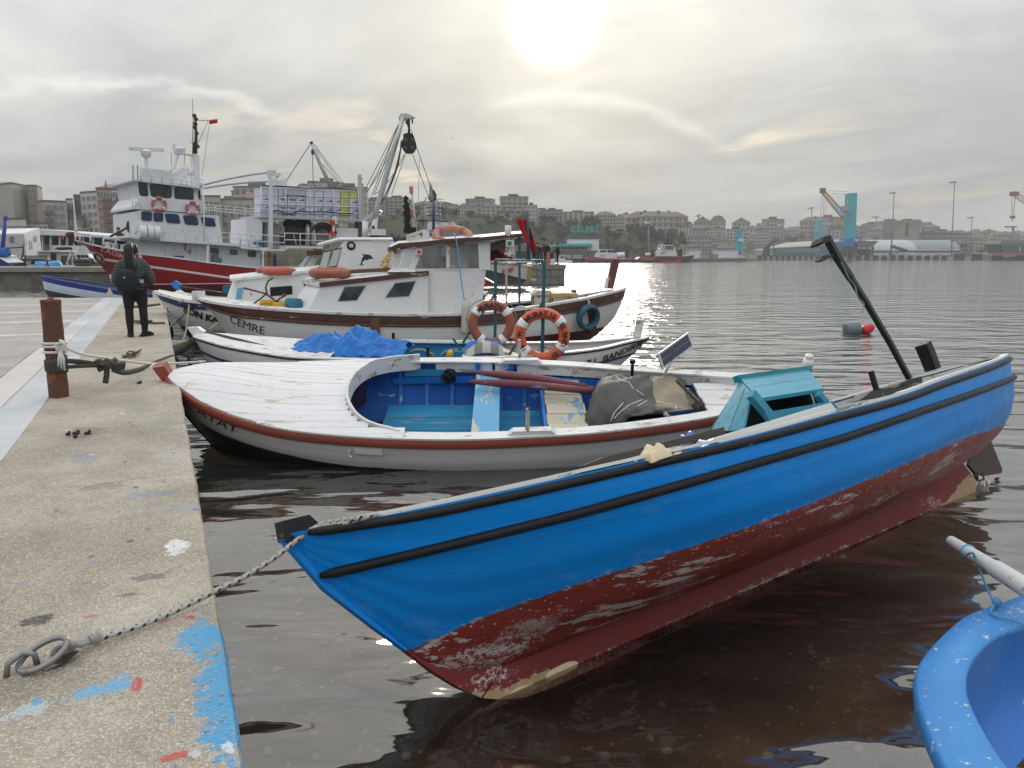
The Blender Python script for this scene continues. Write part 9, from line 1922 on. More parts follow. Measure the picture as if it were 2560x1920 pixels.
f('cab',[(782,345),(785,300),(822,298),(832,340)],APG,3,-2);f('cab_platform',[(780,348),(780,340),(834,338),(834,346)],DKF,3.2,-2.1);t('cab_mast',[(822,300),(820,255)],.2,GREY_FAR);f('white_mark',[(865,560),(878,572),(890,578),(905,572),(915,560),(900,566),(880,562)],WFR,.2,-2.2)
mb=MB()
for a,b_ in(((665,180),(835,190)),((690,200),(835,215)),((615,185),(605,400)),((632,215),(625,410)),((650,240),(636,420))):mb.tube([aD(A4(*a),404),aD(A4(*b_),404)],.09,3)
rel(c1,mb).build('hoist_wire',WIRE,c1)['kind']='stuff'
c2,f,t=crane('second teal crane behind the warehouse, its boom lowered towards it',A4,470,[(570,578),(590,415),(625,412),(612,578)],[(568,590),(568,575),(618,575),(618,590)],[],None);f('cab',[(570,505),(572,485),(592,482),(592,505)],APG,3,-2)
lb=TG('lattice_boom','lowered yellow and blue lattice boom beside the large teal crane','crane boom',Frame(aD(A4(700,460),415)));A_,B_=aD(A4(600,545),415),aD(A4(792,385),415);mb=MB();mb2=MB();dv=(B_-A_).normalized();up=(V3((0,0,1))-dv*dv.z).normalized()
for i in range(14):
 p,q_=A_.lerp(B_,i/14),A_.lerp(B_,(i+1)/14);tg=mb2 if i<8 else mb
 for s in(-1,1):tg.tube([p+up*s*1.3,q_+up*s*1.3],.2,4);tg.tube([p-up*s*1.3,q_+up*s*1.3],.14,4)
rel(lb,mb).build('boom',YELLOW_PORT,lb,True)['kind']='stuff';rel(lb,mb2).build('lower_boom',PT('blue_white_lattice',(.20,.30,.45),.5,bmp=0),lb,True)['kind']='stuff'
c3,f,t=crane('small teal crane tower with a blue base near the harbour houses',A3,330,[(2035,655),(2045,575),(2045,488),(2070,485),(2068,570),(2085,655)],[(2035,685),(2035,655),(2108,652),(2110,682)],[[(2045,712),(2045,684),(2055,684),(2055,712)],[(2090,712),(2090,684),(2100,684),(2100,712)]],None);f('cab',[(2050,580),(2050,560),(2080,560),(2080,580)],WFR,2,-1)
rb=TG('lattice_boom','yellow crane boom with hanging red hook at the right edge of the picture','crane boom',Frame(aD(A4(2200,250),400)));A_,B_=aD(A4(2330,340),400),aD(A4(2135,203),400);mb=MB();dv=(B_-A_).normalized();up=(V3((0,0,1))-dv*dv.z).normalized()
for i in range(10):
 p,q_=A_.lerp(B_,i/10),A_.lerp(B_,(i+1)/10)
 for s in(-1,1):mb.tube([p+up*s*1.2,q_+up*s*1.2],.22,4);mb.tube([p-up*s*1.2,q_+up*s*1.2],.16,4)
rel(rb,mb).build('boom',YELLOW_PORT,rb,True)['kind']='stuff';mb=MB();mb.obox(B_,cw(1.8,0),cw(0,1),(0,0,1));rel(rb,mb).build('boom_head',PT('brown_boom_head',(.20,.11,.05),.6,bmp=0),rb)
mb=MB()
for u in(2110,2122,2142,2148):mb.tube([aD(A4(u,215),400),aD(A4(2118 if u<2130 else 2126,380),400)],.08,3)
rel(rb,mb).build('hoist_wire',WIRE,rb)['kind']='stuff';mb=MB();mb.obox(aD(A4(2122,388),400),cw(1.1,0),cw(0,.5),(0,0,.7));mb.tube([aD(A4(2122,395),400),aD(A4(2118,425),400)],.2,5);rel(rb,mb).build('hook_block',PT('red_hook_block',(.40,.05,.04),.5,bmp=0),rb)['kind']='stuff'
for i,(src,u,v0,v1,d,lab)in enumerate(((A4,535,312,580,430,'tall port light mast left of the large crane'),(A4,1047,383,585,470,'slim port light mast right of the hopper'),(A4,1187,192,690,402,'tall port light mast in front of the pale barrel warehouse'),(A4,1664,107,690,402,'tallest port light mast with a ring head'),(A4,1802,388,690,440,'port light mast left of the dark ship'),(A3,1331,432,690,290,'light mast on the quay between the two tugs'),(A3,1728,372,670,320,'light mast above the harbour houses'),(A4,299,450,600,480,'faint light mast on the green slope'))):
 t_=TG('light_mast',lab,'light mast',Frame(aD(src(u,v1),d)),'port light masts');f,t=prop(t_,src,d);lean=-26 if src is A4 and v1>600 else 0
 t('pole',[(u+lean*(1 if i in(2,3)else .6),v1),(u,v0)],[.38,.22],PT('violet_grey_pole',(.22,.23,.30),.5,.1,bmp=0));f('lamp_ring',[(u-20,v0),(u-16,v0+8),(u+16,v0+8),(u+20,v0),(u+14,v0-4),(u-14,v0-4)],GREY_FAR,3,-1.5)
hp=TG('hopper','grey loading hopper on legs beside the large teal crane','hopper',Frame(aD(A4(965,690),412)));f,t=prop(hp,A4,412);f('funnel',[(865,578),(1062,575),(1040,600),(1010,625),(905,622)],PT('hopper_grey',(.14,.135,.13),.8,.1,bmp=0),8)
for u in(885,925,965,1012):f('leg',[(u,700),(u+4,615),(u+14,615),(u+10,700)],DKF,1)
f('hopper_gear',[(905,690),(905,640),(1000,640),(1000,690)],DKF,4,2)
gc=TG('mobile_crane','small dark green crane standing on the port quay','crane',Frame(aD(A4(185,695),406)));f,t=prop(gc,A4,406);G_=PT('dark_green_crane',(.03,.07,.05),.6,.2,bmp=0);f('body',[(155,695),(170,620),(205,615),(205,695)],G_,3);t('jib',[(180,630),(215,585),(235,570)],.6,G_);t('post',[(235,572),(236,695)],.25,G_);f('outrigger',[(110,700),(115,690),(245,690),(245,700)],DKF,3)
spp=TG('cargo_ship','dark green cargo ship with a rusty red waterline at the right edge','ship',Frame(aD(A4(2200,690),392)));f,t=prop(spp,A4,392);f('hull',[(2060,688),(2045,640),(2030,600),(2400,600),(2400,688)],PT('dark_green_ship_hull',(.055,.07,.068),.6,.15,bmp=0),14);f('boot_top',[(2030,690),(2058,668),(2400,668),(2400,690)],PT('ship_red_boot',(.26,.10,.07),.7,.15,bmp=0),14.2,-.1);f('bulwark',[(2020,600),(2035,575),(2400,568),(2400,600)],PT('grey_green_bulwark',(.15,.17,.16),.7,bmp=0),14);f('winch',[(2005,610),(2015,585),(2032,590),(2035,612)],DKF,3,2);f('hull_mark',[(2178,660),(2178,620),(2184,620),(2184,660)],WFR,.1,-.2)
f('kingpost',[(2130,568),(2130,470),(2140,470),(2140,568)],APG,1.5,5);f('crosstree',[(2075,470),(2075,460),(2160,458),(2160,468)],PT('rust_red_crosstree',(.26,.09,.06),.7,bmp=0),1.5,5)
for i,(a,b_,y0,y1,m,lab)in enumerate(((1190,1355,668,698,PT('pale_net_bags',(.40,.37,.33),.9,.3,bmp=0),'row of pale bulk bags on the port quay'),(1540,1570,672,698,PT('orange_machine',(.42,.16,.07),.7,bmp=0),'orange machine on the port quay, left one'),(1600,1660,682,700,PT('rusty_machine',(.30,.13,.08),.8,.2,bmp=0),'rust-coloured machine by the tallest mast'),(880,910,680,720,PT('orange_machine',(.42,.16,.07)),'orange post machine by the hopper'),(740,800,650,700,DKF,'dark machinery under the large crane'),(1940,2030,640,690,WFR,'white pilot building left of the ship'),(1830,1930,672,692,WFR,'low white vehicle row by the ship'),(570,640,675,702,PT('blue_lorry',(.05,.12,.26),.6,bmp=0),'blue lorry at the warehouse corner'),(1165,1190,650,695,PT('brown_shovel',(.22,.13,.08),.8,bmp=0),'brown loader beside the pale warehouse'))):
 t_=TG('quay_machine' if i not in(0,5)else('bulk_bags' if i==0 else 'pilot_building'),lab,'machine' if i not in(0,5)else('bags' if i==0 else 'building'),Frame(aD(A4((a+b_)/2,y1),404)));f,t=prop(t_,A4,404+i*.6)
 n=10 if i==0 else 2;w=(b_-a)/n;P=[(a,y1)]
 for k in range(n):P+=[(a+w*k,y0+(y1-y0)*(.15+.35*((k*7+i)%3)/3)),(a+w*(k+.85),y0+(y1-y0)*(.1*((k+i)%3)))]
 f('body',P+[(b_,y1)],m,3)
f_=TG('excavator_arm','dark bent loader arm in front of the pale barrel warehouse','loader',Frame(aD(A4(1200,690),403)));f,t=prop(f_,A4,403);t('arm',[(1160,625),(1175,620),(1290,655)],.8,DKF);t('stick',[(1162,628),(1165,690)],.5,DKF)
bf=Frame(at_z((2150,834),0),-YAW);by=TG('mooring_buoy','grey drum and red buoy floating together on the open water','buoy',bf);s_=21.6/FPX
mb=MB();mb.lathe([(.12,-.30),(.19,-.27),(.21,-.2),(.205,.05),(.19,.12),(.08,.15)],(-.17,0,.13),(1,.1,.12),18);mb.build('grey_drum',PT('blue_grey_drum',(.12,.165,.19),.45,.1,bmp=.05),by,40)
mb=MB();mb.ball((.16,0,.10),.15,.15,.15,14,9);mb.ball((.27,0,.16),.13,.12,.13,14,9);mb.ball((.22,0,.13),.14,.13,.14,14,9);fuse(mb,'red_float',PT('bright_red_buoy',(.55,.02,.025),.35,.08,bmp=0),by,.02)
for i,(u,v,d)in enumerate(((1228,347,120),(1661,330,160),(1207,375,150))):
 g_=TG('seagull','tiny seagull high in the grey sky, %s'%('left of the pale arch cloud','right of the arch cloud','lowest of the three')[i],'bird',Frame(aD((u-100 if i==0 else u,v),d)),'gulls in the sky')
 mb=MB();mb.tube([(-.2,0,0),(0,0,.02),(.22,0,0)],[.02,.07,.03],6);mb.add([(0,0,.03),(.12,.1,.03),(.05,.7,.15),(-.05,.35,.12)],[(0,1,2,3)]);mb.add([(0,0,.03),(.12,-.1,.03),(.05,-.7,.15),(-.05,-.35,.12)],[(3,2,1,0)]);mb.build('body',PT('gull_grey',(.2,.2,.2),.8,bmp=0),g_,fix=False);g_.scale=(.55,.55,.55)
def limb(mb,pts,rr,n=10):
 L=smL([V3(p)for p in pts],4);m=len(L);R_=[]
 for i in range(m):
  t=i/(m-1)*(len(rr)-1);k=min(int(t),len(rr)-2);R_.append(lerp(rr[k],rr[k+1],t-k))
 mb.tube(L,R_,n)
def hand(mb,c,d,s=1.0,palm=(0,0,-1)):
 c,d=V3(c),V3(d).normalized();pn=V3(palm).normalized();sd=d.cross(pn).normalized()
 mb.obox(c+d*.045*s,d*.048*s,sd*.040*s,pn*.014*s)
 for k,L in enumerate((.068,.078,.073,.056)):
  b_=c+d*.09*s+sd*(.030-.020*k)*s;mb.tube([b_,b_+d*L*.5*s+pn*.008*s,b_+d*L*.8*s+pn*.028*s,b_+d*L*.9*s+pn*.045*s],[.0095*s,.009*s,.008*s,.0065*s],6)
 b_=c+d*.02*s+sd*.038*s;mb.tube([b_,b_+sd*.028*s+d*.03*s+pn*.01*s,b_+sd*.022*s+d*.062*s+pn*.025*s],[.012*s,.011*s,.008*s],6)
WPOS=at_z((345,841),QZ);wf=Frame((WPOS.x+.0,WPOS.y,QZ),-YAW*.55+R(14));
woman=TG('person','person with a long black ponytail in dark quilted jacket, standing on the quay','person',wf)
HS=1.0
def build_woman():
 lx,rx=-.105,.115
 mb=MB()
 mb.ball((.03,.05,1.50),.082,.098,.112,14,10);mb.ball((.045,.115,1.465),.055,.05,.065,12,8);mb.ball((.06,.162,1.485),.013,.02,.018,8,6)
 mb.ball((.112,.055,1.49),.014,.022,.032,8,6);mb.ball((-.05,.045,1.49),.014,.022,.032,8,6)
 limb(mb,[(0,.0,1.25),(.01,.02,1.34),(.03,.045,1.43)],[.07,.052,.05]);limb(mb,[(0,0,.84),(0,.0,1.0),(0,-.005,1.2),(0,0,1.29)],[.13,.12,.135,.08])
 for x in(lx,rx):limb(mb,[(x*.75,0,.86),(x,.0,.48),(x*1.02,-.015,.24),(x*1.05,0,.05)],[.085,.058,.055,.038]);
 for s in(-1,1):limb(mb,[(s*.17,-.01,1.25),(s*.245,.0,1.0),(s*.17,.21,.985),(s*.06,.33,1.04)],[.05,.042,.036,.028]);hand(mb,(s*.06,.32,1.04),(-s*.5,.45,.35),.9,(-s*.6,0,-.6))
 fuse(mb,'body',SKIN,woman,.011,smooth_it=2)
 mb=MB()
 limb(mb,[(0,0,.82),(0,.0,.93),(0,-.01,1.08),(0,-.015,1.2),(0,-.01,1.29),(.015,.01,1.37)],[.185,.165,.165,.18,.14,.075],18)
 for s in(-1,1):limb(mb,[(s*.135,-.01,1.285),(s*.215,-.015,1.17),(s*.275,.01,.99),(s*.235,.13,.965),(s*.12,.27,1.02)],[.085,.082,.078,.070,.05],14);mb.ball((s*.12,-.01,1.24),.12,.115,.11,12,8)
 mb.ball((0,.0,.90),.205,.17,.14,16,10);mb.ball((0,-.03,1.12),.20,.15,.2,16,10)
 j=fuse(mb,'jacket',JACKET,woman,.014,smooth_it=4)
 for v in j.data.vertices:
  k=sin(v.co.z*2*pi/.055);v.co+=v.normal*(.0055*k)
 j.data.update()
 mb=MB()
 for x in(lx,rx):limb(mb,[(x*.72,.0,.90),(x*.9,-.0,.70),(x,.005,.47),(x*1.03,-.02,.29),(x*1.05,0,.10)],[.125,.105,.070,.068,.048],14)
 mb.ball((0,-.02,.86),.185,.155,.12,14,9);fuse(mb,'leggings',BCL,woman,.014,smooth_it=3)
 for x,yaw in((lx*1.06,.15),(rx*1.06,-.75)):
  c,s=cos(yaw),sin(yaw);rot=lambda a,b_,z:(x+a*c-b_*s,a*s+b_*c,z)
  mb=MB();mb.tube([rot(0,-.07,.035),rot(0,.0,.05),rot(0,.09,.045),rot(0,.165,.03)],[.040,.048,.044,.028],12);mb.tube([rot(0,-.01,.05),rot(0,-.01,.16)],[.05,.052],12);mb.prism([rot(a,b_,.0)for a,b_ in((-.043,-.11),(.043,-.11),(.05,.08),(.025,.19),(-.025,.19),(-.05,.08))],(0,0,.03));fuse(mb,'shoe',BCL,woman,.010,smooth_it=1)
 mb=MB()
 mb.ball((.02,.025,1.525),.098,.11,.112,16,10);limb(mb,[(-.01,-.08,1.585),(-.035,-.145,1.54),(-.045,-.155,1.42),(-.04,-.165,1.28),(-.03,-.17,1.14),(-.02,-.165,1.06)],[.06,.078,.085,.078,.06,.02],12)
 h=fuse(mb,'hair',HAIR,woman,.010,smooth_it=3)
 for v in h.data.vertices:v.co+=v.normal*(.003*sin(v.co.x*160+v.co.z*4))
build_woman()
bgf=wf.sub((-.10,-.20,.98));bag=TG('backpack','dark navy backpack hanging low on the back of the person with the ponytail','backpack',bgf)
mb=MB();rows=[]
for(z,w,dp)in((-.17,.12,.07),(-.15,.15,.10),(-.05,.165,.125),(.08,.16,.12),(.15,.135,.09),(.19,.09,.05),(.20,.03,.02)):
 rows.append([(w*max(-1,min(1,1.25*cos(t))),-.02+dp*max(-1,min(1,1.25*sin(t)))-.06,z)for t in[2*pi*k/20 for k in range(20)]])
mb.grid(rows,closed=True);mb.f+=[tuple(range(20))];mb.mi+=[0];mb.build('pack',BAG,bag,50)
mb=MB();rows=[[(w*cos(t),-.155-.035*sin(t),z)for t in[pi*k/10 for k in range(11)]]for z,w in((-.14,.09),(-.12,.12),(-.02,.12),(.01,.10))];mb.grid(rows);mb.build('front_pocket',BAG,bag,True)
mb=MB();mb.tube([(.10,-.09,.15),(.17,.02,.24),(.155,.10,.30)],.018,6);mb.tube([(.12,-.06,-.12),(.25,.05,-.02),(.27,.12,.1)],.016,6);mb.build('strap',BCL,bag,True)['kind']='stuff'
mb=MB();mb.box(.20,.26,-.02,0,-.04,.02);mb.build('buckle',GALV,bag);mb=MB();mb.torus((0,-.05,.21),(0,1,0),.035,.009,12,5,0,pi,xax=(1,0,0));mb.build('grab_handle',BCL,bag,True)
mb=MB();mb.lathe([(.016,0),(.016,.006)],(-.03,-.196,.06),(0,-1,0),10);mb.build('badge',GALV,bag)
def figure(label,pos,yaw,h,top,legs,arms,hat=None,sit=False,lean=0.0,feet=True):
 f=Frame(pos,yaw);t=TG('person',label,'person',f);k=h/1.7;S=lambda*p:tuple(x*k for x in p)
 mb=MB();dz=-.40 if sit else 0
 mb.ball(S(0,.06+lean*.25,1.60+dz),.085*k,.10*k,.12*k,10,8);mb.ball(S(0,.16+lean*.25,1.585+dz),.014*k,.022*k,.02*k,6,4);limb(mb,[S(0,.02,1.35+dz),S(0,.05+lean*.2,1.5+dz)],[.06*k,.055*k]);limb(mb,[S(0,0,.9+dz),S(0,.02+lean*.1,1.38+dz)],[.12*k,.12*k])
 for s,a in zip((-1,1),arms):limb(mb,[S(s*.2,.02+lean*.2,1.40+dz),S(s*a[0][0],a[0][1],a[0][2]+dz),S(s*a[1][0],a[1][1],a[1][2]+dz)],[.045*k,.04*k,.03*k],8);e,w=V3(a[0]),V3(a[1]);d_=(w-e);hand(mb,S(s*a[1][0],a[1][1],a[1][2]+dz),(s*d_.x,d_.y,d_.z),k)
 for s in(-1,1):
  P=[S(s*.09,0,.9+dz),S(s*.10,.02,.5),S(s*.11,0,.08)]if not sit else[S(s*.10,0,.5),S(s*.14,.42,.50),S(s*.14,.40,.06)]
  limb(mb,P,[.08*k,.055*k,.04*k],8)
 fuse(mb,'body',SKIN,t,.016,smooth_it=2)
 mb=MB();limb(mb,[S(0,0,.84+dz),S(0,.0,1.05+dz),S(0,.02+lean*.2,1.32+dz),S(0,.04+lean*.2,1.44+dz)],[.18*k,.17*k,.18*k,.10*k],12)
 for s,a in zip((-1,1),arms):limb(mb,[S(s*.17,.02+lean*.2,1.38+dz),S(s*a[0][0],a[0][1],a[0][2]+dz),S(s*(a[1][0]*.9+a[0][0]*.1),a[1][1]*.9+a[0][1]*.1,a[1][2]*.9+a[0][2]*.1+dz)],[.085*k,.07*k,.052*k],10)
 fuse(mb,'jacket',top,t,.02,smooth_it=2)
 mb=MB()
 for s in(-1,1):
  P=[S(s*.085,0,.92+dz),S(s*.10,.02,.5),S(s*.11,0,.10)]if not sit else[S(s*.10,0,.5),S(s*.14,.42,.50),S(s*.14,.40,.10)]
  limb(mb,P,[.115*k,.085*k,.07*k],10)
 fuse(mb,'trousers',legs,t,.02,smooth_it=2)
 for s in(-1,1):mb=MB();y0=.0 if not sit else .40;mb.tube([S(s*.11,y0-.07,.04),S(s*.11,y0+.05,.05),S(s*.115,y0+.19,.03)],[.04*k,.05*k,.03*k],8);mb.build('shoe',BCL,t,True)
 mb=MB();mb.ball(S(0,.04+lean*.25,1.645+dz),.095*k,.108*k,.09*k,10,7);mb.build('hood' if hat=='hood' else 'hair',HAIR if not hat else top if hat=='hood' else BCL,t,True)
 return t
NAVY_C=PT('navy_cloth',(.018,.022,.04),.85,.2,bmp=0);GREY_C=PT('grey_jumper',(.26,.26,.27),.85,.1,bmp=0);JEANS=PT('blue_jeans',(.05,.075,.13),.85,.15,bmp=0);MAROON=PT('maroon_jumper',(.12,.015,.02),.85,.15,bmp=0);BLUE_C=PT('blue_jacket',(.03,.06,.16),.85,.15,bmp=0)
ARM_D=(((.26,.02,1.13),(.25,.10,.88)),((.26,.02,1.13),(.25,.10,.88)));ARM_F=(((.25,.10,1.15),(.10,.36,1.12)),((.25,.10,1.15),(.10,.36,1.12)));ARM_P=(((.26,.02,1.13),(.24,.1,.88)),((.24,.28,1.30),(.18,.58,1.28)))
hp_=lambda u,v:(1.70)
zp=z_at(662,QD)
for u,dd,h,yaw,top,legs,arms,hat,lab in(((457),1.2,1.72,.4,NAVY_C,JEANS,ARM_F,'hood','person in a dark hooded jacket and jeans among the group on the pier'),(430,2.6,1.70,-.3,BCL,NAVY_C,ARM_D,None,'person in black at the left of the group on the pier'),(490,3.0,1.66,1.2,BLUE_C,JEANS,ARM_D,None,'person in a dark blue jacket behind the hooded one on the pier'),(525,1.0,1.80,2.6,BCL,BCL,ARM_D,None,'tall person all in black standing mid-group on the pier'),(565,1.3,1.74,-1.2,GREY_C,JEANS,ARM_P,None,'person in a grey jumper stretching an arm to the right on the pier'),(615,1.0,1.66,1.5,BCL,BCL,ARM_F,'cap','person in black with a cap at the right end of the pier group')):
 p=cw(x_at(A3(u,0)[0],QD+dd),QD+dd,zp);figure(lab,p,-YAW+yaw,h,top,legs,arms,hat)
for u,lab,top in((318,'seated person in a blue coat at the left on the pier',BLUE_C),(345,'seated person in dark clothes on the pier edge',BCL)):figure(lab,cw(x_at(A3(u,0)[0],QD+3),QD+3,zp+.05),-YAW+pi,1.66,top,NAVY_C,ARM_F,None,True)
ot=TG('orange_post','short orange post standing among the people on the pier','bollard',Frame(cw(x_at(A3(537,0)[0],QD+.8),QD+.8,zp)));mb=MB();mb.lathe([(.16,0),(.14,.5),(.11,.85),(.05,1.0)],n=10);mb.build('post',PT('orange_post_paint',(.45,.12,.07),.6,bmp=0),ot,40)
for u,lab in((575,'white bucket at the feet of the person in the grey jumper'),(425,'white bucket at the left of the pier group')):b_=TG('bucket',lab,'bucket',Frame(cw(x_at(A3(u,0)[0],QD+.7),QD+.7,zp)));mb=MB();mb.lathe([(.17,0),(.21,.42),(.21,.46)],n=12);mb.build('pail',PLASTIC_W,b_,40);mb=MB();mb.torus((0,0,.44),(0,1,.3),.2,.012,12,4,0,pi,xax=(1,0,0));mb.build('handle',GALV,b_,True)
sp_=figure('man in a maroon jumper and dark cap sitting on the trawler foredeck',TF.w((TF.on_y(A1(1060,1250),.2).x,.2,2.45)),-YAW+pi*.75,1.75,MAROON,BCL,ARM_F,'cap',True,.6)
bc=at_z(B3(408,752),QZ);bd=Frame((bc.x,bc.y,QZ));pil=TG('mooring_post','rusty steel pipe post on the quay, bound with rope and a dark strap','mooring post',bd)
br=.5*(at_z(B3(470,745),QZ)-at_z(B3(347,745),QZ)).length;dd_=bc.x*syw+bc.y*cyw;top=aD(B3(350,90),dd_);lean=V3((top.x-bc.x,top.y-bc.y,top.z-QZ))
hh=lean.z;lx_=lean*(1/hh)
mb=MB();mb.tube([lx_*(hh*k/10)+V3((.002*sin(k*2),0,0))for k in range(11)],[br*(1+.02*sin(k*1.3))for k in range(11)],24);mb.build('pipe',RUST,pil,40)
mb=MB();mb.lathe([(br*1.03,-.01),(br*1.05,0),(br*1.02,.012),(br*.8,.016)],lean,n=24);mb.lathe([(br*.35,.016),(br*.3,.03)],lean,n=12);mb.build('cap',RUST,pil,40)
zr_at=lambda v:aD(B3(390,v),dd_).z-QZ
mb=MB()
for z in(zr_at(378),zr_at(400),zr_at(438)):mb.torus(lx_*z,lx_,br+.012,.014,24,6)
wr=mb.build('rope_wrap',ROPE_WHITE,pil,True);wr['kind']='stuff'
mb=MB();kx=aD(B3(418,400),dd_-br-.03)-bd.o
for k in range(7):mb.tube([kx+V3((.02*sin(k*2.1),-.02,.06*cos(k*1.7))),kx+V3((.05*cos(k*3),-.045,.03*sin(k*2.3))),kx+V3((.03*sin(k),-.02,-.06+.02*cos(k*5)))],.015,6)
for k in range(3):mb.tube([kx+V3((0,-.03,-.04)),kx+V3((-.02+.02*k,-.05,-.12)),kx+V3((-.03+.025*k,-.04,-.20-.02*k))],[.013,.012,.008],6)
mb.build('rope_knot',ROPE_WHITE,pil,True)['kind']='stuff'
mb=MB()
for z0,dz in((zr_at(530),.0),(zr_at(505),.02),(zr_at(552),-.01)):
 rows=[[lx_*(z0+s*.035+dz*cos(t))+V3((cos(t),sin(t),0))*(br+.008)for s in(-1,1)]for t in[2*pi*k/24 for k in range(25)]];mb.slab(rows,lambda p:V3((p.x,p.y,0)).normalized()*.006)
mb.build('strap_wrap',STRAP,pil,True)['kind']='stuff'
def ribbon(name,label,pts,w,mat,cat='strap',up=(0,0,1),sub=5):
 f=Frame(pts[0]);L=smL([V3(p)-f.o for p in pts],sub);mb=MB();rows=[]
 for i,p in enumerate(L):
  t=(L[min(i+1,len(L)-1)]-L[max(i-1,0)]).normalized();u=V3(up);u=(u-t*u.dot(t)).normalized();rows.append([p-u*w/2,p+u*w/2])
 mb.slab(rows,(0,.006,0));return tag(mb.build(name,mat,frame=f,smooth=True),label,cat)
P3=lambda u,v,d:aD(B3(u,v),d)
D0=dd_;DB=13.2
ribbon('mooring_strap','dark webbing strap stretched from the rusty post to a knot, upper run',[P3(452,505,D0),P3(560,512,D0+.15),P3(705,535,D0+.35)],.05,STRAP)
ribbon('mooring_strap','dark webbing strap from the rusty post to the knot, lower run',[P3(450,548,D0),P3(560,540,D0+.12),P3(705,535,D0+.3)],.04,STRAP)
ribbon('strap_tail','short strap tail hanging down from the knot',[P3(735,540,D0+.3),P3(738,590,D0+.3),P3(728,660,D0+.3)],.055,STRAP,up=(1,0,0))
f=Frame(P3(755,530,D0+.33));mb=MB()
for k in range(6):mb.tube([V3((.13*sin(k*1.9)-.03,0,.05*cos(k*2.3))),V3((.05*cos(k*2),-.05,.06*sin(k*3.1))),V3((.14*cos(k*1.3),.02,-.05*sin(k*2.7)))],.03,6)
tag(mb.build('strap_knot',STRAP,frame=f,smooth=True),'bulky knot in the dark strap beside the rusty post','knot')
ribbon('mooring_strap','slack dark strap sagging from the knot towards the bow lines',[P3(770,560,D0+.35),P3(860,585,D0+.8),P3(960,565,D0+1.6),P3(1040,530,D0+2.2),P3(1130,495,D0+2.8),P3(1200,470,D0+3.2)],.06,STRAP)
ribbon('sail_cloth','dark gathered cloth strip running up to the white boat bow',[P3(1100,490,DB-1.2),P3(1180,455,DB-.7),P3(1280,410,DB-.3),P3(1360,350,DB+.1),P3(1440,318,DB+.5),P3(1480,310,DB+.8)],.16,STRAP,'cloth')
ZQ2=lambda u,v:at_z(B3(u,v),QZ+.03)
bow_a=AF.w(AF.on_z(A7(435,135),.86))
rpT('mooring_line','white line from the rusty post across to the planked white bow',[P3(450,412,D0),P3(560,455,D0+.1),P3(700,480,D0+.3),P3(860,502,D0+.7),P3(1000,520,D0+1.2),P3(1150,522,D0+1.9),bow_a+V3((0,0,.02))],.013,ROPE_WHITE,'rope',5,n=6)
ring1=at_z(B3(905,455),QZ+.06);f=Frame((ring1.x,ring1.y,QZ));rg=TG('mooring_ring','small iron ring on the quay edge where the tan bow lines are tied','ring',f);mb=MB();mb.torus((0,0,.045),(.3,-1,.5),.055,.010,20,7);mb.build('ring',RUST,rg,True)
son_b=SF.w((.0,-.1,1.33));cem_b=CF.w((.05,-.05,1.30))
rpT('mooring_line','tan line rising from the quay ring to the white bow of SON KALE, lower one',[ring1,P3(1050,370,15.6),P3(1190,255,18.2),P3(1260,160,19.8),P3(1310,75,20.6),cem_b+V3((0,0,.03))],.022,ROPE_TAN,'rope',5)
rpT('mooring_line','dark thin line from the quay ring up to the brown-banded bow',[ring1+V3((.05,0,0)),P3(1100,340,15.8),P3(1250,205,18.0),P3(1370,90,19.0),P3(1480,75,19.6)],.016,ROPE_DARK,'rope',5)
rpT('mooring_line','loop of tan line hanging from the white bows towards the water',[P3(1310,80,19.0),P3(1300,200,18.0),P3(1285,300,16.8),P3(1258,390,15.4)],.022,ROPE_TAN,'rope',5)
rpT('mooring_line','yellowish line from the ring along to the white bow of the teal-arched boat',[ring1+V3((-.05,.05,0)),P3(1020,455,13.6),P3(1180,405,14.0),P3(1340,350,14.2),P3(1430,300,14.6),P3(1510,240,15.0)],.018,PT('yellow_rope',(.32,.28,.10),.85,.2,bmp=.4,bsc=80),'rope',5)
rpT('mooring_line','pale green line lying along the quay edge by the ring',[ring1+V3((-.1,0,-.02)),P3(970,495,12.8),P3(1060,490,13.1),P3(1160,480,13.4),P3(1240,500,13.6)],.02,PT('pale_green_rope',(.20,.30,.27),.85,.2,bmp=.4,bsc=80),'rope',5)
rpT('mooring_line','dark frayed line over the quay edge beside the strap',[P3(870,495,12.2),P3(980,470,12.8),P3(1100,480,13.2),P3(1200,475,13.4),P3(1235,505,13.5)],.022,ROPE_DARK,'rope',5)
f=Frame(P3(1048,478,13.0));mb=MB();mb.ball((0,0,0),.09,.07,.09,10,8);tag(mb.build('small_float',PT('grey_green_float',(.28,.31,.30),.5,.1),frame=f,smooth=True),'small grey float threaded on the lines at the quay edge','float')
f=Frame(P3(1120,480,13.1));mb=MB();[mb.torus((0,0,0),(1,.2*k,.1*k),.06+.01*k,.014,12,5)for k in range(4)];tag(mb.build('green_lashing',ROPE_GREEN,frame=f,smooth=True),'dark green lashing round the bundled lines','lashing')
f=Frame(P3(1195,520,13.3));mb=MB();mb.tube([(0,0,.25),(.02,0,0),(.0,0,-.3)],.05,7);mb.tube([(.05,0,.2),(.25,0,.12),(.28,0,-.05)],.03,6);mb.tube([(-.1,0,.25),(.15,0,.28)],.04,6);tag(mb.build('hanging_strap',STRAP,frame=f,smooth=True),'dark strap bundle hanging over the quay edge','strap')
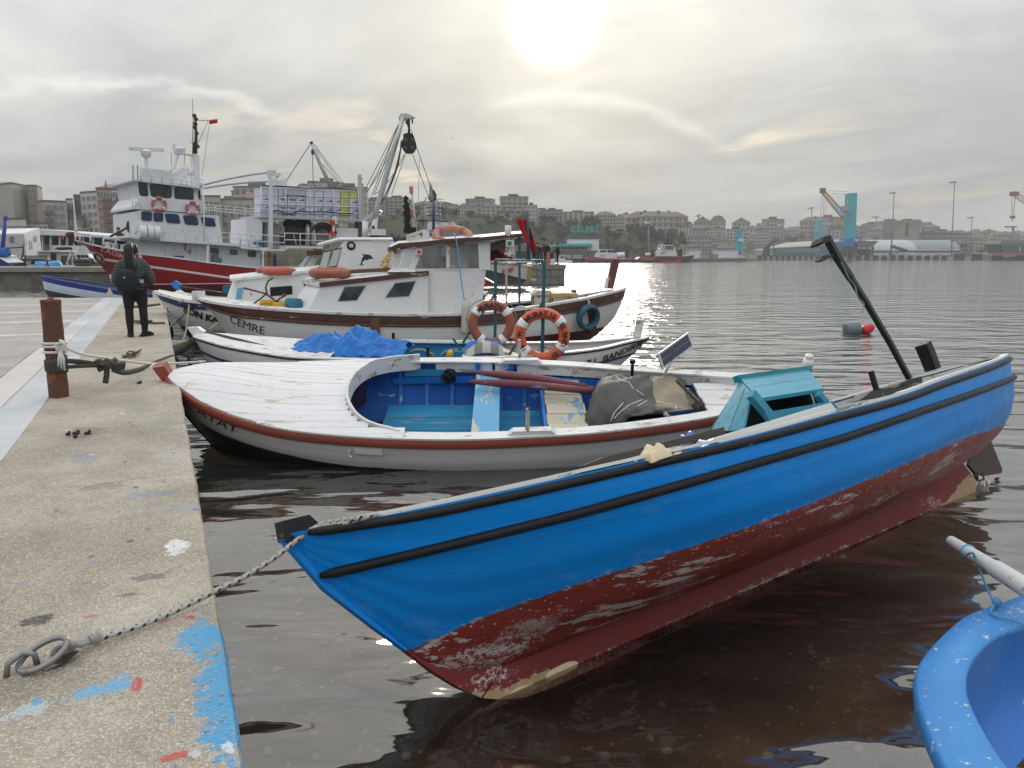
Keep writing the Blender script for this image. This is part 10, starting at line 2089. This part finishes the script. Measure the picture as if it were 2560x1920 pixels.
e1=at_z(C8(500,1355),QZ+.04);f=Frame(e1);mb=MB();[mb.torus((.02*k,.03*sin(k),.02*(k%2)),(.1*sin(k),.1,1),.10+.02*k,.022,14,5)for k in range(4)];tag(mb.build('rope_coil',PT('dirty_tan_rope',(.22,.17,.13),.9,.3,bmp=.4,bsc=60),frame=f,smooth=True),'small coil of dirty rope behind the standing person','rope')
rpT('mooring_line','dark rope from the coil up to the navy-striped bow',[e1,aD(C8(640,1320),19.0),aD(C8(740,1255),20.0),aD(C8(840,1190),21)],.025,PT('red_brown_rope',(.13,.075,.06),.9,.2),'rope',4)
rpT('mooring_line','thin rope lying on the quay beyond the coil',[at_z(C8(640,1350),QZ+.03),at_z(C8(700,1370),QZ+.03),at_z(C8(770,1368),QZ+.03),at_z(C8(840,1368),QZ+.03)],.02,ROPE_DARK,'rope',4)
rpT('mooring_line','far thin rope lying across the quay near its end',[at_z(C8(280,1150),QZ+.03),at_z(C8(480,1140),QZ+.03),at_z(C8(640,1125),QZ+.03),at_z(C8(770,1108),QZ+.03)],.03,ROPE_DARK,'rope',4)
rpT('bow_line','thin wire hanging from the navy-striped bow to the water',[aD(C8(770,960),21),aD(C8(810,1080),21),aD(C8(870,1220),20.8),aD(C8(940,1330),20.5)],.014,WIRE,'line',4)
f=Frame(aD(C8(865,1410),19.3));tr=TG('tyre_fender','old grey tyre hung against the quay edge under the navy-striped bow','tyre',f);mb=MB();mb.torus((0,0,-.05),(1,.2,.2),.22,.10,18,8);mb.build('tyre',BLACK_RUB,tr,True)
wr_pts=[AF.w(p)for p in()]
rc=at_z(B4(295,950),QZ+.03);f=Frame((rc.x,rc.y,QZ));fr_=TG('mooring_ring','thick steel ring and staple set in the concrete in the foreground','ring',f)
pa_,pb_=at_z(B4(120,1010),QZ+.02),at_z(B4(440,880),QZ+.05);ax_=(pb_-pa_);Rr=ax_.length/2;cr=(pa_+pb_)/2-f.o;du=ax_.normalized();dv_=V3((-du.y,du.x,0));
mb=MB();L=[cr+du*(Rr*cos(t))+dv_*(Rr*.62*sin(t))+V3((0,0,.012+.02*sin(t)+.012*cos(t)))for t in[2*pi*k/40 for k in range(40)]];L.append(L[0]);mb.tube(L,.0105,12,cap=False)
STEEL=PT('worn_grey_steel',(.24,.24,.245),.38,.15,(.12,.10,.085),.25,9,metal=.55,bmp=.2);mb.build('ring',STEEL,fr_,True)
mb=MB();s0=pa_-f.o;mb.tube([s0+V3((-.035,-.01,-.02)),s0+V3((-.03,.0,.02)),s0+du*.015+dv_*.01+V3((0,0,.042)),s0+du*.05+dv_*.015+V3((0,0,.02)),s0+du*.055+dv_*.01+V3((0,0,-.02))],.0105,10);mb.build('staple',STEEL,fr_,True)
mb=MB();mb.add([(cr+du*(a*1.35*Rr)+dv_*(b_*.55*Rr)+V3((0,0,.0015-cr.z)))for a,b_ in[(cos(t)*(1+.15*sin(3*t)),sin(t)*(1+.2*cos(2*t)))for t in[2*pi*k/24 for k in range(24)]]],[tuple(range(24))]);mb.build('puddle',glass('puddle_water',(.045,.036,.026),.03),fr_,fix=False)
def braided():
 m,nt,b=newmat('braided_grey_rope');uv=nd(nt,'ShaderNodeUVMap');w=nd(nt,'ShaderNodeSeparateXYZ');lk(nt,uv.outputs[0],w.inputs[0])
 a=mth(nt,'FRACT',mth(nt,'ADD',mth(nt,'MULTIPLY',w.outputs[0],22.0),mth(nt,'MULTIPLY',w.outputs[1],2.0)))
 d=mth(nt,'FRACT',mth(nt,'SUBTRACT',mth(nt,'MULTIPLY',w.outputs[0],22.0),mth(nt,'MULTIPLY',w.outputs[1],2.0)))
 k=mth(nt,'MULTIPLY',mth(nt,'LESS_THAN',a,.36),mth(nt,'LESS_THAN',d,.5))
 c=mixc(nt,k,(.40,.385,.36),(.02,.02,.022));lk(nt,c,b.inputs['Base Color']);b.inputs['Roughness'].default_value=.85
 bump(nt,b,mth(nt,'ADD',mth(nt,'ABSOLUTE',mth(nt,'SUBTRACT',a,.5)),mth(nt,'ABSOLUTE',mth(nt,'SUBTRACT',d,.5))),.6,.004);return m
BRAID=braided()
def braid_rope(mb,P,r,n=10):
 b0=len(mb.v);mb.tube(P,r,n,cap=False);mb.uv=(mb.uv or[])+[None]*(b0-len(mb.uv or[]));acc=0
 for i in range(len(P)):
  if i:acc+=(P[i]-P[i-1]).length
  for k in range(n):mb.uv.append((acc,k/n))
knot1,knot2=at_z(B4(420,872),QZ+.035),at_z(B4(620,828),QZ+.025)
edge_p=at_z(B4(1400,510),QZ+.045)
stem_p=BF.w(BF.on_y(B5(205,320),-.075));top_p=BF.w(BF.on_y(B5(345,225),-.10));in_p=BF.w(BF.on_y(B5(600,178),-.33)+V3((0,.0,.0)))
f=Frame(knot2);mb=MB();braid_rope(mb,[p-f.o for p in smL([knot2,at_z(B4(900,740),QZ+.02),at_z(B4(1150,635),QZ+.025),edge_p,edge_p.lerp(stem_p,.3)-V3((0,0,.015)),edge_p.lerp(stem_p,.7)-V3((0,0,.015)),stem_p,top_p,BF.w(BF.on_y(B5(470,193),-.2)),in_p],8)],.0115)
braid_rope(mb,[p-f.o for p in smL([BF.w(BF.on_y(B5(300,245),-.09)),BF.w(BF.on_y(B5(420,222),-.16)),BF.w(BF.on_y(B5(520,205),-.25)),in_p+V3((.1,.03,.0))],6)],.0115)
mrp=mb.build('mooring_rope',BRAID,frame=f,smooth=True);tag(mrp,'grey and black braided rope from the foreground ring to the blue bow','rope')
mb=MB()
for k in range(5):mb.torus(V3((.006*k-.012,.004*k,.004)),(edge_p-knot2)+V3((0,.1*sin(k),.1*cos(k))),.014+.003*(k%2),.007,14,6)
mb.build('knot',ROPE_GREY,mrp,True)['kind']='stuff'
mb=MB();kd=knot1-f.o
for k in range(5):mb.torus(kd+du*(.010*k-.025)+V3((0,0,-.008)),dv_*.9+du*(.3*k-.5)+V3((0,0,.1)),.017+.002*(k%2),.0065,16,6)
mb.tube([kd+du*.02,kd.lerp(V3(),.5)+V3((0,0,.004)),V3()],.0105,8);mb.tube([kd+du*.03-dv_*.012,kd.lerp(V3(),.5)+V3((.004,-.012,-.002)),V3((-.01,-.005,0))],.0105,8);mb.build('hitch',ROPE_GREY,mrp,True)['kind']='stuff'
for i,(u,v,s)in enumerate(((470,1010,.02),(525,1003,.03),(520,1028,.018),(605,1003,.028),(962,655,.03))):
 p=at_z(B3(u,v),QZ+.012);f=Frame(p);mb=MB();mb.ball((0,0,0),s,s*.5,.014,7,5);mb.ball((s*.5,s*.2,.012),s*.5,s*.4,.014,6,4);tag(mb.build('dark_scrap',PT('dark_fig_skin',(.03,.015,.02),.6,.2),frame=f,smooth=True),'small dark scrap lying on the concrete, %s'%('left of a little group','the tallest of a little group','nearest of a little group','right of a little group','alone near the white bow')[i],'scrap','dark scraps on the quay')
for i in range(90):
 pass
g=MB();rp_=random.Random(17)
for i in range(1500):
 y=1.9+rp_.random()**1.7*5.5;x=rp_.uniform(-1.05,QX-.03);r=rp_.choice((.0015,.002,.002,.003,.004));g.ball((x,y,QZ+r*.2),r*rp_.uniform(.8,1.6),r*rp_.uniform(.8,1.4),r*.6,5,3)
tag(g.build('grit',PT('loose_grit',(.42,.37,.29),.85,.4),smooth=True),'loose grit on the concrete',kind='stuff')
hz_m=bpy.data.materials.new('haze');hz_m.use_nodes=True;nt=hz_m.node_tree;nt.nodes.clear();ho=nd(nt,'ShaderNodeOutputMaterial');pv=nd(nt,'ShaderNodeVolumePrincipled')
pv.inputs['Color'].default_value=(.86,.88,.90,1);pv.inputs['Density'].default_value=.00050;lk(nt,pv.outputs[0],ho.inputs['Volume'])
mb=MB();mb.box(-2600,2700,-400,3200,-7,75);hz=mb.build('haze',hz_m);tag(hz,kind='stuff')
